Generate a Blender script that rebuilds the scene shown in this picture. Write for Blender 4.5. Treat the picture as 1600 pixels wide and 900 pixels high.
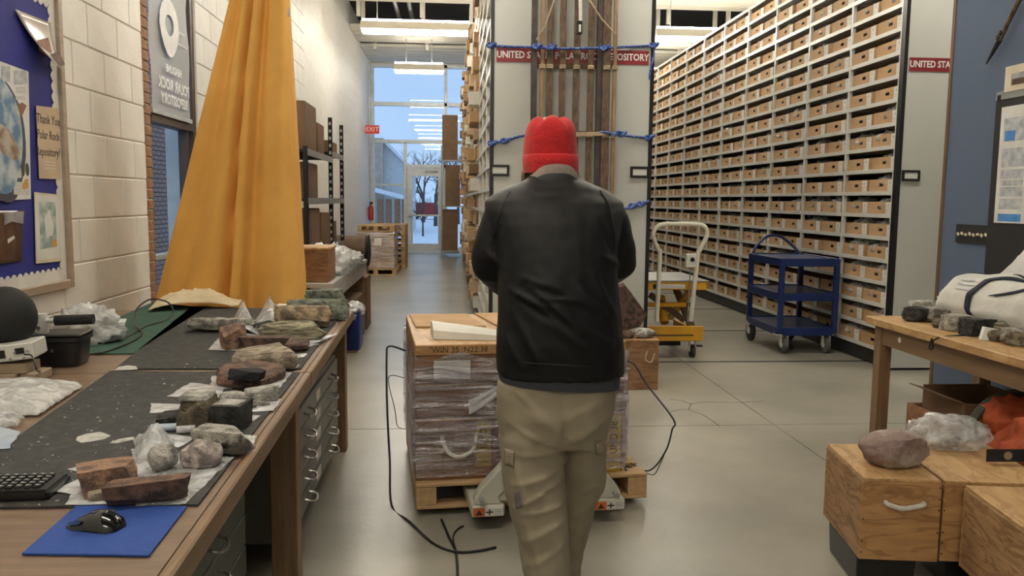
import bpy, bmesh, math, random
from mathutils import Vector, Matrix, Euler, noise
for o in list(bpy.data.objects): bpy.data.objects.remove(o, do_unlink=True)
S = bpy.context.scene
COL = S.collection
R = math.radians
PI = math.pi
random.seed(7)

# ---------------------------------------------------------------- camera
F = 1280.0; CAMZ = 1.55
MCW = Matrix(((0.997181789, -0.001942340, -0.074998043),
              (-0.074361429, 0.106894554, -0.991485720),
              (0.009942685, 0.994268466, 0.106448868)))
# camera axes -> world
cam_d = bpy.data.cameras.new('camera'); cam_d.sensor_width = 36.0; cam_d.lens = F / 1600 * 36.0
cam_d.clip_start = 0.05; cam_d.clip_end = 400
cam = bpy.data.objects.new('camera', cam_d); COL.objects.link(cam)
cam.matrix_world = Matrix.Translation((0, 0, CAMZ)) @ MCW.to_4x4()
S.camera = cam

# ---------------------------------------------------------------- world, exposure
S.view_settings.view_transform = 'Standard'
try: S.view_settings.look = 'None'
except Exception: pass
S.view_settings.gamma = 1.0
S.view_settings.use_curve_mapping = False
S.view_settings.exposure = 0.0
W = bpy.data.worlds.new('overcast_sky'); S.world = W; W.use_nodes = True
bgn = W.node_tree.nodes['Background']
bgn.inputs[0].default_value = (0.50, 0.70, 1.0, 1); bgn.inputs[1].default_value = 1.0

LAMP_POWER = 52.0       # emission of the fluorescent tubes

# ---------------------------------------------------------------- survey helper: photo point on a known plane -> place in the room
def at(px, py, x=None, y=None, z=None):
    r = MCW @ Vector(((px - 800) / F, -(py - 450) / F, -1.0))
    t = x / r.x if x is not None else (y / r.y if y is not None else (z - CAMZ) / r.z)
    return Vector((r.x * t, r.y * t, r.z * t + CAMZ))
def pxpm(y): return F / y * 0.995

# ---------------------------------------------------------------- materials
MATS = {}
def nodes_of(m):
    m.use_nodes = True
    return m.node_tree.nodes, m.node_tree.links
def pm(name, c1, c2=None, rough=0.6, metal=0.0, scale=6.0, stretch=(1, 1, 1), detail=4.0, bump=0.0, bscale=None, spec=0.5, lo=0.35, hi=0.65, coat=0.0, sheen=0.0):
    """plain procedural material: noise between two colours, optional bump"""
    m = bpy.data.materials.new(name); n, l = nodes_of(m)
    b = n['Principled BSDF']
    b.inputs['Roughness'].default_value = rough; b.inputs['Metallic'].default_value = metal
    b.inputs['Specular IOR Level'].default_value = spec
    if coat: b.inputs['Coat Weight'].default_value = coat
    if sheen: b.inputs['Sheen Weight'].default_value = sheen
    if c2 is None: c2 = tuple(v * 0.86 for v in c1)
    tc = n.new('ShaderNodeTexCoord'); mp = n.new('ShaderNodeMapping')
    mp.inputs['Scale'].default_value = stretch
    l.new(tc.outputs['Object'], mp.inputs['Vector'])
    t = n.new('ShaderNodeTexNoise'); t.inputs['Scale'].default_value = scale; t.inputs['Detail'].default_value = detail
    l.new(mp.outputs[0], t.inputs['Vector'])
    r = n.new('ShaderNodeValToRGB'); r.color_ramp.elements[0].position = lo; r.color_ramp.elements[1].position = hi
    r.color_ramp.elements[0].color = (*c1, 1); r.color_ramp.elements[1].color = (*c2, 1)
    l.new(t.outputs['Fac'], r.inputs[0]); l.new(r.outputs[0], b.inputs['Base Color'])
    if bump:
        t2 = n.new('ShaderNodeTexNoise'); t2.inputs['Scale'].default_value = bscale or scale * 4; t2.inputs['Detail'].default_value = 6
        l.new(mp.outputs[0], t2.inputs['Vector'])
        bp = n.new('ShaderNodeBump'); bp.inputs['Strength'].default_value = bump; bp.inputs['Distance'].default_value = 0.02
        l.new(t2.outputs['Fac'], bp.inputs['Height']); l.new(bp.outputs[0], b.inputs['Normal'])
    MATS[name] = m
    return m
def wood(name, c1, c2, stretch=(1, 12, 12), scale=2.2, rough=0.55, knots=0.0, bump=0.15):
    m = pm(name, c1, c2, rough, 0, scale, stretch, 6, bump, scale * 3, lo=0.3, hi=0.72)
    if knots:
        n, l = m.node_tree.nodes, m.node_tree.links
        b = n['Principled BSDF']; r = [x for x in n if x.type == 'VALTORGB'][0]
        tc = [x for x in n if x.type == 'TEX_COORD'][0]
        mp = n.new('ShaderNodeMapping'); mp.inputs['Scale'].default_value = tuple(1 + (s - 1) * 0.30 for s in stretch)
        l.new(tc.outputs['Object'], mp.inputs['Vector'])
        nz = n.new('ShaderNodeTexNoise'); nz.inputs['Scale'].default_value = 3.2; nz.inputs['Detail'].default_value = 3
        nz.inputs['Distortion'].default_value = 1.2
        l.new(mp.outputs[0], nz.inputs['Vector'])
        # contour bands like rotary-cut ply
        mu = n.new('ShaderNodeMath'); mu.operation = 'MULTIPLY'; mu.inputs[1].default_value = 14.0; l.new(nz.outputs['Fac'], mu.inputs[0])
        si = n.new('ShaderNodeMath'); si.operation = 'SINE'; l.new(mu.outputs[0], si.inputs[0])
        r2 = n.new('ShaderNodeValToRGB'); r2.color_ramp.elements[0].position = 0.72; r2.color_ramp.elements[1].position = 0.98
        r2.color_ramp.elements[0].color = (1, 1, 1, 1); r2.color_ramp.elements[1].color = (0.42, 0.28, 0.17, 1)
        l.new(si.outputs[0], r2.inputs[0])
        mx = n.new('ShaderNodeMix'); mx.data_type = 'RGBA'; mx.blend_type = 'MULTIPLY'; mx.inputs[0].default_value = knots
        l.new(r.outputs[0], mx.inputs[6]); l.new(r2.outputs[0], mx.inputs[7]); l.new(mx.outputs[2], b.inputs['Base Color'])
    return m
def emis(name, col, strength):
    m = bpy.data.materials.new(name); n, l = nodes_of(m)
    n.remove(n['Principled BSDF']); e = n.new('ShaderNodeEmission')
    e.inputs[0].default_value = (*col, 1); e.inputs[1].default_value = strength
    l.new(e.outputs[0], n['Material Output'].inputs[0]); MATS[name] = m; return m
def film(name, col, opac_lo, opac_hi, rough=0.15, scale=7, stretch=(1, 1, 1), bump=0.6, rng=(0.38, 0.68), rot=(0, 0, 0)):
    """clear or cloudy plastic film: transparency broken by glossy, whitish creases"""
    m = bpy.data.materials.new(name); n, l = nodes_of(m)
    b = n['Principled BSDF']; b.inputs['Base Color'].default_value = (*col, 1); b.inputs['Roughness'].default_value = rough
    b.inputs['Specular IOR Level'].default_value = 0.8
    tc = n.new('ShaderNodeTexCoord'); mp = n.new('ShaderNodeMapping'); mp.inputs['Scale'].default_value = stretch; mp.inputs['Rotation'].default_value = rot
    l.new(tc.outputs['Object'], mp.inputs['Vector'])
    t = n.new('ShaderNodeTexNoise'); t.inputs['Scale'].default_value = scale; t.inputs['Detail'].default_value = 5; t.inputs['Distortion'].default_value = 0.5
    l.new(mp.outputs[0], t.inputs['Vector'])
    mr = n.new('ShaderNodeMapRange'); mr.inputs[1].default_value = rng[0]; mr.inputs[2].default_value = rng[1]
    mr.inputs[3].default_value = opac_lo; mr.inputs[4].default_value = opac_hi
    l.new(t.outputs['Fac'], mr.inputs[0]); l.new(mr.outputs[0], b.inputs['Alpha'])
    bp = n.new('ShaderNodeBump'); bp.inputs['Strength'].default_value = bump; bp.inputs['Distance'].default_value = 0.03
    l.new(t.outputs['Fac'], bp.inputs['Height']); l.new(bp.outputs[0], b.inputs['Normal'])
    MATS[name] = m; return m
def glass(name):
    m = bpy.data.materials.new(name); n, l = nodes_of(m)
    n.remove(n['Principled BSDF'])
    t = n.new('ShaderNodeBsdfTransparent'); t.inputs[0].default_value = (0.93, 0.97, 1.0, 1)
    g = n.new('ShaderNodeBsdfGlossy'); g.inputs['Roughness'].default_value = 0.02
    x = n.new('ShaderNodeMixShader'); x.inputs[0].default_value = 0.018
    l.new(t.outputs[0], x.inputs[1]); l.new(g.outputs[0], x.inputs[2]); l.new(x.outputs[0], n['Material Output'].inputs[0])
    MATS[name] = m; return m

pm('floor_concrete', (0.385, 0.365, 0.305), (0.215, 0.208, 0.178), 0.30, scale=1.1, detail=12, bump=0.06, bscale=30, lo=0.30, hi=0.72)
pm('floor_crack', (0.10, 0.095, 0.085), rough=0.9)
pm('floor_joint', (0.02, 0.02, 0.02), rough=0.8)
pm('rail_steel', (0.05, 0.05, 0.05), rough=0.5)
pm('painted_block', (0.86, 0.85, 0.80), (0.80, 0.79, 0.74), 0.55, scale=3, bump=0.12, bscale=60)
pm('mortar', (0.68, 0.665, 0.61), rough=0.8)
pm('brick_brown', (0.34, 0.185, 0.10), (0.23, 0.12, 0.065), 0.8, scale=9, bump=0.3)
pm('brick_pink', (0.66, 0.47, 0.40), (0.52, 0.36, 0.31), 0.85, scale=5, bump=0.2)
pm('brick_tan', (0.52, 0.42, 0.33), (0.42, 0.33, 0.26), 0.85, scale=5)
pm('ceiling_dark', (0.05, 0.05, 0.055), rough=0.9)
pm('deck_cream', (0.74, 0.70, 0.60), (0.66, 0.62, 0.53), 0.6, scale=2)
pm('wall_white', (0.74, 0.73, 0.69), rough=0.7, scale=2)
pm('alu_frame', (0.62, 0.66, 0.68), rough=0.4, metal=0.3)
pm('bronze_frame', (0.07, 0.045, 0.032), rough=0.45)
pm('snow', (0.86, 0.90, 0.97), rough=0.8)
pm('bark', (0.10, 0.085, 0.075), rough=0.9)
pm('siding', (0.62, 0.63, 0.62), rough=0.8)
pm('roof_white', (0.80, 0.84, 0.88), rough=0.8)
glass('window_glass')
pm('steel_grey', (0.36, 0.375, 0.375), (0.30, 0.31, 0.31), 0.38, 0.35, scale=3)
pm('shelf_steel', (0.78, 0.77, 0.72), (0.68, 0.67, 0.63), 0.32, 0.15, scale=3)
pm('panel_white', (0.53, 0.54, 0.51), (0.50, 0.51, 0.485), 0.5, scale=1.5)
pm('black_plastic', (0.012, 0.012, 0.013), rough=0.35)
pm('black_matte', (0.014, 0.014, 0.015), rough=0.75)
pm('black_gloss', (0.01, 0.01, 0.011), rough=0.12, coat=0.5)
pm('dark_base', (0.02, 0.02, 0.024), rough=0.5)
pm('sign_red', (0.24, 0.018, 0.025), rough=0.45)
pm('white_ink', (0.86, 0.86, 0.84), rough=0.5)
pm('black_ink', (0.03, 0.025, 0.022), rough=0.7)
pm('kraft', (0.53, 0.34, 0.18), (0.45, 0.28, 0.145), 0.8, scale=4, detail=3)
pm('kraft_dark', (0.21, 0.125, 0.07), (0.17, 0.10, 0.055), 0.8, scale=5)
pm('kraft_pale', (0.52, 0.38, 0.24), (0.42, 0.29, 0.17), 0.8, scale=5)
pm('label_white', (0.80, 0.78, 0.72), rough=0.7)
wood('sledge_wood', (0.17, 0.105, 0.06), (0.04, 0.026, 0.02), (20, 20, 6), 2.6, 0.7)
wood('sledge_wood_light', (0.32, 0.21, 0.12), (0.15, 0.095, 0.055), (16, 16, 3), 2.4, 0.65)
pm('sledge_dark', (0.035, 0.03, 0.03), (0.07, 0.055, 0.05), 0.7, scale=9)
pm('rope_blue', (0.018, 0.05, 0.24), (0.16, 0.27, 0.58), 0.75, scale=60, lo=0.5, hi=0.62, bump=0.4)
pm('rope_tan', (0.46, 0.36, 0.24), (0.34, 0.26, 0.17), 0.85, scale=50, bump=0.4)
pm('rope_white', (0.78, 0.76, 0.70), (0.62, 0.60, 0.54), 0.8, scale=60, bump=0.4)
pm('tent_yellow', (0.84, 0.45, 0.105), (0.73, 0.375, 0.078), 0.78, scale=3.2, bump=0.25, bscale=18)
wood('laminate', (0.27, 0.18, 0.12), (0.165, 0.11, 0.075), (1.4, 16, 14), 2.6, 0.4, bump=0.04)
wood('table_wood', (0.27, 0.17, 0.09), (0.165, 0.10, 0.055), (12, 1.2, 12), 2.5, 0.5)
wood('table_wood_up', (0.27, 0.17, 0.09), (0.165, 0.10, 0.055), (12, 12, 1.2), 2.5, 0.5)
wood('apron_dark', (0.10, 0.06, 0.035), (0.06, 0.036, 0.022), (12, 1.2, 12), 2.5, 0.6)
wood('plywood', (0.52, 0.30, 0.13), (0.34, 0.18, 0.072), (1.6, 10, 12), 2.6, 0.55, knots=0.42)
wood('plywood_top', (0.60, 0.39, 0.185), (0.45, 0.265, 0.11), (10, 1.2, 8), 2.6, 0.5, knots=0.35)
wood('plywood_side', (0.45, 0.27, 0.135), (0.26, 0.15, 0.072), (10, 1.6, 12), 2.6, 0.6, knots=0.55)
wood('pallet_wood', (0.56, 0.38, 0.20), (0.40, 0.25, 0.12), (1.4, 12, 12), 2.4, 0.7)
wood('pallet_wood_y', (0.56, 0.38, 0.20), (0.40, 0.25, 0.12), (12, 1.4, 12), 2.4, 0.7)
wood('crate_ply', (0.32, 0.165, 0.08), (0.21, 0.10, 0.05), (1.4, 9, 9), 2.2, 0.6, knots=0.4)
wood('crate_ply_red', (0.36, 0.20, 0.10), (0.22, 0.12, 0.06), (1.4, 9, 9), 2.4, 0.6, knots=0.5)
pm('mat_black', (0.040, 0.040, 0.039), (0.085, 0.083, 0.08), 0.85, scale=26, bump=0.35, bscale=160, lo=0.45, hi=0.85)
pm('mat_green', (0.030, 0.085, 0.060), (0.045, 0.11, 0.08), 0.85, scale=16, bump=0.3, bscale=120)
pm('dust', (0.62, 0.61, 0.57), (0.42, 0.41, 0.38), 0.9, scale=40)
pm('mousepad_blue', (0.018, 0.065, 0.30), (0.022, 0.075, 0.34), 0.8, scale=60, bump=0.15, bscale=300)
pm('mouse_blue', (0.01, 0.05, 0.16), rough=0.2, coat=0.4)
pm('key_white', (0.6, 0.6, 0.58), rough=0.6)
pm('instrument_white', (0.74, 0.73, 0.68), rough=0.45)
wood('wood_block', (0.40, 0.31, 0.22), (0.28, 0.21, 0.145), (2, 10, 10), 3, 0.7)
pm('foam_black', (0.02, 0.02, 0.02), rough=0.9, bump=0.3, scale=40)
pm('canvas_cream', (0.74, 0.64, 0.44), (0.62, 0.51, 0.33), 0.85, scale=9, bump=0.25)
film('bag_clear', (0.90, 0.91, 0.92), 0.22, 0.66, 0.10, 14, bump=0.8)
film('bag_cloudy', (0.88, 0.89, 0.91), 0.58, 0.86, 0.16, 12, bump=0.45)
film('bag_white', (0.80, 0.80, 0.78), 0.55, 0.95, 0.22, 20)
film('bag_bluish', (0.58, 0.68, 0.80), 0.7, 0.9, 0.2, 5, bump=0.2)
def wrap_film(name, lo, hi, scale, stretch, rot, rng):
    """stretch film: clear, with glossy pulled creases that mirror the lamps"""
    m = bpy.data.materials.new(name); n, l = nodes_of(m); n.remove(n['Principled BSDF'])
    tc = n.new('ShaderNodeTexCoord'); mp = n.new('ShaderNodeMapping'); mp.inputs['Scale'].default_value = stretch; mp.inputs['Rotation'].default_value = rot
    l.new(tc.outputs['Object'], mp.inputs['Vector'])
    t = n.new('ShaderNodeTexNoise'); t.inputs['Scale'].default_value = scale; t.inputs['Detail'].default_value = 6; t.inputs['Distortion'].default_value = 0.9; l.new(mp.outputs[0], t.inputs['Vector'])
    mr = n.new('ShaderNodeMapRange'); mr.inputs[1].default_value = rng[0]; mr.inputs[2].default_value = rng[1]; mr.inputs[3].default_value = lo; mr.inputs[4].default_value = hi; l.new(t.outputs['Fac'], mr.inputs[0])
    bp = n.new('ShaderNodeBump'); bp.inputs['Strength'].default_value = 1.0; bp.inputs['Distance'].default_value = 0.09; l.new(t.outputs['Fac'], bp.inputs['Height'])
    g = n.new('ShaderNodeBsdfGlossy'); g.inputs['Roughness'].default_value = 0.16; g.inputs[0].default_value = (0.95, 0.94, 1.0, 1); l.new(bp.outputs[0], g.inputs['Normal'])
    tr_ = n.new('ShaderNodeBsdfTransparent'); tr_.inputs[0].default_value = (0.93, 0.92, 0.94, 1)
    x = n.new('ShaderNodeMixShader'); l.new(mr.outputs[0], x.inputs[0]); l.new(tr_.outputs[0], x.inputs[1]); l.new(g.outputs[0], x.inputs[2]); l.new(x.outputs[0], n['Material Output'].inputs[0])
    MATS[name] = m; return m
wrap_film('shrink_wrap', 0.16, 0.80, 2.6, (1.5, 1.5, 9), (0, 0.10, 0), (0.36, 0.70))
wrap_film('shrink_wrap_diagonal', 0.03, 0.85, 2.4, (1.0, 1.0, 14), (0, -0.42, 0), (0.48, 0.70))
pm('handle_chrome', (0.60, 0.60, 0.58), rough=0.25, metal=0.9)
pm('cabinet_green', (0.085, 0.095, 0.075), rough=0.5)
pm('cabinet_grey', (0.19, 0.19, 0.165), (0.16, 0.16, 0.14), rough=0.4, metal=0.3)
pm('board_blue', (0.014, 0.020, 0.20), (0.018, 0.026, 0.25), 0.75, scale=4)
pm('border_white', (0.82, 0.81, 0.76), rough=0.7)
wood('board_frame', (0.40, 0.32, 0.25), (0.32, 0.25, 0.19), (8, 2, 8), 3, 0.5)
pm('paper_white', (0.80, 0.80, 0.77), rough=0.7)
pm('paper_cream', (0.74, 0.66, 0.50), rough=0.7)
pm('paper_tan', (0.60, 0.47, 0.33), rough=0.75)
pm('poster_rock', (0.10, 0.22, 0.38), (0.55, 0.62, 0.66), 0.5, scale=9, detail=8, lo=0.4, hi=0.62)
pm('poster_rock_brown', (0.24, 0.15, 0.09), (0.5, 0.46, 0.40), 0.5, scale=14, detail=8, lo=0.4, hi=0.62)
pm('poster_shadow', (0.055, 0.06, 0.10), rough=0.5)
pm('print_grey', (0.34, 0.37, 0.42), (0.62, 0.64, 0.66), 0.5, scale=20, detail=8)
pm('print_text', (0.5, 0.5, 0.48), (0.74, 0.74, 0.71), 0.6, scale=60, stretch=(1, 1, 4))
pm('print_brown', (0.36, 0.13, 0.07), (0.16, 0.08, 0.05), 0.4, scale=20)
pm('print_orange', (0.62, 0.32, 0.08), rough=0.6)
pm('print_blue', (0.03, 0.16, 0.52), (0.10, 0.30, 0.66), 0.5, scale=10)
pm('print_dark', (0.045, 0.03, 0.03), (0.12, 0.07, 0.05), 0.3, scale=12)
pm('print_sky', (0.12, 0.13, 0.18), (0.40, 0.40, 0.42), 0.35, scale=6)
pm('map_teal', (0.25, 0.36, 0.36), (0.60, 0.66, 0.62), 0.6, scale=14, detail=8, lo=0.42, hi=0.6)
pm('photo_gloss', (0.52, 0.47, 0.42), (0.42, 0.37, 0.33), 0.18, scale=4)
film('banner_grey', (0.42, 0.44, 0.46), 0.86, 0.94, 0.6, 3, bump=0.1)
pm('banner_ink', (0.93, 0.94, 0.95), rough=0.6)
pm('jacket_black', (0.0062, 0.0062, 0.0072), (0.005, 0.005, 0.006), 0.55, scale=120, bump=0.12, bscale=500, spec=0.28)
pm('jacket_seam', (0.008, 0.008, 0.009), rough=0.8)
pm('shirt_grey', (0.040, 0.042, 0.055), (0.032, 0.034, 0.045), 0.8, scale=80, bump=0.1)
pm('trouser_khaki', (0.30, 0.255, 0.185), (0.265, 0.222, 0.158), 0.8, scale=10, bump=0.1, bscale=260)
pm('trouser_stain', (0.17, 0.14, 0.15), rough=0.8)
pm('beanie_red', (0.62, 0.018, 0.022), (0.52, 0.014, 0.018), 0.9, scale=50, bump=0.35, bscale=160, sheen=0.15)
pm('collar_grey', (0.34, 0.28, 0.25), (0.28, 0.23, 0.21), 0.9, scale=60, bump=0.2)
pm('collar_lining', (0.05, 0.05, 0.055), rough=0.9)
pm('skin', (0.52, 0.30, 0.21), rough=0.5)
pm('hair_brown', (0.22, 0.15, 0.09), rough=0.8, bump=0.5, scale=60)
pm('boot_brown', (0.10, 0.06, 0.035), rough=0.6)
pm('jack_cream', (0.56, 0.55, 0.47), (0.50, 0.49, 0.42), 0.4, scale=4)
pm('sticker_orange', (0.62, 0.13, 0.035), rough=0.5)
pm('yellow_tape', (0.60, 0.42, 0.015), (0.50, 0.33, 0.012), 0.4, scale=8)
pm('rubber_dark', (0.03, 0.03, 0.032), rough=0.7)
pm('rubber_grey', (0.12, 0.12, 0.12), rough=0.7)
pm('lift_yellow', (0.66, 0.34, 0.02), (0.55, 0.27, 0.018), 0.4, scale=5)
pm('lift_dark', (0.10, 0.055, 0.02), rough=0.5)
pm('handle_cream', (0.72, 0.69, 0.58), rough=0.4)
pm('cart_blue', (0.006, 0.022, 0.125), (0.006, 0.020, 0.105), 0.35, scale=6)
pm('cart_deck', (0.05, 0.085, 0.19), (0.035, 0.06, 0.15), 0.3, scale=6)
pm('partition_blue', (0.098, 0.135, 0.215), (0.092, 0.127, 0.20), 0.85, scale=60, bump=0.1, bscale=200)
wood('partition_edge', (0.16, 0.085, 0.04), (0.10, 0.055, 0.028), (12, 12, 1.2), 3, 0.55)
pm('board_black', (0.016, 0.016, 0.018), rough=0.7)
pm('bag_strap_navy', (0.012, 0.014, 0.035), rough=0.8)
pm('tote_white', (0.72, 0.71, 0.66), (0.62, 0.61, 0.57), 0.85, scale=6, bump=0.15)
pm('gear_orange', (0.46, 0.085, 0.022), (0.30, 0.05, 0.016), 0.8, scale=7, bump=0.2)
pm('gear_green', (0.075, 0.085, 0.06), rough=0.85)
pm('bin_blue', (0.010, 0.03, 0.19), (0.008, 0.025, 0.16), 0.4)
pm('exit_red', (0.7, 0.03, 0.03), rough=0.5)
pm('extinguisher_red', (0.40, 0.02, 0.02), rough=0.3)
pm('drum_brown', (0.16, 0.105, 0.065), (0.11, 0.07, 0.045), 0.8, scale=6)
pm('bench_grey', (0.45, 0.44, 0.42), rough=0.5)
pm('card_white', (0.72, 0.72, 0.69), rough=0.6)
pm('tube_cream', (0.80, 0.78, 0.71), rough=0.55)
def rockmat(name, c1, c2, scale=14, bump=0.8, stretch=(1, 1, 1), lo=0.40, hi=0.60, speck=0.45):
    # veined and speckled stone: broad patches, a fine speckle and a pitted surface
    c1 = tuple(min(1, v * 1.25) for v in c1); c2 = tuple(v * 0.72 for v in c2)
    m = pm(name, c1, c2, 0.85, 0, scale * 1.5, stretch, 12, bump, scale * 6, lo=lo, hi=hi)
    n, l = m.node_tree.nodes, m.node_tree.links
    b = n['Principled BSDF']; r = [x for x in n if x.type == 'VALTORGB'][0]; tc = [x for x in n if x.type == 'TEX_COORD'][0]
    [x for x in n if x.type == 'BUMP'][0].inputs['Distance'].default_value = 0.012
    t = n.new('ShaderNodeTexNoise'); t.inputs['Scale'].default_value = scale * 14; t.inputs['Detail'].default_value = 3; l.new(tc.outputs['Object'], t.inputs['Vector'])
    r2 = n.new('ShaderNodeValToRGB'); r2.color_ramp.elements[0].position = 0.36; r2.color_ramp.elements[1].position = 0.60
    r2.color_ramp.elements[0].color = (0.45, 0.44, 0.43, 1); r2.color_ramp.elements[1].color = (1.12, 1.12, 1.12, 1); l.new(t.outputs['Fac'], r2.inputs[0])
    mx = n.new('ShaderNodeMix'); mx.data_type = 'RGBA'; mx.blend_type = 'MULTIPLY'; mx.inputs[0].default_value = speck
    l.new(r.outputs[0], mx.inputs[6]); l.new(r2.outputs[0], mx.inputs[7]); l.new(mx.outputs[2], b.inputs['Base Color'])
    return m
rockmat('rock_redbrown', (0.29, 0.17, 0.11), (0.19, 0.12, 0.10))
rockmat('rock_brown', (0.17, 0.095, 0.065), (0.105, 0.065, 0.052))
rockmat('rock_darkbrown', (0.125, 0.07, 0.052), (0.07, 0.045, 0.038))
rockmat('rock_grey', (0.40, 0.38, 0.35), (0.25, 0.24, 0.23))
rockmat('rock_pinkwhite', (0.58, 0.50, 0.47), (0.33, 0.28, 0.27), 22)
rockmat('rock_tan', (0.38, 0.32, 0.24), (0.26, 0.21, 0.16))
rockmat('rock_tangrey', (0.34, 0.32, 0.28), (0.20, 0.185, 0.165))
rockmat('rock_olive', (0.16, 0.13, 0.085), (0.10, 0.085, 0.06))
rockmat('rock_black', (0.045, 0.044, 0.042), (0.025, 0.024, 0.023))
rockmat('rock_glossblack', (0.012, 0.012, 0.015), (0.02, 0.02, 0.024))
rockmat('rock_palegrey', (0.44, 0.43, 0.39), (0.32, 0.31, 0.28))
rockmat('rock_green', (0.20, 0.215, 0.17), (0.12, 0.13, 0.105), 16)
rockmat('rock_stripe', (0.40, 0.36, 0.25), (0.20, 0.185, 0.13), 9, stretch=(1, 1, 7))
rockmat('rock_orange', (0.38, 0.28, 0.17), (0.24, 0.185, 0.125), 13)
rockmat('rock_purple', (0.23, 0.165, 0.15), (0.66, 0.58, 0.51), 4.5, bump=0.6, speck=0.3, lo=0.47, hi=0.62)

# ---------------------------------------------------------------- mesh builder
def euler_m(r): return Euler(r, 'XYZ').to_matrix()
class MB:
    def __init__(s): s.v = []; s.f = []; s.mi = []
    def add(s, vs, fs, mi=0):
        b = len(s.v); s.v += [tuple(v) for v in vs]; s.f += [tuple(i + b for i in f) for f in fs]; s.mi += [mi] * len(fs); return s
    def box(s, c, d, rot=None, mi=0, taper=1.0):
        x, y, z = d[0] / 2, d[1] / 2, d[2] / 2
        vs = [Vector((i * x * (taper if k > 0 else 1), j * y * (taper if k > 0 else 1), k * z)) for k in (-1, 1) for j in (-1, 1) for i in (-1, 1)]
        if rot is not None:
            m = euler_m(rot) if not isinstance(rot, Matrix) else rot
            vs = [m @ v for v in vs]
        c = Vector(c)
        return s.add([v + c for v in vs], [(0, 2, 3, 1), (4, 5, 7, 6), (0, 1, 5, 4), (2, 6, 7, 3), (0, 4, 6, 2), (1, 3, 7, 5)], mi)
    def b2(s, a, b, mi=0):
        return s.box([(a[i] + b[i]) / 2 for i in range(3)], [abs(b[i] - a[i]) for i in range(3)], None, mi)
    def bar(s, a, b, w, t, mi=0, up=(0, 0, 1)):
        a = Vector(a); b = Vector(b); d = (b - a); L = d.length; d.normalize(); u = Vector(up)
        if abs(d.dot(u)) > 0.98: u = Vector((1, 0, 0))
        sx = d.cross(u).normalized(); u = sx.cross(d)
        m = Matrix((sx, d, u)).transposed()
        return s.box((a + b) / 2, (w, L, t), m, mi)
    def tube(s, path, r, n=8, cap=True, mi=0, closed=False):
        P = [Vector(p) for p in path]; k = len(P)
        rs = r if isinstance(r, (list, tuple)) else [r] * k
        vs = []; prev = None
        for i in range(k):
            if closed: d = P[(i + 1) % k] - P[i - 1]
            else: d = P[min(i + 1, k - 1)] - P[max(i - 1, 0)]
            if d.length < 1e-9: d = Vector((0, 0, 1))
            d.normalize()
            if prev is None:
                u = Vector((0, 0, 1)) if abs(d.z) < 0.9 else Vector((1, 0, 0))
            else: u = prev
            sx = d.cross(u)
            if sx.length < 1e-6: sx = d.cross(Vector((1, 0, 0)))
            sx.normalize(); u = sx.cross(d).normalized(); prev = u
            for j in range(n):
                a = 2 * PI * j / n; vs.append(P[i] + (sx * math.cos(a) + u * math.sin(a)) * rs[i])
        fs = []
        for i in range(k if closed else k - 1):
            for j in range(n):
                q = ((i + 1) % k) * n
                fs.append((i * n + j, i * n + (j + 1) % n, q + (j + 1) % n, q + j))
        if cap and not closed:
            fs.append(tuple(range(n - 1, -1, -1))); fs.append(tuple((k - 1) * n + j for j in range(n)))
        return s.add(vs, fs, mi)
    def rings(s, rings, cap=True, mi=0):
        n = len(rings[0]); vs = [v for r in rings for v in r]; fs = []
        for i in range(len(rings) - 1):
            for j in range(n): fs.append((i * n + j, i * n + (j + 1) % n, (i + 1) * n + (j + 1) % n, (i + 1) * n + j))
        if cap:
            fs.append(tuple(range(n - 1, -1, -1))); fs.append(tuple((len(rings) - 1) * n + j for j in range(n)))
        return s.add(vs, fs, mi)
    def ell(s, spec, n=24, cap=True, mi=0, p=2.0):
        """spec rows: (centre, half x, half y) -> level elliptical rings"""
        def sp(c): return math.copysign(abs(c) ** (2 / p), c)
        return s.rings([[(c[0] + a * sp(math.cos(2 * PI * j / n)), c[1] + b * sp(math.sin(2 * PI * j / n)), c[2]) for j in range(n)] for c, a, b in spec], cap, mi)
    def lathe(s, prof, c, axis='z', n=20, mi=0):
        rings = []
        for r, h in prof:
            ring = []
            for j in range(n):
                a = 2 * PI * j / n; u, w = r * math.cos(a), r * math.sin(a)
                p = {'z': (u, w, h), 'x': (h, u, w), 'y': (w, h, u)}[axis]
                ring.append((c[0] + p[0], c[1] + p[1], c[2] + p[2]))
            rings.append(ring)
        return s.rings(rings, True, mi)
    def prism(s, poly, ext, mi=0):
        """poly: list of 3-D points (planar), ext: extrusion vector"""
        n = len(poly); e = Vector(ext); P = [Vector(p) for p in poly]
        vs = P + [p + e for p in P]
        fs = [tuple(range(n - 1, -1, -1)), tuple(range(n, 2 * n))] + [(i, (i + 1) % n, n + (i + 1) % n, n + i) for i in range(n)]
        return s.add(vs, fs, mi)
    def grid(s, fn, nu, nv, mi=0):
        vs = [fn(i / nu, j / nv) for i in range(nu + 1) for j in range(nv + 1)]
        fs = [(i * (nv + 1) + j, (i + 1) * (nv + 1) + j, (i + 1) * (nv + 1) + j + 1, i * (nv + 1) + j + 1) for i in range(nu) for j in range(nv)]
        return s.add(vs, fs, mi)
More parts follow.
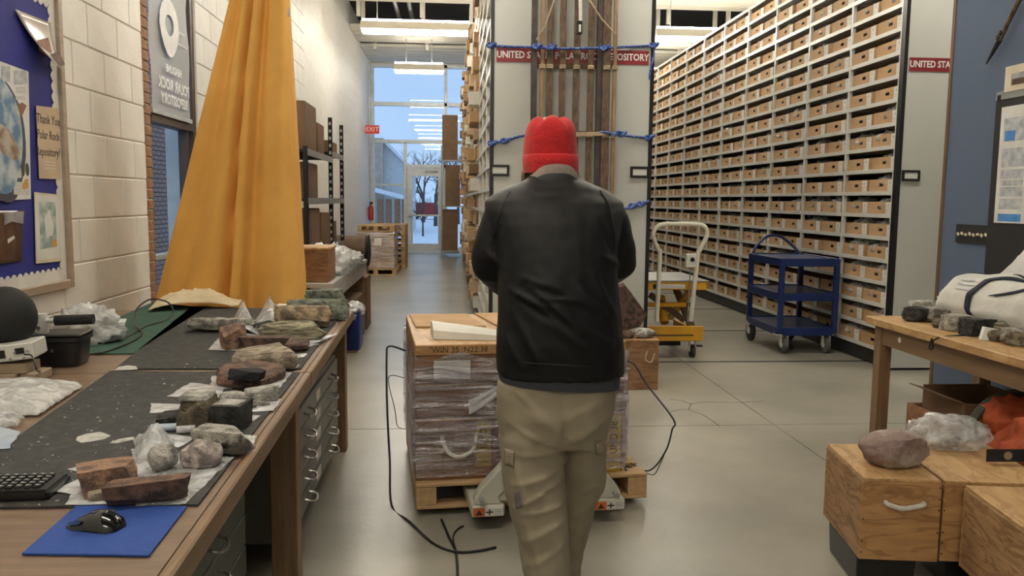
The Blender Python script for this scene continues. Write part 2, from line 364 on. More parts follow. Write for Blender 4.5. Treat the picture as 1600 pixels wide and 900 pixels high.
    def mesh(s, name, mats, off=(0, 0, 0), smooth=False, bevel=0.0, seg=1):
        me = bpy.data.meshes.new(name)
        ox, oy, oz = off
        me.from_pydata([(v[0] - ox, v[1] - oy, v[2] - oz) for v in s.v], [], s.f)
        for m in (mats if isinstance(mats, (list, tuple)) else [mats]):
            me.materials.append(MATS[m] if isinstance(m, str) else m)
        if any(s.mi):
            me.polygons.foreach_set('material_index', s.mi)
        bm = bmesh.new(); bm.from_mesh(me)
        bmesh.ops.recalc_face_normals(bm, faces=bm.faces)
        if bevel:
            es = [e for e in bm.edges if len(e.link_faces) == 2 and e.calc_face_angle(0) > 0.5]
            bmesh.ops.bevel(bm, geom=es, offset=bevel, segments=seg, affect='EDGES', clamp_overlap=True)
        bm.to_mesh(me); bm.free()
        if smooth:
            me.polygons.foreach_set('use_smooth', [True] * len(me.polygons))
            try: me.set_sharp_from_angle(angle=R(42 if smooth is True else smooth))
            except Exception: pass
        me.update(); return me
    def build(s, name, mats, parent=None, world=True, smooth=False, bevel=0.0, seg=1, loc=None):
        """world=True: vertices are world coordinates; origin goes to parent's origin or to loc"""
        off = (0, 0, 0)
        if world:
            if parent is not None: off = worldloc(parent)
            elif loc is not None: off = loc
            elif s.v:
                xs = [v[0] for v in s.v]; ys = [v[1] for v in s.v]; zs = [v[2] for v in s.v]
                off = ((min(xs) + max(xs)) / 2, (min(ys) + max(ys)) / 2, min(zs))
        me = s.mesh(name, mats, off, smooth, bevel, seg)
        o = bpy.data.objects.new(name, me); COL.objects.link(o)
        if parent is not None: o.parent = parent
        elif world: o.location = off
        elif loc is not None: o.location = loc
        return o
def worldloc(o):
    v = Vector((0, 0, 0))
    while o is not None: v += o.location; o = o.parent
    return v
def tag(o, label, cat, group=None, kind=None):
    o['label'] = label
    if cat: o['category'] = cat
    if group: o['group'] = group
    if kind: o['kind'] = kind
    return o
def thing(name, label, cat, loc, rz=0.0, group=None):
    o = bpy.data.objects.new(name, None); o.empty_display_size = 0.05; COL.objects.link(o)
    o.location = loc; o.rotation_euler = (0, 0, rz); return tag(o, label, cat, group)
def struct(o, label=None, cat=None):
    o['kind'] = 'structure'
    if label: o['label'] = label
    if cat: o['category'] = cat
    return o
def dup(root, loc=None, rz=None, label=None, group=None, parent=None):
    c = root.copy(); COL.objects.link(c); c.parent = parent
    if loc is not None: c.location = loc
    if rz is not None: c.rotation_euler = (0, 0, rz)
    if label: c['label'] = label
    if group: c['group'] = group
    for ch in list(root.children):
        dup(ch, parent=c)
    return c
def text(s, size, mat, parent, origin, xdir, ydir, name='lettering', ext=0.0008, align='CENTER', sx=1.0, shear=0.0, bold=0.0):
    """raised lettering: flat text mesh in the plane spanned by xdir, ydir at world origin"""
    cu = bpy.data.curves.new(name, 'FONT'); cu.body = s; cu.size = size; cu.extrude = ext; cu.align_x = align; cu.align_y = 'CENTER'; cu.resolution_u = 2
    cu.shear = shear; cu.offset = bold * size
    t = bpy.data.objects.new(name, cu); COL.objects.link(t)
    dg = bpy.context.evaluated_depsgraph_get(); dg.update()
    me = bpy.data.meshes.new_from_object(t.evaluated_get(dg))
    bpy.data.objects.remove(t, do_unlink=True)
    x = Vector(xdir).normalized(); y = Vector(ydir).normalized(); zz = x.cross(y)
    m = Matrix((x * sx, y, zz)).transposed().to_4x4()
    off = worldloc(parent) if parent is not None else Vector((0, 0, 0))
    m.translation = Vector(origin) - off
    me.transform(m)
    me.materials.clear(); me.materials.append(MATS[mat])
    o = bpy.data.objects.new(name, me); COL.objects.link(o)
    if parent is not None: o.parent = parent
    return o
def remeshed(mb, name, voxel, mat, parent, smooth_it=6, fn=None):
    """fuse overlapping closed lofts into one continuous skin"""
    me = mb.mesh(name, mat, worldloc(parent))
    o = bpy.data.objects.new(name, me); COL.objects.link(o)
    md = o.modifiers.new('fuse', 'REMESH'); md.mode = 'VOXEL'; md.voxel_size = voxel
    if smooth_it:
        sm = o.modifiers.new('relax', 'SMOOTH'); sm.iterations = smooth_it; sm.factor = 0.5
    dg = bpy.context.evaluated_depsgraph_get(); dg.update()
    m2 = bpy.data.meshes.new_from_object(o.evaluated_get(dg))
    o.modifiers.clear(); o.data = m2; bpy.data.meshes.remove(me)
    m2.materials.clear(); m2.materials.append(MATS[mat])
    if fn:
        off = worldloc(parent)
        nr = [v.normal.copy() for v in m2.vertices]
        for v, nn in zip(m2.vertices, nr):
            v.co += nn * fn(v.co + off, nn)
        m2.update()
    m2.polygons.foreach_set('use_smooth', [True] * len(m2.polygons))
    o.parent = parent
    return o
def fbm(p, s=1.0): return noise.fractal(Vector(p) * s, 1.0, 2.0, 4)
def rock(name, mat, c, d, label, rz=0.0, blocky=0.5, rough=0.10, seed=0, cat='rock', group=None, cuts=6, sub=3, rx=0.0, ry=0.0):
    """stone: a warped block or ball chopped by planes and roughened; rests with its lowest point at c.z"""
    rnd = random.Random(seed * 31 + 5)
    bm = bmesh.new(); so = Vector((seed * 3.7, seed * 1.3, 0))
    angular = blocky > 0.55
    bmesh.ops.create_cube(bm, size=2.0); bmesh.ops.subdivide_edges(bm, edges=bm.edges[:], cuts=15, use_grid_fill=True)
    cor = {(i, j, k): Vector((i, j, k)) + Vector((rnd.uniform(-.26, .12) * i, rnd.uniform(-.26, .12) * j, rnd.uniform(-.30, .05) * k)) for i in (-1, 1) for j in (-1, 1) for k in (-1, 1)}
    pl = []
    for i in range(cuts):
        v = Vector((rnd.gauss(0, 1), rnd.gauss(0, 1), rnd.gauss(0.25, 0.8))).normalized(); pl.append((v, rnd.uniform(0.80, 1.12) if angular else rnd.uniform(0.66, 0.88)))
    for v in bm.verts:
        p = v.co.copy()
        if angular:
            a, b, e = (p.x + 1) / 2, (p.y + 1) / 2, (p.z + 1) / 2
            q = Vector()
            for (i, j, k), w in cor.items():
                q += w * ((a if i > 0 else 1 - a) * (b if j > 0 else 1 - b) * (e if k > 0 else 1 - e))
            s_ = p.normalized() * 1.25; p = q.lerp(s_, (1 - blocky) * 0.6)
        else:
            s_ = p.normalized(); p = s_.lerp(p * 0.85, blocky)
        for nn, k in pl:
            dd = p.dot(nn) - k
            if dd > 0: p -= nn * dd
        nz = noise.fractal((p + so) * 1.7, 1.0, 2.0, 5); rg = 0.5 - abs(noise.noise((p + so) * 3.1)) * 1.6 + 0.4 * noise.noise((p + so) * 8.0)
        p += p.normalized() * rough * (0.75 * nz + 0.42 * rg)
        v.co = p
    m = Euler((rx, ry, 0)).to_matrix()
    for v in bm.verts: v.co = m @ Vector((v.co.x * d[0] / 2, v.co.y * d[1] / 2, v.co.z * d[2] / 2))
    lo = min(v.co.z for v in bm.verts)
    for v in bm.verts: v.co.z = max(v.co.z - lo - d[2] * 0.06, 0.0)
    me = bpy.data.meshes.new(name); bm.to_mesh(me); bm.free()
    me.materials.append(MATS[mat]); me.polygons.foreach_set('use_smooth', [True] * len(me.polygons))
    try: me.set_sharp_from_angle(angle=R(24))
    except Exception: pass
    o = bpy.data.objects.new(name, me); COL.objects.link(o); o.location = c; o.rotation_euler = (0, 0, rz)
    return tag(o, label, cat, group)
def slab(name, mat, pts, h, z, label, seed=0, rough=0.006, taper=0.92, cat='rock', group=None, tilt=(0, 0)):
    """broken flat stone: outline of world xy points, thickness h"""
    rnd = random.Random(seed)
    n = len(pts); P = []
    for i in range(n):
        a = Vector((pts[i][0], pts[i][1])); b = Vector((pts[(i + 1) % n][0], pts[(i + 1) % n][1]))
        for k in range(3):
            q = a.lerp(b, k / 3)
            P.append(q + Vector((rnd.uniform(-1, 1), rnd.uniform(-1, 1))) * (rough if k else 0))
    c = sum(P, Vector((0, 0))) / len(P)
    mb = MB(); rings = []
    for zz, t in ((0, taper + 0.03), (h * 0.3, 1.0), (h * 0.75, 0.99), (h, taper)):
        ring = []
        for q in P:
            e = c + (q - c) * t
            w = z + zz + (rnd.uniform(-1, 1) * rough * 0.8 if zz > 0 else 0) + (zz / h) * ((q - c).x * tilt[0] + (q - c).y * tilt[1])
            ring.append((e.x, e.y, w))
        rings.append(ring)
    mb.rings(rings)
    o = mb.build(name, mat, smooth=25)
    return tag(o, label, cat, group)
def sheet(name, mat, c4, label, z=None, bumpy=0.01, seed=0, n=14, cat='bag', group=None, lift=None, thick=0.0012, fade=True):
    """limp film or cloth lying on a surface between four world corners, creased"""
    C = [Vector(c) for c in c4]
    def fn(u, v):
        p = C[0].lerp(C[1], u).lerp(C[3].lerp(C[2], u), v)
        e = min(u, 1 - u, v, 1 - v) * 4 if fade else 1
        h = abs(noise.noise(Vector((p.x * 16 + seed, p.y * 16, seed)))) + 0.6 * abs(noise.noise(Vector((p.x * 40, p.y * 40 + seed, 1))))
        p.z += bumpy * h * min(1, 0.25 + e)
        p.x += 0.006 * noise.noise(Vector((p.y * 22, seed, 0))); p.y += 0.006 * noise.noise(Vector((p.x * 22, seed, 3)))
        if lift: p.z += lift(u, v)
        return p
    mb = MB(); mb.grid(fn, n, n)
    k = len(mb.v); top = list(mb.v); tf = list(mb.f)
    mb.v += [(a, b, c - thick) for a, b, c in top]; mb.f += [tuple(k + i for i in reversed(f)) for f in tf]; mb.mi += [0] * len(tf)
    rim = [i * (n + 1) for i in range(n + 1)] + [n * (n + 1) + j for j in range(1, n + 1)] + [i * (n + 1) + n for i in range(n - 1, -1, -1)] + [j for j in range(n - 1, 0, -1)]
    for a in range(len(rim)):
        b = rim[(a + 1) % len(rim)]; a_ = rim[a]; mb.f.append((a_, b, k + b, k + a_)); mb.mi.append(0)
    o = mb.build(name, mat, smooth=70)
    return tag(o, label, cat, group)
def lump(name, mat, c, d, label, seed=0, amp=0.35, fr=2.4, rz=0, cat='bag', group=None, sub=4, parent=None):
    """crumpled bag or cloth bundle: sphere with sharp folds, flat below"""
    bm = bmesh.new(); bmesh.ops.create_icosphere(bm, subdivisions=sub, radius=1.0)
    so = Vector((seed * 2.1, seed, seed * 0.7))
    for v in bm.verts:
        p = v.co.copy(); k = 1 + amp * (0.5 - abs(noise.noise(p * fr + so)) * 2) + amp * 0.5 * (0.5 - abs(noise.noise(p * fr * 2.3 + so)) * 2) + 0.25 * amp * noise.noise(p * fr * 5 + so)
        p *= k; v.co = Vector((p.x * d[0] / 2, p.y * d[1] / 2, max(p.z, -0.55) * d[2] / 1.6))
    lo = min(v.co.z for v in bm.verts)
    for v in bm.verts: v.co.z -= lo
    me = bpy.data.meshes.new(name); bm.to_mesh(me); bm.free()
    me.materials.append(MATS[mat]); me.polygons.foreach_set('use_smooth', [True] * len(me.polygons))
    o = bpy.data.objects.new(name, me); COL.objects.link(o); o.location = c; o.rotation_euler = (0, 0, rz)
    if parent is not None: o.parent = parent
    if label: tag(o, label, cat, group)
    return o
ORD = ['first', 'second', 'third', 'fourth', 'fifth', 'sixth', 'seventh', 'eighth', 'ninth', 'tenth', 'eleventh', 'twelfth', 'thirteenth', 'fourteenth', 'fifteenth', 'sixteenth', 'seventeenth', 'eighteenth', 'nineteenth', 'twentieth']

# ================================================================ SETTING
XW = -2.30          # left wall face
YB = 24.2           # glazed back wall
XR, YF, ZC = 9.0, -5.0, 6.0
# ---- floor: cast slabs with open joints, steel rails
fl = MB().b2((XW - 0.3, YF, -0.20), (XR + 0.2, YB + 0.1, -0.02)).build('floor', 'floor_joint')
struct(fl)
ys = [5.47, 7.72, 9.62, 11.6, 13.6, 15.6, 17.6, 19.6, 21.6, YB + 0.05]
xs = [2.27, 4.6, 6.9, XR]
def slab_(a, b): MB().b2((a[0] + 0.0035, a[1] + 0.004, -0.10), (b[0] - 0.0035, b[1] - 0.004, 0.0)).build('slab', 'floor_concrete', fl)
slab_((XW - 0.1, YF), (2.27, 5.47)); slab_((2.27, YF), (4.6, 5.47)); slab_((4.6, YF), (XR, 5.47))
slab_((XW - 0.1, 5.47), (0.32, YB + 0.05))
for i in range(len(ys) - 1):
    slab_((0.32, ys[i]), (2.27, ys[i + 1]))
    for j in range(len(xs) - 1): slab_((xs[j], ys[i]), (xs[j + 1], ys[i + 1]))
for y in (7.72, 9.62, 11.6, 13.6, 15.6, 17.6, 19.6):
    MB().b2((0.34, y - 0.03, -0.02), (8.5, y + 0.03, 0.0015)).build('floor_rail', 'rail_steel', fl)

for pts in ([(1046, 624), (1066, 626), (1078, 631), (1100, 628), (1150, 629), (1192, 627)], [(1080, 630), (1076, 640), (1098, 648), (1114, 658), (1124, 666)], [(1045, 644), (1062, 640), (1077, 639)]):
    P = [at(*p, z=0.0006) for p in pts]; m = MB()
    for i in range(len(P) - 1): m.bar(P[i], P[i + 1], 0.006, 0.0008)
    m.build('floor_crack', 'floor_crack', fl)

# ---- left wall of painted block
def wallbox(name, a, b, mat, lab=None):
    return struct(MB().b2(a, b).build(name, mat))
wl = wallbox('wall_left', (XW - 0.30, YF, 0), (XW - 0.006, 6.46, ZC), 'mortar')
wl2 = wallbox('wall_left_far', (XW - 0.30, 7.80, 0), (XW - 0.006, YB, ZC), 'mortar')
wl3 = wallbox('wall_left_sill', (XW - 0.22, 6.46, 0), (XW - 0.02, 7.80, 0.55), 'mortar')
wl4 = wallbox('wall_left_head', (XW - 0.22, 6.46, 4.0), (XW - 0.006, 7.80, ZC), 'wall_white')
BH, BL = 0.271, 0.47
blk = MB().box((0, 0, 0), (0.05, BL - 0.010, BH - 0.010)).mesh('block', 'painted_block', bevel=0.005)
def blocks(par, y0, y1, z0i, z1i, name='block'):
    for k in range(z0i, z1i):
        z = 0.052 + BH * (k - 0.5); sh = (k % 2) * BL / 2
        y = y0 + BL / 2 - sh
        while y - BL / 2 < y1 - 0.02:
            a, b = max(y - BL / 2, y0), min(y + BL / 2, y1)
            if b - a > 0.06:
                o = bpy.data.objects.new(name, blk); COL.objects.link(o); o.parent = par
                o.location = Vector((XW - 0.025, (a + b) / 2, z)) - worldloc(par); o.scale = (1, (b - a) / BL, 1)
            y += BL
blocks(wl, 3.18, 6.46, 3, 14)
blocks(wl2, 7.80, 13.4, 5, 21)
def plain_wall(name, par, a, b):     # beyond the built blocks: courses too small to tell apart
    m = bpy.data.materials.get('block_courses')
    if m is None:
        m = pm('block_courses', (0.86, 0.85, 0.80), (0.80, 0.79, 0.74), 0.55)
        n, l = m.node_tree.nodes, m.node_tree.links
        tc = n.new('ShaderNodeTexCoord'); sp = n.new('ShaderNodeSeparateXYZ'); l.new(tc.outputs['Object'], sp.inputs[0])
        cb = n.new('ShaderNodeCombineXYZ'); l.new(sp.outputs[1], cb.inputs[0]); l.new(sp.outputs[2], cb.inputs[1])
        br = n.new('ShaderNodeTexBrick'); br.inputs['Scale'].default_value = 1.0; br.inputs['Brick Width'].default_value = BL; br.inputs['Row Height'].default_value = BH
        br.inputs['Mortar Size'].default_value = 0.006; l.new(cb.outputs[0], br.inputs['Vector'])
        bp = n.new('ShaderNodeBump'); bp.inputs['Strength'].default_value = 0.6; bp.inputs['Distance'].default_value = 0.01; bp.invert = True
        l.new(br.outputs['Fac'], bp.inputs['Height']); l.new(bp.outputs[0], n['Principled BSDF'].inputs['Normal'])
    MB().b2(a, b).build(name, m, par)
plain_wall('block_facing', wl, (XW - 0.03, YF, 0), (XW - 0.001, 3.175, ZC))
plain_wall('block_facing', wl, (XW - 0.03, 3.18, 0.052 + BH * 13), (XW - 0.001, 6.46, ZC))
plain_wall('block_facing', wl2, (XW - 0.03, 13.4, 0), (XW - 0.001, YB, ZC))
plain_wall('block_facing', wl2, (XW - 0.03, 7.80, 0), (XW - 0.001, 13.4, 0.052 + BH * 4))
# brick jamb beside the window
pj = struct(MB().b2((XW - 0.30, 6.46, 0), (XW - 0.012, 6.60, 4.0)).build('trim_1', 'mortar'))
bk = MB().box((0, 0, 0), (0.07, 0.136, 0.070)).mesh('brick', 'brick_brown', bevel=0.004)
for k in range(44):
    o = bpy.data.objects.new('brick', bk); COL.objects.link(o); o.parent = pj
    o.location = Vector((XW - 0.035 + random.uniform(-0.003, 0.002), 6.53, 0.45 + 0.08 * k)) - worldloc(pj)
# ---- window in the left wall
w1 = bpy.data.objects.new('window_1', None); COL.objects.link(w1); w1.location = (XW - 0.05, 7.2, 0.55); w1['kind'] = 'structure'
y0, y1 = 6.60, 7.80
fr = MB()
fr.b2((XW - 0.13, y0, 0.55), (XW - 0.02, y0 + 0.05, 4.0)).b2((XW - 0.13, y1 - 0.09, 0.55), (XW - 0.02, y1, 4.0))
fr.b2((XW - 0.13, y0 + 0.05, 3.92), (XW - 0.02, y1 - 0.09, 4.0)).b2((XW - 0.13, y0 + 0.05, 0.55), (XW - 0.02, y1 - 0.09, 0.62))
fr.build('window_frame', 'bronze_frame', w1, bevel=0.004)
MB().b2((XW - 0.12, y0 + 0.05, 2.13), (XW - 0.015, y1 - 0.09, 2.20)).build('mullion', 'bronze_frame', w1, bevel=0.004)
MB().b2((XW - 0.11, y0 + 0.05, 1.04), (XW - 0.03, y1 - 0.09, 1.085)).build('mullion', 'alu_frame', w1, bevel=0.004)
MB().b2((XW - 0.11, 7.56, 0.62), (XW - 0.03, 7.60, 2.13)).build('mullion', 'bronze_frame', w1, bevel=0.003)
for za, zb in ((0.62, 1.04), (1.085, 2.13), (2.20, 3.92)):
    MB().b2((XW - 0.085, y0 + 0.05, za), (XW - 0.079, y1 - 0.09, zb)).build('pane', 'window_glass', w1)

# ---- other walls of the hall (right, front) and the far end
wallbox('wall_right', (XR, YF, 0), (XR + 0.2, YB, ZC), 'wall_white')
wallbox('wall_front', (XW - 0.3, YF - 0.2, 0), (XR + 0.2, YF, ZC), 'wall_white')
wallbox('wall_back', (0.62, YB, 0), (XR + 0.2, YB + 0.25, ZC), 'wall_white')
wallbox('wall_back_head', (XW - 0.3, YB, 5.40), (0.62, YB + 0.25, ZC), 'deck_cream')
# glazed end
w2 = bpy.data.objects.new('window_2', None); COL.objects.link(w2); w2.location = (-0.8, YB, 0); w2['kind'] = 'structure'
def mull(a, b, name='mullion'):
    MB().b2((a[0], YB - 0.02, a[1]), (b[0], YB + 0.12, b[1])).build(name, 'alu_frame', w2, bevel=0.006)
mull((-2.30, 0), (-2.20, 5.4)); mull((0.52, 0), (0.62, 5.4)); mull((-0.19, 2.46), (-0.10, 5.4))
mull((-1.36, 0), (-1.27, 3.20)); mull((-0.20, 0), (-0.10, 2.46))
mull((-2.20, 5.30), (0.52, 5.40)); mull((-2.20, 4.22), (0.52, 4.33)); mull((-2.20, 3.16), (0.52, 3.26))
mull((-1.27, 2.46), (0.52, 2.56)); mull((-2.20, 1.93), (-1.36, 1.99)); mull((-2.20, 0), (-1.36, 0.12)); mull((-0.10, 0), (0.52, 0.12))
for a, b in (((-2.20, 4.33), (-0.19, 5.30)), ((-0.10, 4.33), (0.52, 5.30)), ((-2.20, 3.26), (-0.19, 4.22)), ((-0.10, 3.26), (0.52, 4.22)),
             ((-2.20, 1.99), (-1.36, 3.16)), ((-2.20, 0.12), (-1.36, 1.93)), ((-1.27, 2.56), (-0.19, 3.16)), ((-0.10, 2.56), (0.52, 3.16)), ((-0.10, 0.12), (0.52, 2.46))):
    MB().b2((a[0], YB + 0.04, a[1]), (b[0], YB + 0.05, b[1])).build('pane', 'window_glass', w2)
d1 = bpy.data.objects.new('door_1', None); COL.objects.link(d1); d1.location = (-0.73, YB, 0); d1['kind'] = 'structure'
xa, xb = -1.265, -0.205
def dr(a, b, name, mat='alu_frame', ya=0.0, yb=0.06): MB().b2((a[0], YB + ya, a[1]), (b[0], YB + yb, b[1])).build(name, mat, d1, bevel=0.004)
dr((xa, 0.01), (xa + 0.16, 2.45), 'stile'); dr((xb - 0.16, 0.01), (xb, 2.45), 'stile')
dr((xa + 0.16, 0.01), (xb - 0.16, 0.26), 'rail'); dr((xa + 0.16, 2.22), (xb - 0.16, 2.45), 'rail')
dr((xa + 0.16, 0.26), (xb - 0.16, 2.22), 'pane', 'window_glass', 0.025, 0.035)
dr((xa + 0.04, 1.06), (xb - 0.05, 1.11), 'push_bar', 'shelf_steel', -0.10, -0.05)
dr((xa + 0.04, 1.05), (xa + 0.10, 1.12), 'bar_bracket', 'black_plastic', -0.05, 0.0)
dr((-0.75, 2.34), (-0.38, 2.40), 'door_closer', 'steel_grey', -0.08, 0.0)

# ---- ceiling: dark void with pale deck planks running across, hangers between
struct(MB().b2((XW - 0.3, YF, ZC), (XR + 0.2, YB + 0.3, ZC + 0.2)).build('ceiling', 'ceiling_dark'))
ceil = bpy.data.objects['ceiling']
for a, b in ((-4.6, -2.0), (0.2, 2.4), (4.8, 7.0), (9.4, 11.7), (14.0, 16.85), (19.3, 21.1), (21.6, 24.1)):
    n = max(2, round((b - a) / 0.42))
    for k in range(n):
        u = a + (b - a) * k / n; v = a + (b - a) * (k + 1) / n
        MB().b2((XW, u, 5.42), (XR, v - 0.035, 5.50)).build('deck_plank', 'deck_cream', ceil, bevel=0.012)
for y in (3.4, 8.1, 12.8, 17.6, 18.5, 21.35):
    for x in (-1.9, -0.6, 0.7, 2.0, 3.3, 4.6, 5.9):
        MB().b2((x - 0.04, y - 0.04, 5.30), (x + 0.04, y + 0.04, ZC)).build('hanger', 'deck_cream', ceil)
for x in (-1.2, -0.9, 3.0):
    MB().tube([(x, YF + 0.1, 5.75), (x, YB - 0.1, 5.75)], 0.05, 8).build('ceiling_pipe', 'steel_grey', ceil, smooth=True)

# ---- outdoors beyond the glass
struct(MB().b2((-60, YB + 0.3, -0.25), (60, 160, -0.05)).build('ground', 'snow'))
struct(MB().b2((-60, -20, -0.25), (XW - 0.35, YB + 0.3, -0.05)).build('ground_side', 'snow'))
# brick wing outside the side window
bw = thing('brick_building', 'pinkish brick wall seen through the left window', 'building', (-4.6, 12.5, -0.05))
MB().b2((-5.2, 9.0, -0.05), (-4.655, 14.32, 4.6)).build('wall', 'mortar', bw)
MB().b2((-4.66, 14.25, -0.05), (-4.60, 14.36, 4.6)).build('corner_trim', 'alu_frame', bw)
bs = MB().box((0, 0, 0), (0.06, 0.205, 0.062)).mesh('brick', 'brick_pink', bevel=0.003)
nb = 0
for k in range(37):
    for j in range(8):
        o = bpy.data.objects.new('brick', bs); COL.objects.link(o); o.parent = bw; nb += 1
        o.location = Vector((-4.63, 14.2 - 0.215 * j - (k % 2) * 0.107, 0.0 + 0.072 * k)) - worldloc(bw)
st = MB()
for k in range(62):
    for j in range(21):
        if k < 37 and j < 8: continue
        y = 14.2 - 0.215 * j - (k % 2) * 0.107
        st.box((-4.63, y, 0.0 + 0.072 * k), (0.06, 0.205, 0.062))
so = st.build('brickwork', 'brick_pink', bw); so['kind'] = 'stuff'
# tan wing with sloping roof, seen through the end glazing
tb = thing('brick_gable_building', 'tan brick wing with white sloping gable beyond the glass end wall', 'building', (-4.4, 42, -0.05))
MB().b2((-6.5, 41.5, -0.05), (-3.35, 46, 4.55)).build('wall', 'brick_tan', tb)
MB().prism([(-3.35, 42, -0.05), (-1.9, 42, -0.05), (-1.9, 42, 3.05), (-3.35, 42, 4.5)], (0, 3.5, 0)).build('gable', 'siding', tb)
MB().prism([(-3.4, 41.7, 4.42), (-1.7, 41.7, 2.78), (-1.7, 41.7, 2.95), (-3.4, 41.7, 4.62)], (0, 4.2, 0)).build('roof', 'roof_white', tb)
MB().prism([(-4.3, 38.5, 2.05), (-1.75, 38.5, 1.45), (-1.75, 38.5, 1.6), (-4.3, 38.5, 2.25)], (0, 3.0, 0)).build('porch_roof', 'roof_white', tb)
for x in (-3.3, -2.9, -2.5, -2.15):
    MB().b2((x - 0.13, 38.9, -0.05), (x + 0.13, 39.2, 1.55)).build('porch_post', 'brick_brown', tb)
def tree(x, y, h, seed, label):
    t = thing('bare_tree', label, 'tree', (x, y, -0.06), 0, 'bare trees outside'); rnd = random.Random(seed); tr = MB(); br = MB()
    def grow(p, d, L, r, lev):
        q = p + d * L; (tr if lev < 1 else br).tube([p, q], [r, r * 0.65], 4 if lev > 1 else 6, False)
        if lev >= 5: return
        for k in range(3 if lev < 3 else 2):
            a = Vector((rnd.gauss(0, 1), rnd.gauss(0, 1), rnd.gauss(0.35, 0.7))).normalized()
            grow(p.lerp(q, rnd.uniform(0.55, 1)), (d + a * 0.85).normalized(), L * rnd.uniform(0.62, 0.8), r * 0.6, lev + 1)
    grow(Vector((x, y, -0.06)), Vector((0, 0, 1)), h * 0.3, h * 0.022, 0)
    tr.build('trunk', 'bark', t); br.build('branches', 'bark', t)
tree(-0.9, 50, 6.5, 3, 'bare tree on the snow seen through the upper part of the door')
tree(-1.9, 58, 6.8, 5, 'bare tree left of the glass door, partly behind its frame')
tree(0.5, 54, 6.0, 8, 'bare tree right of the glass door, between door and cartons')
tree(-1.2, 36, 2.4, 11, 'small bare shrub low in the door glass')
car = thing('parked_car', 'small red car parked on the snow beyond the glass door', 'car', (-0.5, 67, -0.05))
MB().prism([(-3.4, 66.3, 0.25), (0.1, 66.3, 0.25), (0.1, 66.3, 0.75), (-0.7, 66.3, 0.85), (-1.1, 66.3, 1.3), (-2.6, 66.3, 1.3), (-3.1, 66.3, 0.85), (-3.4, 66.3, 0.8)], (0, 1.6, 0)).build('body', 'extinguisher_red', car, bevel=0.05)
for x in (-2.75, -0.6): MB().lathe([(0.3, -0.1), (0.3, 0.1)], (x, 66.3, 0.25), 'y').build('wheel', 'rubber_dark', car)

# ---- fluorescent fixtures
emis('tube_light', (1.0, 0.93, 0.80), LAMP_POWER)
def lamp(x0, x1, y, label):
    z = 4.66; t = thing('ceiling_light', label, 'light', ((x0 + x1) / 2, y, z), 0, 'fluorescent ceiling lights')
    MB().prism([(x0, y - 0.19, z + 0.0), (x0, y + 0.19, z + 0.0), (x0, y + 0.10, z + 0.15), (x0, y - 0.10, z + 0.15)], (x1 - x0, 0, 0)).build('housing', 'deck_cream', t, bevel=0.008)
    for s in (-1, 1):
        MB().tube([(x0 + 0.03, y + s * 0.10, z - 0.03), (x1 - 0.03, y + s * 0.10, z - 0.03)], 0.028, 6).build('fluorescent_tube', 'tube_light', t)
    MB().tube([(x0 + 0.03, y - 0.06, z + 0.175), (x1 - 0.03, y - 0.06, z + 0.175)], 0.018, 6).build('fluorescent_tube', 'tube_light', t)
    for x in (x0 + 0.3, x1 - 0.3):
        MB().tube([(x, y, z + 0.15), (x, y, 5.45)], 0.008, 5).build('hanger_rod', 'steel_grey', t)
rows = [(-2.8, 'added unseen behind the viewer'), (1.8, 'above the foreground'), (6.4, 'above the aisle ends'), (11.1, 'above the middle bays')]  # rear fixture is unseen, added to light the man's back and bench
for y, w in rows:
    for k, (a, b) in enumerate(((-1.65, 0.75), (1.25, 3.65), (4.3, 6.7))):
        if y < 3 and k: continue
        lamp(a, b, y, 'long fluorescent fixture %s, %s of its row' % (w, ('left', 'middle', 'right')[k]) if y > 3 else 'long fluorescent fixture %s near the left wall' % w)
lamp(-1.66, 0.78, 15.75, 'long fluorescent fixture hanging over the far left aisle')
lamp(1.25, 3.68, 15.75, 'long fluorescent fixture over the central shelving unit')
lamp(3.86, 6.3, 15.75, 'long fluorescent fixture seen above the right shelving unit')
lamp(-1.38, -0.16, 20.5, 'short fluorescent fixture before the glass end wall')
lamp(3.86, 6.3, 20.5, 'fluorescent fixture far back over the right unit')

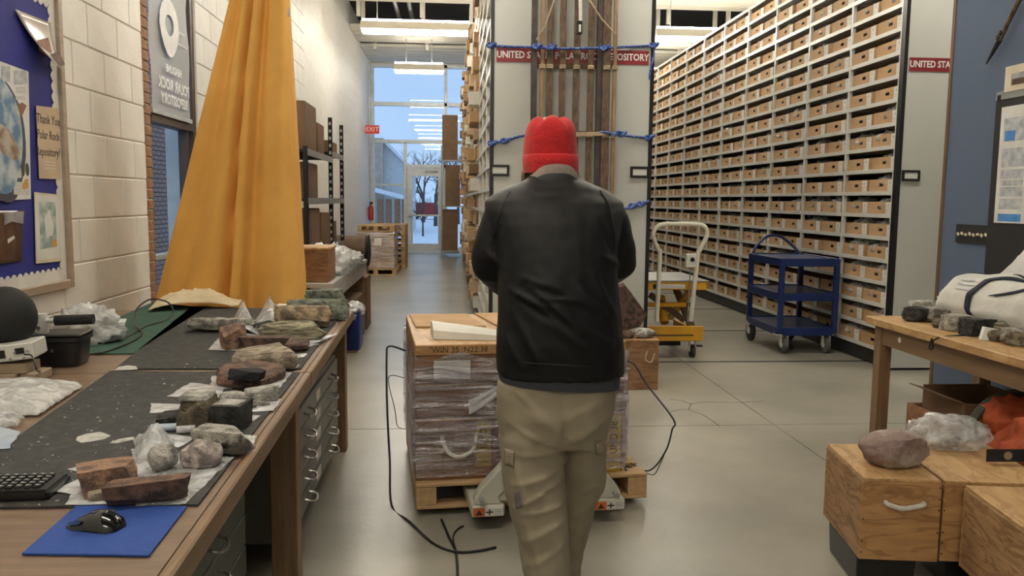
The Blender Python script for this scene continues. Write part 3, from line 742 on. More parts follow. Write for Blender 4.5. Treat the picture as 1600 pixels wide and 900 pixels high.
# ================================================================ MOBILE SHELVING
Y0, BAY, NB = 7.3, 1.0, 15
SZ0, SP, NS = 0.18, 0.212, 19
ZT = SZ0 + SP * NS - 0.02
def place(me, name, parent, loc):
    o = bpy.data.objects.new(name, me); COL.objects.link(o); o.parent = parent; o.location = Vector(loc) - worldloc(parent); return o
m_shelf = MB().b2((0, 0.02, -0.022), (0.55, BAY - 0.02, 0.0)).b2((-0.006, 0.02, -0.032), (0.006, BAY - 0.02, 0.006)).mesh('shelf', 'shelf_steel')
def unit(name, label, xf, parts_bays, near_panel):
    t = thing(name, label, 'shelving', (xf, Y0, 0))
    ye = Y0 + BAY * NB
    MB().b2((xf + 0.01, Y0 + 0.03, 0.012), (xf + 1.41, ye, 0.145)).build('carriage', 'dark_base', t)
    MB().b2((xf + 0.69, Y0 + 0.05, 0.145), (xf + 0.73, ye, ZT)).build('dark_back_panel', 'black_matte', t)  # black panel added to give the darkness behind the open shelves
    MB().b2((xf, Y0 + 0.03, ZT - 0.02), (xf + 1.42, ye, ZT + 0.02)).build('top_cover', 'shelf_steel', t)
    pan = MB().b2((xf + 0.012, Y0 - 0.03, 0.02), (xf + 1.408, Y0 + 0.03, ZT + 0.05)).build('end_panel', 'panel_white', t, bevel=0.004)
    for s in (0, 1.42): MB().b2((xf + s - (0.012 if s == 0 else 0.022), Y0 - 0.034, 0.015), (xf + s + (0.022 if s == 0 else 0.012), Y0 + 0.035, ZT + 0.05)).build('edge_trim', 'black_plastic', t)
    for k in range(NB + 1):
        y = Y0 + BAY * k + (0.05 if k == 0 else 0)
        po = MB()
        po.b2((xf - 0.004, y - 0.017, 0.145), (xf + 0.03, y + 0.017, ZT))
        for q in range(46):                                  # slots punched up the post show as raised rungs
            po.b2((xf - 0.007, y - 0.011, 0.2 + q * 0.0848), (xf - 0.003, y + 0.011, 0.235 + q * 0.0848))
        po.b2((xf + 0.52, y - 0.017, 0.145), (xf + 0.55, y + 0.017, ZT))
        po.build('post', 'shelf_steel', t)
    rest = MB()
    for b in range(NB):
        for k in range(NS):
            p = (xf, Y0 + BAY * b, SZ0 + SP * k)
            if b < parts_bays: place(m_shelf, 'shelf', t, p)
            else:
                rest.b2((xf, p[1] + 0.02, p[2] - 0.022), (xf + 0.55, p[1] + BAY - 0.02, p[2]))
                rest.b2((xf - 0.006, p[1] + 0.02, p[2] - 0.032), (xf + 0.006, p[1] + BAY - 0.02, p[2] + 0.006))
    r = rest.build('shelves_further_back', 'shelf_steel', t); r['kind'] = 'stuff'
    return t
XM, XU = 0.355, 4.08
um = unit('shelving_unit', 'tall mobile shelving unit behind the old sledge, white end panel', XM, 5, True)
ur = unit('shelving_unit', 'long mobile shelving unit full of cardboard boxes on the right', XU, 10, True)

def red_sign(par, xa, xb, full):
    z0, z1 = 2.745, 2.865
    s = MB().b2((xa, Y0 - 0.036, z0), (xb, Y0 - 0.030, z1)).build('sign', 'sign_red', par)
    text('UNITED STATES POLAR ROCK REPOSITORY', 0.082, 'white_ink', s, ((xa + xb) / 2, Y0 - 0.0375, (z0 + z1) / 2), (1, 0, 0), (0, 0, 1), 'lettering', sx=0.83, bold=0.022)
def card_frame(par, x0):
    f = MB(); z0, z1, w = 1.76, 1.86, 0.022; y = Y0 - 0.045; x1 = x0 + 0.17
    f.b2((x0, y, z0), (x1, y + 0.014, z0 + w)).b2((x0, y, z1 - w), (x1, y + 0.014, z1)).b2((x0, y, z0 + w), (x0 + w, y + 0.014, z1 - w)).b2((x1 - w, y, z0 + w), (x1, y + 0.014, z1 - w))
    f.build('card_holder', 'black_plastic', par)
    MB().b2((x0 + w, y + 0.004, z0 + w), (x1 - w, y + 0.013, z1 - w)).build('card', 'card_white', par)
red_sign(um, XM + 0.04, XM + 1.38, True); red_sign(ur, XU + 0.04, XU + 1.38, True)
card_frame(um, XM - 0.01); card_frame(um, XM + 1.24); card_frame(ur, XU + 0.03)

# ---- cardboard boxes: front looks down the aisle (-x); hand hole, white label
def box_mesh(w, h, d):
    m = MB(); hw = w / 2; t = 0.004
    y = [-hw, -0.035, 0.035, hw]; z = [0, h * 0.42, h * 0.66, h]
    for i in range(3):
        for j in range(3):
            if i == 1 and j == 1: continue
            m.add([(0, y[i], z[j]), (0, y[i + 1], z[j]), (0, y[i + 1], z[j + 1]), (0, y[i], z[j + 1])], [(0, 1, 2, 3)])
    m.b2((t, -hw, 0), (d, -hw + t, h)).b2((t, hw - t, 0), (d, hw, h)).b2((d - t, -hw + t, 0), (d, hw - t, h)).b2((0.0, -hw + t, 0), (d, hw - t, t))
    m.b2((0.03, -0.09, 0.004), (0.035, 0.09, h * 0.9), 1)      # black sheet standing in for the shade behind the hole
    return m.mesh('box_body', ['kraft', 'black_matte'])
BXW, BXH, BXD = 0.445, 0.118, 0.50
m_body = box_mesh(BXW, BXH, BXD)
lab = MB(); lab.b2((-0.002, -0.205, 0.006), (0, -0.115, 0.112)); 
lab.b2((-0.003, -0.172, 0.07), (-0.0019, -0.146, 0.098), 1).b2((-0.003, -0.19, 0.04), (-0.0019, -0.13, 0.046), 1).b2((-0.003, -0.19, 0.022), (-0.0019, -0.13, 0.028), 1)
m_label = lab.mesh('label', ['label_white', 'print_grey'])
def in_view(p):
    c = MCW.transposed() @ (Vector(p) - Vector((0, 0, CAMZ)))
    return c.z < 0 and 0 < 800 + F * c.x / -c.z < 1600 and -12 < 450 - F * c.y / -c.z < 900 and 800 + F * c.x / -c.z > 1008
cand = []; rest = MB()
rb = random.Random(4)
slots = []
for b in range(NB):
    for k in range(NS):
        for s in (0, 1):
            y = Y0 + BAY * b + 0.262 + s * 0.475 + rb.uniform(-0.010, 0.010)
            p = (XU + rb.uniform(-0.004, 0.03), y, SZ0 + SP * k + 0.001)
            slots.append((p, b, k, s))
vis = [q for q in slots if in_view((q[0][0], q[0][1], q[0][2] + 0.05))]
vis.sort(key=lambda q: (Vector(q[0]) - Vector((0, 0, CAMZ))).length)
near = set(id(q) for q in vis[:300])
bags = []
for q in slots:
    p, b, k, s = q
    if id(q) in near:
        lb = '%s cardboard box on %s shelf up, %s bay from the right-hand black post' % (('right', 'left')[s], ORD[k], ORD[b])
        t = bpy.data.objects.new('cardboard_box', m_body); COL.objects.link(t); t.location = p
        tag(t, lb, 'box', 'cardboard boxes on the right shelving unit')
        l = bpy.data.objects.new('label', m_label); COL.objects.link(l); l.parent = t
        if rb.random() < 0.62 and b < 8: bags.append((p, b, k, s))
    else:
        rest.b2((p[0], p[1] - BXW / 2, p[2]), (p[0] + 0.4, p[1] + BXW / 2, p[2] + BXH))
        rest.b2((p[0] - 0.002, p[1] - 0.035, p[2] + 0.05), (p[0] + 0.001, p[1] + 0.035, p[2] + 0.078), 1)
        rest.b2((p[0] - 0.002, p[1] - 0.205, p[2] + 0.006), (p[0], p[1] - 0.115, p[2] + 0.112), 2)
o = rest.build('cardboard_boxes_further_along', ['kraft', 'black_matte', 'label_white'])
tag(o, 'the remaining cardboard boxes far along and high on the right shelving unit', 'box', kind='stuff')
# clear bags poking out of some boxes
bmesh_bags = [lump('plastic_bag', 'bag_clear', (0, 0, -50), (0.20, 0.32, 0.13), None, seed=20 + i, amp=0.45, sub=3) for i in range(4)]
for i, (p, b, k, s) in enumerate(bags[:130]):
    o = bpy.data.objects.new('plastic_bag', bmesh_bags[i % 4].data); COL.objects.link(o)
    o.location = (p[0] + 0.115, p[1] + rb.uniform(-0.05, 0.05), p[2] + 0.045); o.rotation_euler = (0, 0, rb.uniform(-0.4, 0.4)); o.scale = (1, rb.uniform(0.8, 1.15), rb.uniform(0.8, 1.05))
    tag(o, 'clear bag in the %s box on %s shelf up, %s bay from right-hand post' % (('right', 'left')[s], ORD[k], ORD[b]), 'bag', 'clear bags in the boxes')
for o in bmesh_bags: bpy.data.objects.remove(o, do_unlink=True)

# ---- mixed boxes on the left face of the central unit, jutting into the aisle
near_m = []; stuff = MB()
rc = random.Random(12)
for b in range(NB):
    for k in range(NS):
        for s in (0, 1):
            if rc.random() < (0.12 if b < 3 else 0.03): continue
            w = rc.uniform(0.36, 0.46); h = rc.uniform(0.11, 0.175); out = rc.uniform(-0.05, 0.02) if b < 3 else rc.uniform(-0.04, 0.13)
            y = Y0 + BAY * b + 0.26 + s * 0.475; z = SZ0 + SP * k + 0.001
            x = XM - out
            if b < 3:
                near_m.append((x, y, z, w, h, b, k, s))
            else:
                mi = rc.choice((0, 0, 1, 1, 2, 3)); stuff.b2((x, y - w / 2, z), (x + 0.4, y + w / 2, z + h), mi)
                if rc.random() < 0.4: stuff.b2((x - 0.002, y - w / 2 + 0.02, z + 0.01), (x, y - w / 2 + 0.11, z + h - 0.01), 3)
for x, y, z, w, h, b, k, s in near_m:
    t = bpy.data.objects.new('cardboard_box', m_body); COL.objects.link(t); t.location = (x + 0.06, y, z); t.scale = (0.9, w / BXW, h / BXH)
    tag(t, '%s box on %s shelf up, %s bay of central unit, left aisle face' % (('near', 'far')[s], ORD[k], ORD[b]), 'box', 'cardboard boxes on the central shelving unit')
# taller pile on top
for b in range(3, 14):
    for s in range(2):
        if rc.random() < 0.75:
            y = Y0 + BAY * b + 0.25 + s * 0.5; h = rc.uniform(0.12, 0.32); w = rc.uniform(0.3, 0.45)
            stuff.b2((XM - rc.uniform(-0.05, 0.08), y - w / 2, ZT + 0.021), (XM + 0.4, y + w / 2, ZT + 0.021 + h), rc.choice((0, 2, 3)))
o = stuff.build('cardboard_boxes_of_the_far_bays', ['kraft', 'kraft_pale', 'kraft_dark', 'label_white'])
tag(o, 'crowded cardboard boxes jutting into the left aisle from the central unit', 'box', kind='stuff')
o = rock('foam_block', 'tube_cream', (XM + 0.02, 9.9, ZT + 0.021), (0.16, 0.3, 0.34), 'cream foam lump on top of the central shelving unit', seed=77, blocky=0.7, cat='foam')

# ---- cartons by the end glazing
rk = thing('storage_rack', 'narrow rack of tall brown cartons at the end of the left aisle', 'rack', (0.05, 22.7, 0))
for x in (-0.24, 0.50):
    for y in (22.5, 23.1): MB().b2((x - 0.02, y - 0.02, 0), (x + 0.02, y + 0.02, 3.0)).build('post', 'steel_grey', rk)
for z in (0.16, 1.38, 2.62): MB().b2((-0.26, 22.48, z - 0.03), (0.52, 23.12, z)).build('shelf', 'steel_grey', rk)
def carton(c, d, label, mat='kraft', rz=0.0, group=None, tape=True):
    t = thing('carton', label, 'box', c, rz, group)
    MB().box((0, 0, d[2] / 2), d).build('carton_body', mat, t, world=False, bevel=0.006)
    if tape:
        MB().box((0, 0, d[2] + 0.0008), (d[0] * 0.99, 0.05, 0.0016)).build('tape', 'kraft_pale', t, world=False)
        for s in (-1, 1):
            MB().box((0, s * d[1] * 0.25, d[2] + 0.002), (d[0] * 0.985, d[1] * 0.44, 0.004)).build('flap', mat, t, world=False)
    return t
carton((-0.02, 22.8, 2.621), (0.42, 0.5, 1.20), 'highest tall brown carton at the end of the left aisle', 'kraft_dark')
carton((0.06, 22.8, 1.381), (0.40, 0.5, 1.10), 'middle tall brown carton at the end of the left aisle', 'kraft_dark')
carton((-0.02, 22.8, 0.161), (0.44, 0.5, 1.12), 'lowest tall brown carton at the end of the left aisle', 'kraft_dark')
# exit sign and extinguisher by the corner
ex = thing('exit_sign', 'red exit sign hanging before the glass in the far left corner', 'sign', (-2.08, 22.4, 3.28))
MB().b2((-2.27, 22.37, 3.28), (-1.90, 22.41, 3.50)).build('sign_face', 'exit_red', ex)
text('EXIT', 0.17, 'white_ink', ex, (-2.085, 22.368, 3.39), (1, 0, 0), (0, 0, 1), 'lettering')
MB().b2((-2.30, 22.38, 3.36), (-2.26, 22.40, 3.40)).build('bracket', 'steel_grey', ex)
fe = thing('fire_extinguisher', 'red fire extinguisher on the wall in the far left corner', 'extinguisher', (-2.2, 23.0, 0.95))
MB().lathe([(0.02, 0), (0.075, 0.02), (0.075, 0.36), (0.03, 0.43), (0.03, 0.46)], (-2.2, 23.0, 0.95)).build('cylinder', 'extinguisher_red', fe, smooth=True)
MB().b2((-2.23, 22.95, 1.41), (-2.14, 23.02, 1.47)).build('valve_handle', 'black_plastic', fe)
MB().b2((-2.30, 22.97, 1.1), (-2.26, 23.03, 1.3)).build('wall_bracket', 'steel_grey', fe)
cd = MB(); cd.tube([(XW + 0.04, 23.4, 0.05), (XW + 0.04, 23.4, 5.3)], 0.025, 8)
tag(cd.build('wall_conduit', 'alu_frame', smooth=True), 'thin vertical conduit on the left wall by the glazing', 'pipe')

# ================================================================ BULLETIN BOARD AND PAPERS ON THE LEFT WALL
yb0, yb1, zb0, zb1 = 3.2, 5.055, 1.035, 2.70
bb = thing('bulletin_board', 'bulletin board with blue backing and scalloped white border', 'bulletin board', (XW, 4.2, zb0))
MB().b2((XW + 0.001, yb0, zb0 + 0.02), (XW + 0.012, yb1, zb1)).build('backing', 'board_blue', bb)
def frame4(name, mat, w, x0, x1):
    for a, b in (((yb0, zb0 - 0.03), (yb1, zb0 + w - 0.03)), ((yb0, zb1 - 0.01), (yb1, zb1 + w - 0.01)), ((yb1, zb0 - 0.03), (yb1 + w, zb1 + w - 0.01))):
        MB().b2((x0, a[0], a[1]), (x1, b[0], b[1])).build(name, mat, bb, bevel=0.004)
frame4('frame_rail', 'board_frame', 0.05, XW + 0.001, XW + 0.04)
def scallop(along, fixed, inward, a, b, name='border', xo=0.0125):
    n = int((b - a) / 0.06); P = []
    for i in range(n * 6 + 1):
        t = a + (b - a) * i / (n * 6); w = 0.058 + 0.022 * abs(math.sin(PI * i / 6))
        P.append((t, fixed + inward * w))
    if along == 'y': poly = [(XW + xo, t, z) for t, z in P] + [(XW + xo, b, fixed), (XW + xo, a, fixed)]
    else: poly = [(XW + xo, z, t) for t, z in P] + [(XW + xo, fixed, b), (XW + xo, fixed, a)]
    MB().prism(poly, (0.003, 0, 0)).build(name, 'border_white', bb)
scallop('y', zb0 + 0.02, 1, yb0, yb1); scallop('y', zb1 - 0.01, -1, yb0, yb1); scallop('z', yb1, -1, zb0 + 0.02, zb1 - 0.01, xo=0.0148)
# papers: plane of the wall, (y, z) corners measured on the wall face
XP = XW + 0.0195
def onwall(px, py, x=XP): v = at(px, py, x=x); return (v.y, v.z)
def paper(name, mat, pts, label, th=0.0015, x=XP, cat='poster', curl=0.0):
    t = MB(); P = [(x, *p) for p in pts]
    if curl:
        def fn(u, v):
            a = Vector(P[0]).lerp(Vector(P[1]), u); b = Vector(P[3]).lerp(Vector(P[2]), u); q = a.lerp(b, v); q.x += curl * (v ** 2) * (0.35 + 0.65 * (1 - u)) + 0.004; return q
        t.grid(fn, 8, 12); o = t.build(name, mat, smooth=True)
        sd = o.modifiers.new('thick', 'SOLIDIFY'); sd.thickness = 0.0012
    else:
        t.prism(P, (th, 0, 0)); o = t.build(name, mat)
    return tag(o, label, cat)
def patch(par, name, mat, pts, lift, th=0.0008, x=XP):
    MB().prism([(x + lift, *p) for p in pts], (th, 0, 0)).build(name, mat, par)
def blob(c, ry, rz, n=28, seed=1, k=0.12, rot=0.0):
    out = []
    for i in range(n):
        a = 2 * PI * i / n; r = 1 + k * noise.noise(Vector((math.cos(a) * 1.5, math.sin(a) * 1.5, seed)))
        y, z = ry * r * math.cos(a), rz * r * math.sin(a)
        out.append((c[0] + y * math.cos(rot) - z * math.sin(rot), c[1] + y * math.sin(rot) + z * math.cos(rot)))
    return out
def ow(*q): return [onwall(*p) for p in q]
# big rock poster
A = onwall(44, 112); B = onwall(48, 311); yl = 3.55
po = paper('rock_poster', 'paper_white', [(yl, B[1] - 0.03), (B[0], B[1]), (A[0], A[1]), (yl, A[1] + 0.04)], 'large white poster with a blue and brown cut rock, pinned left')
patch(po, 'rock_shadow', 'poster_shadow', blob(onwall(3, 218), 0.235, 0.31, seed=3, k=0.08), 0.0016)
patch(po, 'rock_picture', 'poster_rock', blob(onwall(-3, 210), 0.235, 0.29, seed=3, k=0.08), 0.0026)
patch(po, 'rock_picture', 'poster_rock_brown', blob(onwall(8, 222), 0.13, 0.07, seed=9, rot=-0.5), 0.0034)
def pq(nm, mt, a, b): patch(po, nm, mt, ow((a[0], b[1]), (b[0], b[1]), (b[0], a[1]), (a[0], a[1])), 0.0017)
pq('inset_picture', 'print_grey', (1, 103), (15, 128)); pq('inset_picture', 'print_grey', (21, 110), (42, 132))
patch(po, 'inset_picture', 'print_brown', ow((24, 178), (33, 183), (41, 165), (34, 160), (28, 163)), 0.0017)
for a, b in (((24, 136), (40, 146)), ((24, 150), (38, 156)), ((5, 265), (17, 300)), ((21, 262), (33, 278)), ((21, 284), (33, 304)), ((34, 285), (45, 305))): pq('text_block', 'print_text', a, b)
patch(po, 'chart', 'print_orange', ow((34, 290), (38, 281), (43, 279), (43, 294), (36, 296)), 0.0025)
for x in (35, 42): patch(po, 'specimen_picture', 'gear_green', blob(onwall(x, 265), 0.02, 0.035, seed=2, k=0), 0.0018)
# curling photo
o = paper('curled_photo', 'photo_gloss', ow((22, 14), (78, 36), (83, 106), (66, 108))[::1], 'glossy photo curling away from the board top', cat='photo', curl=0.10)
cp = ow((48, 62), (64, 58), (70, 82), (60, 86), (50, 78)); P = [(XP + 0.038, *p) for p in cp]
MB().prism(P, (0.002, 0, 0)).build('picture_subject', 'print_brown', o)
P = [(XP + 0.075, *p) for p in ow((56, 84), (70, 80), (80, 100), (72, 104))]; MB().prism(P, (0.002, 0, 0)).build('picture_shade', 'print_dark', o)
# thank-you note
tn = paper('thank_you_note', 'paper_tan', ow((56, 165), (90, 169), (95, 280), (61, 279)), 'tan handwritten thank-you note pinned on the blue board', cat='note')
c = [onwall(75, v) for v in (188, 212, 224, 238)]
for s, (y, z), sz in (('Thank You', c[0], 0.075), ('Polar Rock', c[1], 0.072), ('Repository!', c[3], 0.072)):
    text(s, sz, 'black_ink', tn, (XP + 0.002, y, z), (0, 1, 0), (0, 0, 1), 'handwriting', ext=0.0004, sx=0.82, shear=0.1)
for v in (253, 258, 263): 
    y, z = onwall(77, v); MB().b2((XP + 0.0016, y - 0.07, z - 0.003), (XP + 0.002, y + 0.07, z + 0.003)).build('signature', 'print_text', tn)
# small map print
mp_ = paper('map_print', 'paper_cream', ow((53, 300), (91, 304), (95, 408), (56, 412)), 'small teal map print with wide pale margins, pinned low', cat='print')
patch(mp_, 'mount', 'paper_white', ow((54, 304), (91, 308), (94, 402), (57, 407)), 0.0016)
patch(mp_, 'map_picture', 'map_teal', ow((60, 315), (86, 316), (88, 385), (62, 390)), 0.0024)
patch(mp_, 'map_land', 'paper_white', blob(onwall(75, 352), 0.045, 0.085, seed=4, k=0.5), 0.0032)
patch(mp_, 'legend', 'print_orange', ow((80, 375), (87, 374), (88, 384), (81, 386)), 0.0032)
# dark landscape photo low left
dp = paper('dark_photo', 'print_dark', [(3.75, onwall(3, 410)[1]), onwall(33, 408), onwall(34, 329), (3.75, onwall(2, 330)[1] + 0.01)], 'dark curling landscape photo in the board lower corner', cat='photo', curl=0.02)
patch(dp, 'sky', 'print_sky', ow((2, 332), (33, 331), (32, 350), (14, 346), (2, 352)), 0.014)
patch(dp, 'snow_patch', 'paper_white', ow((2, 374), (12, 368), (14, 372), (3, 380)), 0.03)

# ================================================================ WINDOW BANNER (seen from its back, so its lettering is reversed)
bn = thing('window_banner', 'translucent grey banner with reversed white lettering hung in left window', 'banner', (XW - 0.012, 7.15, 2.2))
XB = XW - 0.012
def bfn(u, v): return (XB + 0.012 * math.sin(v * 14 + u * 3) * (0.3 + v), 6.655 + u * 0.95 + 0.006 * math.sin(v * 9), 2.22 + v * 1.6)
MB().grid(bfn, 24, 10).build('banner_cloth', 'banner_grey', bn, smooth=True)
MB().b2((XB - 0.012, 6.64, 2.20), (XB + 0.014, 7.62, 2.235)).build('hem_bar', 'alu_frame', bn)
for s, z, sz in (('HEADLINE', 2.585, 0.085), ('POLAR', 2.455, 0.125), ('ROCK', 2.455, 0.125), ('REPOSITORY', 2.335, 0.115)):
    text(s, sz, 'banner_ink', bn, (XB + 0.022, 7.14 + {'POLAR': 0.20, 'ROCK': -0.205}.get(s, 0.0), z), (0, -1, 0), (0, 0, 1), 'lettering', ext=0.0005, sx=0.98, bold=0.03)
def ring_prism(par, name, mat, outer, inner, x, th):
    n = len(outer); m = MB(); vs = [(x, *p) for p in outer] + [(x, *p) for p in inner]
    vs += [(x + th, *p) for p in outer] + [(x + th, *p) for p in inner]; fs = []
    for i in range(n):
        j = (i + 1) % n; fs += [(i, j, n + j, n + i), (2 * n + i, 3 * n + i, 3 * n + j, 2 * n + j), (i, 2 * n + i, 2 * n + j, j), (n + i, n + j, 3 * n + j, 3 * n + i)]
    m.add(vs, fs).build(name, mat, par)
EY, EZ = 7.07, 2.92
shield = [(EY + 0.235 * math.sin(a) * (1 - 0.25 * max(0, -math.cos(a))), EZ + 0.235 * math.cos(a)) for a in [2 * PI * i / 16 for i in range(16)]]
inner = [(EY + (y - EY) * 0.45, EZ + 0.02 + (z - EZ) * 0.36) for y, z in shield]
ring_prism(bn, 'emblem', 'banner_ink', shield, inner, XB + 0.020, 0.001)
for z, a, b in ((2.93, 7.16, 7.46), (2.83, 7.2, 7.52)): MB().b2((XB + 0.018, a, z), (XB + 0.020, b, z + 0.008)).build('rule_line', 'banner_ink', bn)

# ================================================================ YELLOW PYRAMID TENT HUNG UP TO DRY
tt = thing('pyramid_tent', 'tall yellow canvas pyramid tent hanging in folds behind the bench', 'tent', (-1.5, 5.95, 0))
def tentring(z):
    k = (z) / 4.6
    yc = 5.85
    # silhouette: left edge runs out toward the floor, right edge nearly upright
    xl = -1.506 - (2.9 - z) * 0.262; xr = -1.103 + (2.9 - z) * 0.046
    hw = max((xr - xl) / 2, 0.03); xc = (xr + xl) / 2
    pts = []
    n = 150
    for j in range(n):
        a = 2 * PI * j / n
        ca, sa = math.cos(a), math.sin(a)
        q = 1 / max(abs(ca), abs(sa)) ** 0.75
        fold = 0.0
        for (fa, w, amp) in ((-1.15, 0.10, -0.055), (-1.42, 0.07, 0.030), (-1.62, 0.05, -0.060), (-1.85, 0.16, 0.045), (-2.25, 0.12, -0.045), (-2.55, 0.15, 0.03), (-0.75, 0.12, 0.035), (-1.52, 0.03, 0.03)):
            d = (a - 2 * PI if a > PI else a) - fa - 0.10 * math.sin(z * 0.9 + fa * 3)
            fold += amp * math.exp(-(d / w) ** 2)
        fold += 0.010 * noise.noise(Vector((ca * 5, sa * 5, z * 1.1))) + 0.012 * noise.noise(Vector((ca * 9, sa * 9, z * 4))) * max(0, 1.6 - z)
        s = min(1, 0.35 + hw)
        pts.append((xc + hw * ca * min(q, 1.12) * 0.93 + fold * ca * s, yc + 0.1 + (hw * 0.62 + 0.03) * sa * min(q, 1.15) + fold * sa * 1.6 * s, z))
    return pts
MB().rings([tentring(0.005 + 4.3 * i / 60) for i in range(61)]).build('canvas', 'tent_yellow', tt, smooth=80)
MB().tube([(-1.1, 5.95, 4.2), (-1.1, 5.95, 5.42)], 0.012, 6).build('hanging_rope', 'rope_tan', tt)
# small ties up at the crown side
MB().tube([at(452, 14, y=5.6), at(451, 26, y=5.6)], 0.008, 6).build('toggle', 'rope_white', tt)

# ================================================================ WORK BENCHES
TZ = 0.86
ROT = 0.0255     # benches stand slightly askew to the wall
def bx(y): return -0.535 - ROT * (y - 1.478)      # front edge
def bench(y0, y1, label, near):
    x0 = bx(y0); t = thing('work_bench', label, 'table', (x0 - 0.8, (y0 + y1) / 2, 0), 0)
    A = [(bx(y0), y0), (bx(y1), y1), (max(bx(y1) - 1.64, XW + 0.006), y1), (max(bx(y0) - 1.64, XW + 0.006), y0)]
    MB().prism([(a, b, TZ - 0.035) for a, b in A], (0, 0, 0.035)).build('table_top', 'laminate', t)
    MB().prism([(bx(y0) - 0.0, y0, TZ - 0.06), (bx(y1), y1, TZ - 0.06), (bx(y1) + 0.028, y1, TZ - 0.06), (bx(y0) + 0.028, y0, TZ - 0.06)], (0, 0, 0.0615)).build('edge_strip', 'table_wood', t, bevel=0.005)
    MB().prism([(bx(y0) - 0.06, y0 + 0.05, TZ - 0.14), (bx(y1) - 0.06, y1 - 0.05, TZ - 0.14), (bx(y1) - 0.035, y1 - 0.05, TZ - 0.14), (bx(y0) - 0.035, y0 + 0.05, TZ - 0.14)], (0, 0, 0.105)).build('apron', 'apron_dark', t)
    for y in (y0 + 0.09, y1 - 0.09):
        xi = 0.0 if near or y > y0 + 0.5 else 0.30
        MB().b2((bx(y) - 0.115 - xi, y - 0.045, 0), (bx(y) - 0.012 - xi, y + 0.045, TZ - 0.035)).build('leg', 'table_wood_up', t, bevel=0.004)
        MB().b2((max(bx(y) - 1.6, XW + 0.02), y - 0.045, 0), (max(bx(y) - 1.5, XW + 0.12), y + 0.045, TZ - 0.035)).build('leg', 'table_wood_up', t, bevel=0.004)
    return t
bench(1.05, 3.255, 'near wooden work bench with laminate top along the left wall', True)
bench(3.265, 5.10, 'far wooden work bench below the yellow tent', False)
def mat_on(name, mat, pts, label, th=0.005):
    P = [at(*p, z=TZ) for p in pts]
    o = MB().prism([(p.x, p.y, TZ + 0.0015) for p in P], (0, 0, th)).build(name, mat)
    return tag(o, label, 'mat')
mat_on('rubber_mat', 'mat_black', [(-130, 798), (310, 792), (468, 584), (172, 582)], 'black rubber mat on the near bench')
mat_on('rubber_mat', 'mat_black', [(180, 578), (470, 578), (537, 487), (300, 480)], 'black rubber mat on the far bench under the large rocks')
mat_on('rubber_mat', 'mat_green', [(113, 555), (208, 554), (322, 482), (238, 474), (168, 505)], 'green mat along the wall behind the black mats')
TM = TZ + 0.0068
def T(px, py, z=TM): return at(px, py, z=z)
# chips and dust on the mats
rd = random.Random(3); du = MB()
for i in range(260):
    u, v = rd.uniform(0.0, 1), rd.random()
    py = 500 + 290 * v ** 1.2; px = 180 + (py - 480) * -0.9 + u * (330 + (py - 480) * 0.2)
    if px > 545 - (py - 485) * 0.71 - 16 or px < 5 or (px < 250 - (py - 520) * 1.9 + 120 and py < 590): continue
    p = T(px, py); s = rd.uniform(0.0009, 0.0036) * (0.6 + p.y * 0.18)
    if 0.6 < p.y < 3.22 or 3.28 < p.y < 5.0: du.box((p.x, p.y, TM + s * 0.25), (s * rd.uniform(1, 2.6), s * rd.uniform(1, 2), s * 0.6), (0, 0, rd.uniform(0, 3)))
tag(du.build('rock_chips', 'dust'), 'scattered pale rock chips on the black mats', 'chips', kind='stuff')
def dustpile(c, pts, label, seed):
    P = [T(*p) for p in pts]; m = MB(); rr = random.Random(seed); cx = sum((p for p in P), Vector()) / len(P)
    rings = []
    for k, h in ((1.0, 0.0), (0.9, 0.002), (0.5, 0.004), (0.15, 0.0045)):
        rings.append([(cx.x + (p.x - cx.x) * k * rr.uniform(0.85, 1.1), cx.y + (p.y - cx.y) * k * rr.uniform(0.85, 1.1), TM + h) for p in P])
    m.rings(rings); tag(m.build('dust_pile', 'dust', smooth=True), label, 'dust')
dustpile(0, [(117, 688), (122, 682), (135, 678), (155, 675), (170, 677), (172, 681), (160, 687), (140, 690), (128, 691)], 'oval patch of pale rock dust on the near black mat', 1)
dustpile(0, [(172, 692), (185, 687), (207, 683), (211, 686), (195, 690), (182, 693)], 'thin streak of pale dust beside the oval dust patch', 2)
dustpile(0, [(178, 578.5), (186, 573), (200, 571), (215, 573), (214, 577), (200, 578.5)], 'white dust pile at the far mat near corner', 5)

# ---- mouse pad, mouse, keyboard
P = [T(x, y, TZ) for x, y in ((34, 869), (233, 872), (292, 795), (120, 793))]
mo = MB(); mo.prism([(p.x, p.y, TZ + 0.0015) for p in P], (0, 0, 0.005))
tag(mo.build('mouse_pad', 'mousepad_blue', bevel=0.001), 'dark blue mouse pad on the near end of the bench', 'mouse pad')
pc = T(152, 822, TZ + 0.007)
ms = thing('computer_mouse', 'glossy black computer mouse on the blue mouse pad', 'mouse', (pc.x, pc.y, TZ + 0.0068), R(-18))
prof = [(0.0, 0.004, 0.9), (0.2, 0.020, 1.0), (0.45, 0.034, 1.0), (0.7, 0.036, 1.0), (0.9, 0.024, 0.9), (1.0, 0.008, 0.6)]
m = MB(); rings = []
for u, h, wd in prof:
    rings.append([(-0.058 + 0.116 * u, 0.033 * wd * math.cos(a) * (1 if h > 0.01 else 0.8), max(0, h * math.sin(a)) if a <= PI else 0.0) for a in [2 * PI * j / 20 for j in range(20)]])
m.rings(rings).build('shell', 'black_gloss', ms, world=False, smooth=60)
MB().prism([(-0.050, -0.022, 0.012), (-0.015, -0.026, 0.024), (-0.015, -0.0275, 0.016), (-0.050, -0.026, 0.008)], (0, -0.006, -0.002)).build('button', 'mouse_blue', ms, world=False, bevel=0.002)
MB().lathe([(0.009, -0.003), (0.009, 0.003)], (0.036, 0, 0.030), 'y', 14).build('scroll_wheel', 'rubber_dark', ms, world=False)
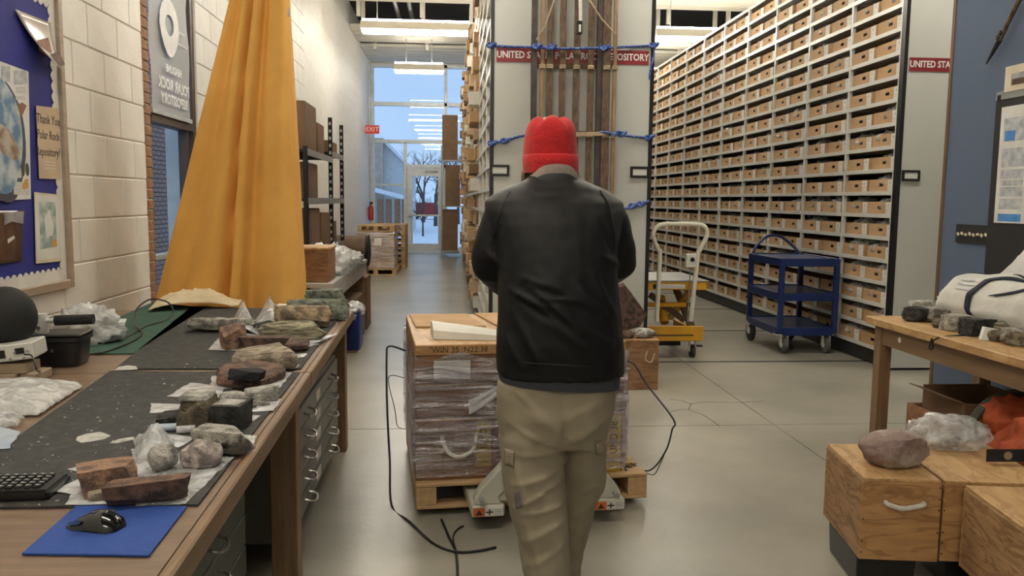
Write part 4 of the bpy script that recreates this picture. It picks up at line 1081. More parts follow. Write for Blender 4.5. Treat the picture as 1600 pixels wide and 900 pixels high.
ps = T(75, 783)
kb = thing('keyboard', 'black keyboard with pale key legends lying on the near mat', 'keyboard', (ps.x - 0.22, ps.y, TM), R(3))
MB().box((0, 0.055, 0.012), (0.44, 0.13, 0.024)).build('case', 'black_plastic', kb, world=False, bevel=0.007, seg=2)
km = MB().box((0, 0, 0.003), (0.0155, 0.0155, 0.006), taper=0.85).mesh('key', 'black_plastic', bevel=0.001)
kl = MB().box((0, 0, 0.0064), (0.006, 0.004, 0.0008)).mesh('legend', 'key_white')
for r_ in range(5):
    for c_ in range(21):
        o = bpy.data.objects.new('key', km); COL.objects.link(o); o.parent = kb; o.location = (-0.205 + 0.0196 * c_, 0.015 + 0.0195 * r_, 0.0242)
        if c_ > 11:
            q = bpy.data.objects.new('key_legend', kl); COL.objects.link(q); q.parent = o

# ---- plastic bag stacks at the left edge
def stack_bag(name, pts, h, label, mat='bag_white', seed=0):
    P = [T(*p) for p in pts]
    def lift(u, v):
        e = min(u * 6, (1 - u) * 2.2, v * 5, (1 - v) * 4, 1); return h * max(0, e) ** 0.5
    return sheet(name, mat, [(p.x, p.y, TM + 0.002) for p in P], label, bumpy=0.012, seed=seed, n=26, lift=lift, fade=False)
stack_bag('plastic_bag_stack', [(-60, 650), (60, 650), (130, 604), (-20, 602)], 0.045, 'thick stack of white plastic bags at the bench left edge', seed=2)
stack_bag('plastic_bag', [(-40, 672), (24, 670), (38, 655), (-30, 652)], 0.03, 'crumpled clear bag below the stack of white bags', 'bag_clear', seed=5)
P = [T(*p) for p in ((-40, 706), (14, 702), (32, 676), (-30, 676))]
sheet('plastic_sheet', 'bag_bluish', [(p.x, p.y, TM + 0.003) for p in P], 'bluish plastic sheet curling at the left edge of near mat', bumpy=0.004, seed=7, lift=lambda u, v: 0.03 * v * (1 - u))

# ---- lamp or fan head, instrument on wood blocks, case, clamp, cable
pc = T(36, 596, TZ); y_ = pc.y
iw = thing('instrument', 'white bench instrument with switches resting on wooden blocks', 'instrument', (pc.x - 0.10, y_ + 0.02, TZ + 0.075), R(8))
MB().box((0, 0, 0.033), (0.30, 0.15, 0.062), (0, R(-6), 0)).build('housing', 'instrument_white', iw, world=False, bevel=0.005)
for x, z, w, h in ((0.045, 0.036, 0.022, 0.03), (0.105, 0.048, 0.03, 0.022)): MB().box((x, -0.077, z), (w, 0.004, h), (0, R(-6), 0)).build('socket', 'black_plastic', iw, world=False)
for x, z in ((0.07, 0.018), (0.115, 0.02), (0.128, 0.045), (0.085, 0.04)): MB().tube([(x, -0.075, z), (x + 0.008, -0.09, z + 0.004)], 0.004, 6).build('switch', 'handle_chrome', iw, world=False)
w_ = MB().box((pc.x - 0.07, y_ + 0.02, TZ + 0.0545), (0.20, 0.11, 0.037)).build('wood_block', 'wood_block', bevel=0.003); tag(w_, 'upper pale wooden block directly under the white instrument', 'block')
w_ = MB().box((pc.x - 0.11, y_ + 0.0, TZ + 0.019), (0.22, 0.10, 0.034)).build('wood_block', 'wood_block', bevel=0.003); tag(w_, 'lower long wooden block carrying the upper block', 'block')
w_ = MB().box((pc.x + 0.035, y_ + 0.03, TZ + 0.019), (0.06, 0.12, 0.034)).build('wood_block', 'wood_block', bevel=0.003); tag(w_, 'short wooden block beside the lower long block', 'block')
hd = at(4, 496, y=y_ + 0.06)
lp = thing('desk_lamp', 'round black lamp head behind the white instrument', 'lamp', (hd.x, hd.y, TZ))
MB().lathe([(0.02, -0.09), (0.075, -0.06), (0.112, -0.01), (0.115, 0.03), (0.09, 0.07), (0.05, 0.09), (0.01, 0.095)], (hd.x, hd.y, hd.z), 'y', 32).build('lamp_head', 'black_matte', lp, smooth=60)
MB().tube([(hd.x - 0.1, hd.y + 0.06, TZ + 0.01), (hd.x - 0.1, hd.y + 0.07, hd.z), (hd.x, hd.y + 0.07, hd.z)], 0.012, 8).build('arm', 'black_matte', lp, smooth=True)
MB().lathe([(0.07, 0), (0.07, 0.012), (0.02, 0.018)], (hd.x - 0.1, hd.y + 0.06, TZ + 0.0015), 'z', 20).build('foot', 'black_matte', lp)
cb = T(78, 572, TZ)
cs = thing('tool_case', 'black plastic tool case behind the white instrument', 'case', (cb.x, cb.y + 0.03, TZ + 0.0015), R(4))
MB().ell([((0, 0, 0), 0.118, 0.07), ((0, 0, 0.02), 0.125, 0.076), ((0, 0, 0.10), 0.132, 0.08), ((0, 0, 0.105), 0.140, 0.088), ((0, 0, 0.122), 0.140, 0.088)], 28, p=6).build('case_body', 'black_plastic', cs, world=False, smooth=True)
MB().b2((-0.135, -0.083, 0.1225), (0.135, 0.083, 0.135)).build('lid', 'black_plastic', cs, world=False, bevel=0.005)
MB().box((0.03, -0.082, 0.07), (0.012, 0.006, 0.012)).build('rivet', 'handle_chrome', cs, world=False)
cl = thing('clamp_holder', 'white clamp gripping a black foam tube on the tool case', 'clamp', (cb.x - 0.02, cb.y - 0.01, TZ + 0.137))
q = worldloc(cl)
MB().lathe([(0.024, 0.0), (0.026, 0.01), (0.024, 0.045), (0.026, 0.07), (0.022, 0.08)], q, 'z', 18).build('clamp_body', 'instrument_white', cl, smooth=True)
MB().tube([q + Vector((0.02, 0, 0.05)), q + Vector((0.06, 0.0, 0.052))], 0.010, 10).build('clamp_neck', 'instrument_white', cl, smooth=True)
MB().tube([q + Vector((0.055, 0.0, 0.052)), q + Vector((0.20, 0.01, 0.056))], [0.021, 0.021], 16).build('foam_tube', 'foam_black', cl, smooth=True)
MB().lathe([(0.008, -0.004), (0.008, 0.0)], q + Vector((0, -0.024, 0.025)), 'y', 10).build('screw', 'handle_chrome', cl)
pb = T(140, 535); lump('plastic_bag', 'bag_white', (pb.x - 0.02, pb.y + 0.03, TM), (0.30, 0.20, 0.17), 'crumpled white plastic bag on the green mat by the wall', seed=3, amp=0.4, fr=1.7)
# black cable looping over the mats
cpts = [(118, 556, 0), (160, 552, 0), (205, 536, 0), (222, 522, 0), (212, 508, 0.02), (213, 485, 0.12), (235, 466, 0.20), (262, 470, 0.17), (271, 486, 0.08), (262, 500, 0.02), (230, 510, 0), (190, 532, 0), (150, 538, 0), (115, 532, 0.01)]
P = []
for x, y, h in cpts:
    p = T(x, y + (h * 170 if h else 0)); P.append(Vector((p.x, p.y, TM + 0.005 + h * 0.55)))
def smooth_path(P, n=5):
    out = []
    for i in range(len(P) - 1):
        p0, p1, p2, p3 = P[max(i - 1, 0)], P[i], P[i + 1], P[min(i + 2, len(P) - 1)]
        for k in range(n):
            t = k / n; out.append(0.5 * ((2 * p1) + (p2 - p0) * t + (2 * p0 - 5 * p1 + 4 * p2 - p3) * t * t + (3 * p1 - p0 - 3 * p2 + p3) * t ** 3))
    return out + [P[-1]]
tag(MB().tube(smooth_path(P), 0.0045, 6).build('cable', 'black_plastic', smooth=True), 'black cable looping up over the green mat', 'cable')
P = [Vector((pc.x + 0.045, y_ - 0.07, TZ + 0.115)), T(66, 540, TZ + 0.12), T(74, 556, TZ + 0.06), T(66, 582, TZ + 0.006), T(30, 598, TZ + 0.006), T(-20, 598, TZ + 0.006)]
P[1] = Vector((pc.x + 0.075, y_ - 0.075, TZ + 0.11)); P[2] = Vector((pc.x + 0.09, y_ - 0.08, TZ + 0.06)); 
tag(MB().tube(smooth_path(P), 0.0032, 6).build('cable', 'black_plastic', smooth=True), 'thin grey cable dropping from the white instrument', 'cable')

# ---- canvas bag at the tent foot
P = [T(*p) for p in ((232, 488), (372, 481), (378, 472), (250, 470))]
def cl_(u, v): return 0.075 * (max(0, math.sin(PI * min(1, u * 1.1)))) ** 0.7 * max(0, math.sin(PI * (0.15 + 0.8 * v))) + 0.012
sheet('canvas_bag', 'canvas_cream', [(p.x, p.y, TM + 0.003) for p in P], 'empty cream canvas bag lying at the foot of the yellow tent', bumpy=0.03, seed=4, n=30, lift=cl_, thick=0.006)

# ---- flat bags under the rocks
def flat(pts, label, mat='bag_cloudy', bumpy=0.008, seed=0, z=TM + 0.0015, lift=None, cat='bag'):
    P = [T(*p) for p in pts]; return sheet('plastic_bag', mat, [(p.x, p.y, z) for p in P], label, bumpy=bumpy, seed=seed, cat=cat, lift=lift)
flat([(212, 792), (290, 788), (365, 716), (205, 702)], 'large clear bag under the round pale rocks', 'bag_clear', 0.012, 1)
flat([(100, 790), (190, 788), (165, 770), (120, 764)], 'cloudy bag in front of the reddish rock', seed=2)
flat([(82, 770), (118, 776), (160, 752), (130, 748)], 'cloudy bag corner poking left from the reddish rock', seed=3, z=TM + 0.004)
flat([(106, 734), (140, 742), (190, 726), (165, 719)], 'bag end sticking out behind the reddish rock', seed=4)
flat([(215, 730), (262, 722), (276, 690), (208, 686)], 'crumpled shiny bag behind the blue-marked round rock', 'bag_clear', 0.05, 5, lift=lambda u, v: 0.05 * math.sin(PI * u) * math.sin(PI * v))
flat([(240, 692), (282, 700), (305, 684), (258, 678)], 'small bag sheet left of the long dark-sided rock', seed=6)
flat([(234, 646), (278, 644), (282, 632), (236, 631)], 'flat bag left of the tall block', seed=7)
flat([(262, 620), (342, 622), (352, 606), (298, 598)], 'white bag sheet behind the tall block', seed=8)
flat([(325, 672), (370, 674), (408, 650), (378, 648)], 'bag under the dark block marked with a C', seed=9)
flat([(378, 645), (428, 642), (440, 624), (388, 622)], 'bag under the small grey chips near the edge', seed=10)
flat([(330, 608), (438, 606), (456, 583), (330, 588)], 'large white bag under the big red-brown slab', seed=11)
flat([(325, 547), (440, 551), (500, 538), (352, 517)], 'wide bag under the dark brown slabs', seed=12)
flat([(455, 544), (500, 536), (528, 523), (490, 528)], 'torn bag end reaching over the bench edge', seed=13, z=TM + 0.006)
flat([(432, 575), (462, 576), (470, 570), (440, 569)], 'bag scrap right of the tan wedge', seed=14)
flat([(452, 562), (476, 558), (480, 553), (458, 554)], 'small bag corner at the tan wedge tip', seed=15)
flat([(372, 702), (396, 700), (402, 684), (380, 682)], 'bag lump at the bench edge beside the long rock', 'bag_white', 0.03, 16)
flat([(358, 520), (405, 524), (400, 507), (368, 506)], 'peaked shiny bag behind the brown chunk', 'bag_clear', 0.03, 17, lift=lambda u, v: 0.13 * max(0, 1 - abs(u - 0.4) * 1.8) * (0.3 + v * 0.7))
flat([(392, 510), (452, 516), (436, 500), (408, 498)], 'second peaked shiny bag beside the tan blocky rock', 'bag_clear', 0.03, 18, lift=lambda u, v: 0.14 * max(0, 1 - abs(u - 0.5) * 1.7) * (0.3 + v * 0.7))
flat([(416, 486), (456, 487), (462, 476), (436, 475)], 'white paper under the greenish rocks', 'paper_white', 0.01, 19, cat='paper')
for i, (a, b, mt, lb) in enumerate((((236, 675), (276, 673), 'bag_bluish', 'pale blue rolled bag left of the long rock'), ((276, 678), (305, 676), 'bag_white', 'white rolled bag touching the long rock'))):
    p, q2 = T(*a), T(*b); tag(MB().tube([(p.x, p.y, TM + 0.012), (q2.x, q2.y, TM + 0.012)], 0.011, 10).build('rolled_bag', mt, smooth=True), lb, 'bag')

# ---- rocks on the left bench: bottom-centre in the photo, size in metres
def R_(name, mat, px, py, w, d, h, label, rz=0.0, **k):
    p = T(px, py); return rock(name, mat, (p.x, p.y + d * 0.42, TM + 0.004), (w * 1.04, d, h * 1.12), label, rz, **k)
def wm(px, py): return T(px, py).y / F      # metres per pixel there
R_('rock', 'rock_redbrown', 157, 776, 0.118, 0.10, 0.058, 'reddish-brown rock with a cut grey face, beside the long brown block', 0.5, blocky=0.9, seed=1, cuts=5, rough=0.05)
lb = R_('rock', 'rock_brown', 222, 792, 0.185, 0.075, 0.052, 'long dark brown block of rock with a written number, near the mouse', 0.24, blocky=0.95, seed=2, cuts=4, rough=0.05)
R_('rock', 'rock_tan', 150, 785, 0.045, 0.03, 0.018, 'small cream rock chip before the reddish rock', 0.2, blocky=0.8, seed=3)
R_('rock', 'rock_grey', 250, 742, 0.072, 0.07, 0.066, 'grey rounded rock with a blue-marked side on the clear bag', 0.3, blocky=0.15, seed=4, rough=0.08)
R_('rock', 'rock_pinkwhite', 309, 736, 0.105, 0.085, 0.070, 'pinkish-white rounded rock at the mat edge', 0.1, blocky=0.35, seed=5, rough=0.07)
ls = R_('rock', 'rock_tangrey', 342, 712, 0.145, 0.09, 0.062, 'long rock with pale top and dark side bearing writing', -0.35, blocky=0.9, seed=6, cuts=4, rough=0.05)
tb_ = R_('rock', 'rock_olive', 301, 672, 0.098, 0.13, 0.092, 'tall olive-brown block with pale sloping top, marked C', 0.0, blocky=0.97, seed=7, cuts=2, rough=0.04)
R_('rock', 'rock_black', 262, 671, 0.062, 0.07, 0.042, 'small black block left of the tall olive block', 0.0, blocky=0.95, seed=8, cuts=2, rough=0.04)
db_ = R_('rock', 'rock_black', 357, 674, 0.098, 0.10, 0.072, 'dark block with pale top marked C near the bench edge', -0.1, blocky=0.95, seed=9, cuts=3, rough=0.05)
for par, name, dx, wd, dp_, hh, rz in ((tb_, 'pale_top', 0, 0.088, 0.10, 0.101, 0), (db_, 'pale_top', -0.005, 0.084, 0.075, 0.079, -0.1)):
    m = MB(); b_ = worldloc(par); m.box((b_.x + dx, b_.y, b_.z + hh - 0.012), (wd, dp_, 0.016), (0, 0, rz), taper=0.9); m.build('pale_top', 'rock_palegrey', par, bevel=0.003).rotation_euler = (0, 0, 0)
R_('rock', 'rock_palegrey', 362, 632, 0.085, 0.06, 0.035, 'rough grey rock behind the dark block marked C', 0.2, blocky=0.4, seed=10)
R_('rock', 'rock_palegrey', 406, 630, 0.118, 0.085, 0.045, 'pale grey flat-topped rock by the bench edge', 0.25, blocky=0.95, seed=11, cuts=3, rough=0.05)
R_('rock', 'rock_tangrey', 390, 641, 0.045, 0.035, 0.024, 'small grey chip on the bag near the bench edge', 0.4, blocky=0.3, seed=12)
R_('rock', 'rock_tangrey', 410, 636, 0.05, 0.02, 0.014, 'thin grey sliver beside the small grey chip', -0.2, blocky=0.4, seed=13)
def slab_px(mat, pts, h, label, seed, z=TM + 0.004, tilt=(0, 0), taper=0.9):
    P = [T(*p, z=z) for p in pts]; return slab('rock_slab', mat, [(p.x, p.y) for p in P], h, z, label, seed, tilt=tilt, taper=taper, rough=0.005)
slab_px('rock_brown', [(338, 603), (372, 610), (408, 608), (446, 592), (444, 582), (400, 578), (350, 582), (338, 592)], 0.04, 'big red-brown slab carrying the black wrapped stone', 21)
p = T(384, 596, TM + 0.045); rock('black_stone', 'rock_glossblack', (p.x, p.y + 0.03, TM + 0.047), (0.13, 0.075, 0.040), 'glossy black stone lying on the big red-brown slab', -0.25, 0.92, 0.05, 22, cuts=3)
slab_px('rock_tan', [(362, 570), (380, 578), (466, 577), (440, 556), (368, 562)], 0.055, 'tan wedge-shaped rock with a brown broken side', 23, tilt=(0.1, 0))
slab_px('rock_brown', [(380, 551), (440, 551), (480, 548), (484, 540), (430, 535), (376, 540)], 0.032, 'lower purple-brown slab under the dark slab', 24)
p = T(411, 545, TM + 0.034); rock('rock', 'rock_darkbrown', (p.x, p.y + 0.03, TM + 0.038), (0.215, 0.085, 0.05), 'dark brown slab resting on the purple-brown slab', 0.06, 0.95, 0.04, 25, cuts=3)
R_('rock', 'rock_redbrown', 362, 547, 0.125, 0.10, 0.105, 'squarish brown chunk left of the dark brown slab', 0.5, blocky=0.8, seed=26, cuts=6, rough=0.06)
R_('rock', 'rock_stripe', 455, 535, 0.325, 0.15, 0.10, 'yellowish striped rock between the brown slabs and tan rocks', 0.15, blocky=0.5, seed=27, cuts=5)
R_('rock', 'rock_tangrey', 343, 520, 0.36, 0.13, 0.072, 'long low grey-brown rock beside the green mat', -0.08, blocky=0.45, seed=28, cuts=5)
R_('rock', 'rock_orange', 470, 514, 0.265, 0.16, 0.115, 'blocky tan and orange rock near the bench end', 0.2, blocky=0.75, seed=29, cuts=6)
R_('rock', 'rock_green', 492, 501, 0.32, 0.14, 0.115, 'long green-grey rock near the far bench end', 0.15, blocky=0.6, seed=30, cuts=6)
R_('rock', 'rock_green', 506, 488, 0.24, 0.13, 0.13, 'green-grey boulder at the very end of the bench', 0.05, blocky=0.75, seed=31, cuts=5)
def mark(par, s, px, py, yoff, size, flip=False):
    p = at(px, py, y=worldloc(par).y + yoff); k = -1 if flip else 1
    text(s, size, 'black_ink', par, p, (k, 0, 0), (0, 0, k), 'writing', ext=0.004)
for par, s, dx, dz, size, flip, yo in ((lb, 'MG3E', 0.02, 0.026, 0.02, True, -0.034), (ls, 'MGSF', 0.02, 0.026, 0.02, False, -0.040), (tb_, 'C', -0.02, 0.06, 0.022, False, -0.060), (db_, 'C', 0.02, 0.045, 0.02, False, -0.046)):
    b_ = worldloc(par); k = -1 if flip else 1; rz = par.rotation_euler.z
    t_ = text(s, size, 'black_ink', None, (0, 0, 0), (k, 0, 0), (0, 0, k), 'writing', ext=0.003); t_.parent = par; t_.location = (dx, yo, dz)

# ================================================================ UNDER THE BENCHES
def flat_file(y0, y1, xf, z0, z1, n, cols, mat, label, casters):
    t = thing('flat_file_cabinet', label, 'cabinet', (xf - 0.4, (y0 + y1) / 2, 0))
    MB().b2((xf - 0.85, y0, z0), (xf - 0.014, y1, z1)).build('body', mat, t, bevel=0.004)
    h = (z1 - z0 - 0.03) / n
    for k in range(n):
        za = z0 + 0.015 + k * h
        d = MB().b2((xf - 0.014, y0 + 0.02, za + 0.004), (xf, y1 - 0.02, za + h - 0.004)).build('drawer', mat, t, bevel=0.003)
        for y in cols:
            hn = MB(); zc = za + h * 0.5; P = [(xf, y - 0.055, zc + 0.008), (xf + 0.035, y - 0.05, zc - 0.004), (xf + 0.045, y, zc - 0.012), (xf + 0.035, y + 0.05, zc - 0.004), (xf, y + 0.055, zc + 0.008)]
            hn.tube(smooth_path([Vector(p) for p in P], 3), 0.0055, 6); hn.build('handle', 'handle_chrome', d, smooth=True)
        yl = (y0 + y1) / 2; MB().b2((xf, yl - 0.06, za + h * 0.25), (xf + 0.002, yl + 0.06, za + h * 0.75)).build('label_card', 'label_white', d)
    if casters:
        for x in (xf - 0.08, xf - 0.75):
            for y in (y0 + 0.08, y1 - 0.05):
                MB().lathe([(0.035, -0.014), (0.04, -0.01), (0.04, 0.01), (0.035, 0.014)], (x, y, 0.0405), 'x', 14).build('caster', 'rubber_dark', t)
                MB().b2((x - 0.02, y - 0.02, 0.06), (x + 0.02, y + 0.02, z0)).build('caster_fork', 'steel_grey', t)
    else: MB().b2((xf - 0.83, y0 + 0.02, 0), (xf - 0.05, y1 - 0.02, z0)).build('plinth', 'black_matte', t)
    return t
flat_file(3.40, 4.86, -0.668, 0.09, 0.63, 5, (3.78, 4.52), 'cabinet_grey', 'grey flat-file cabinet on casters under the far bench', True)
flat_file(1.35, 2.95, -0.74, 0.05, 0.66, 5, (1.75, 2.52), 'cabinet_green', 'dark green flat-file cabinet under the near bench', False)
# blue bin hooked on the bench end
pb = at(548, 506, y=5.24)
bi = thing('waste_bin', 'blue bin with white bag liner hooked on the far bench end', 'bin', (-0.615, 5.24, 0.60))
MB().ell([((-0.615, 5.24, 0.60), 0.045, 0.10), ((-0.615, 5.24, 0.61), 0.048, 0.105), ((-0.615, 5.24, 0.85), 0.054, 0.12), ((-0.615, 5.24, 0.852), 0.046, 0.11), ((-0.615, 5.24, 0.64), 0.040, 0.095)], 24, p=7).build('bin_body', 'bin_blue', bi, smooth=30)
lump('bag_liner', 'bag_white', (0, 0, 0.215), (0.13, 0.27, 0.085), None, seed=9, amp=0.3, parent=bi)
MB().b2((-0.64, 5.10, 0.80), (-0.59, 5.13, 0.83)).build('hook', 'steel_grey', bi)

# ================================================================ FAR LEFT: second bench, rack, pallets
b2_ = thing('work_bench', 'second bench with grey top further down the left aisle', 'table', (-1.1, 8.0, 0))
MB().b2((-1.385, 6.75, 0.82), (-0.96, 9.55, 0.86)).build('table_top', 'bench_grey', b2_, bevel=0.004)
MB().b2((-0.985, 6.8, 0.70), (-0.965, 9.5, 0.82)).build('apron', 'bench_grey', b2_)
for y in (6.85, 9.45):
    for x in (-1.34, -1.02): MB().b2((x - 0.03, y - 0.03, 0), (x + 0.03, y + 0.03, 0.82)).build('leg', 'table_wood_up', b2_)
bo = thing('wooden_box', 'wooden box on the second bench beside the yellow tent', 'box', (-1.15, 7.05, 0.861))
MB().b2((-1.34, 6.80, 0.861), (-1.0, 7.22, 1.13)).build('box_body', 'crate_ply', bo, bevel=0.004)
MB().b2((-1.35, 6.79, 1.1305), (-0.99, 7.23, 1.15)).build('lid', 'plywood_top', bo, bevel=0.004)
lump('plastic_bag', 'bag_white', (-1.14, 7.7, 0.861), (0.42, 0.7, 0.27), 'white crumpled bags heaped on the second bench', seed=14, amp=0.4)
lump('plastic_bag', 'bag_white', (-1.10, 8.55, 0.861), (0.36, 0.8, 0.16), 'cream crumpled bags further along the second bench', seed=15, amp=0.4)
carton((-1.15, 8.55, 0.001), (0.42, 0.55, 0.55), 'brown carton on the floor under the second bench', 'kraft_dark')
carton((-1.16, 10.0, 0.001), (0.34, 0.5, 0.62), 'dark brown carton at the end of the second bench', 'kraft_dark')
rk2 = thing('metal_rack', 'black slotted-angle rack with cartons against the left wall', 'rack', (-1.8, 9.6, 0))
def slotted(x, y, z1, slots=True):
    p = MB().b2((x - 0.045, y - 0.004, 0), (x + 0.0, y + 0.004, z1)).b2((x - 0.004, y - 0.004, 0), (x + 0.0, y + 0.045, z1))
    p.build('post', 'black_matte', rk2)
    if slots:
        q = MB()
        for k in range(int(z1 / 0.085)): q.b2((x - 0.034, y - 0.0055, 0.03 + 0.085 * k), (x - 0.010, y - 0.004, 0.065 + 0.085 * k))
        q.build('slot_holes', 'panel_white', rk2)
for y, z, s in ((8.25, 2.06, False), (9.95, 2.5, True), (10.95, 2.5, True)):
    slotted(-1.40, y, z, s); slotted(-2.20, y, z, False)
for z, y0, y1 in ((0.35, 8.25, 10.95), (1.0, 8.25, 10.95), (1.55, 8.25, 10.95), (2.03, 8.25, 9.95), (2.10, 9.95, 10.95)):
    MB().b2((-2.2, y0, z - 0.03), (-1.40, y1, z)).build('shelf', 'black_matte', rk2)
    MB().b2((-1.405, y0, z - 0.06), (-1.395, y1, z + 0.005)).build('shelf_lip', 'steel_grey', rk2)
for c, d, lb, mt in (((-1.72, 8.75, 2.031), (0.55, 0.7, 0.48), 'large dark carton on top of the metal rack', 'kraft_dark'),
                     ((-1.70, 9.45, 2.031), (0.5, 0.45, 0.34), 'smaller carton beside the large one on the rack top', 'kraft_dark'),
                     ((-1.66, 10.4, 2.101), (0.42, 0.7, 0.14), 'flat brown box on the rack top near the slotted posts', 'kraft_dark'),
                     ((-1.70, 8.8, 1.551), (0.5, 0.75, 0.36), 'brown carton on the rack upper shelf, nearer the tent', 'kraft_dark'),
                     ((-1.68, 9.6, 1.001), (0.5, 0.7, 0.38), 'brown carton on the rack middle shelf', 'kraft_dark'),
                     ((-1.68, 10.45, 1.001), (0.42, 0.6, 0.26), 'low brown box on the rack middle shelf between slotted posts', 'kraft_dark'),
                     ((-1.68, 8.85, 1.001), (0.5, 0.6, 0.44), 'brown carton on the rack middle shelf by the tent', 'kraft_dark'),
                     ((-1.66, 10.4, 0.351), (0.5, 0.7, 0.55), 'kraft carton on the rack lowest shelf between slotted posts', 'kraft'),
                     ((-1.68, 9.4, 0.351), (0.5, 0.75, 0.50), 'kraft carton on the rack lowest shelf at the middle', 'kraft')):
    carton(c, d, lb, mt)
dm = thing('fibre_drum', 'brown drum lying on its side past the second bench', 'drum', (-1.38, 11.6, 0.62))
MB().lathe([(0.17, -0.26), (0.21, -0.24), (0.21, 0.24), (0.17, 0.26)], (-1.42, 11.6, 0.83), 'x', 24).build('drum_body', 'drum_brown', dm, smooth=True)
MB().lathe([(0.215, 0), (0.22, 0.03), (0.15, 0.045)], (-1.17, 11.6, 0.83), 'x', 24).build('drum_rim', 'black_matte', dm, smooth=True)
carton((-1.42, 11.6, 0.001), (0.5, 0.45, 0.617), 'brown carton carrying the drum on its side', 'kraft_dark')
def pallet(name, x0, y0, x1, y1, z, label, group=None, h=0.12):
    t = thing(name, label, 'pallet', ((x0 + x1) / 2, (y0 + y1) / 2, z)); n = 6
    for k in range(3):
        x = x0 + (x1 - x0 - 0.09) * k / 2
        MB().b2((x, y0 + 0.005, z + 0.018), (x + 0.09, y1 - 0.005, z + h - 0.018)).build('stringer', 'pallet_wood_y', t)
    for k in range(n):
        y = y0 + (y1 - y0 - 0.12) * k / (n - 1)
        MB().b2((x0, y, z + h - 0.018), (x1, y + 0.12, z + h)).build('deck_board', 'pallet_wood', t)
    for k in range(3):
        y = y0 + (y1 - y0 - 0.12) * k / 2
        MB().b2((x0, y, z), (x1, y + 0.12, z + 0.018)).build('bottom_board', 'pallet_wood', t)
    return t
pallet('pallet', -1.95, 16.85, -1.10, 18.0, 0.001, 'wooden pallet under the wrapped boxes down the left aisle')
wr = thing('wrapped_load', 'shrink-wrapped brown boxes on the pallet down the left aisle', 'boxes', (-1.52, 17.4, 0.122))
for k, (z, h) in enumerate(((0.123, 0.26), (0.385, 0.14), (0.53, 0.20), (0.735, 0.14))):
    MB().b2((-1.92 + 0.01 * (k % 2), 16.9, z), (-1.15 - 0.012 * (k % 2), 17.95, z + h)).build('box_layer', ('kraft', 'kraft_pale')[k % 2], wr, bevel=0.01)
MB().b2((-1.945, 16.87, 0.124), (-1.125, 17.98, 0.885)).build('wrap_film', 'shrink_wrap', wr, bevel=0.02)
MB().b2((-1.55, 16.862, 0.60), (-1.40, 16.868, 0.76)).build('label_sheet', 'label_white', wr)
pallet('pallet', -1.90, 16.95, -1.15, 17.95, 0.89, 'empty pallet lying on top of the wrapped boxes')
for k, (y, z) in enumerate(((18.25, 0.001), (18.3, 0.125), (18.25, 0.249), (18.28, 0.373), (18.25, 0.497), (18.3, 0.621), (18.26, 0.745), (18.28, 0.869))):
    pallet('pallet', -1.88, y, -1.0, y + 1.1, z, '%s pallet from the floor in the stack behind the wrapped boxes' % ORD[k], 'stacked pallets in the left aisle')

# ================================================================ OLD SLEDGE STRAPPED TO THE END PANEL
SY = 7.185
sl = thing('wooden_sledge', 'old wooden sledge standing upright against the central end panel', 'sledge', (1.07, SY, 0.02))
def slat(x, w, mat, name='slat', z0=0.85, z1=3.95, d=0.022, y=SY, lean=0.0):
    m = MB(); n = 14; rr = random.Random(int(x * 1000)); rings = []
    for i in range(n + 1):
        z = z0 + (z1 - z0) * i / n; e = 0.004 * noise.noise(Vector((x * 7, z * 3, 0))); xx = x + lean * (z - 2.5)
        rings.append([(xx - w / 2 + e, y - d / 2, z), (xx + w / 2 + e, y - d / 2, z), (xx + w / 2 + e, y + d / 2, z), (xx - w / 2 + e, y + d / 2, z)])
    m.rings(rings).build(name, mat, sl, bevel=0.003)
slat(0.715, 0.050, 'sledge_dark', 'runner', d=0.05, z0=0.03); slat(0.785, 0.034, 'sledge_wood_light', 'side_rail', d=0.03, z0=0.3)
for x in (0.850, 0.960, 1.083, 1.206): slat(x, 0.055, 'sledge_wood', lean=0.004)
slat(1.285, 0.045, 'sledge_dark', 'runner', d=0.05, z0=0.03, y=SY + 0.02); slat(1.345, 0.070, 'sledge_wood', d=0.03); slat(1.418, 0.032, 'sledge_wood_light', 'side_rail', d=0.03, z0=0.3)
for z in (1.25, 2.12, 2.70, 3.55):
    MB().bar((0.70, SY + 0.028, z + 0.01), (1.43, SY + 0.028, z + 0.02), 0.026, 0.045).build('cross_bar', 'sledge_wood', sl, bevel=0.004)
lash = MB()
for x in (0.785, 0.85, 0.96, 1.083, 1.206, 1.345, 1.418):
    for z in (2.12, 2.70):
        o = MB()
        for k in range(3): o.tube([(x - 0.028, SY - 0.018, z - 0.015 + 0.012 * k), (x, SY - 0.024, z - 0.012 + 0.012 * k), (x + 0.028, SY - 0.018, z - 0.015 + 0.012 * k)], 0.006, 5)
        o.build('lashing', 'rope_tan', sl)
MB().bar((1.08, SY - 0.026, 2.125), (1.33, SY - 0.026, 2.135), 0.012, 0.035).build('tan_strap', 'rope_tan', sl)
MB().tube([at(873, -20, y=SY - 0.04), at(852, 40, y=SY - 0.04), at(838, 62, y=SY - 0.03)], 0.008, 6).build('bridle_rope', 'rope_tan', sl, smooth=True)
MB().tube([at(908, -20, y=SY - 0.04), at(940, 30, y=SY - 0.04), at(962, 54, y=SY - 0.03)], 0.008, 6).build('bridle_rope', 'rope_tan', sl, smooth=True)
MB().tube([at(907, -20, y=SY - 0.05), at(907, 34, y=SY - 0.05)], 0.016, 8).build('pull_cord', 'rope_white', sl, smooth=True)
q = at(905.5, 43, y=SY - 0.05); MB().box(q, (0.045, 0.04, 0.11)).build('cord_clamp', 'black_plastic', sl, bevel=0.006)
MB().box(q + Vector((0, -0.022, -0.01)), (0.018, 0.006, 0.06)).build('clamp_pin', 'rope_white', sl)
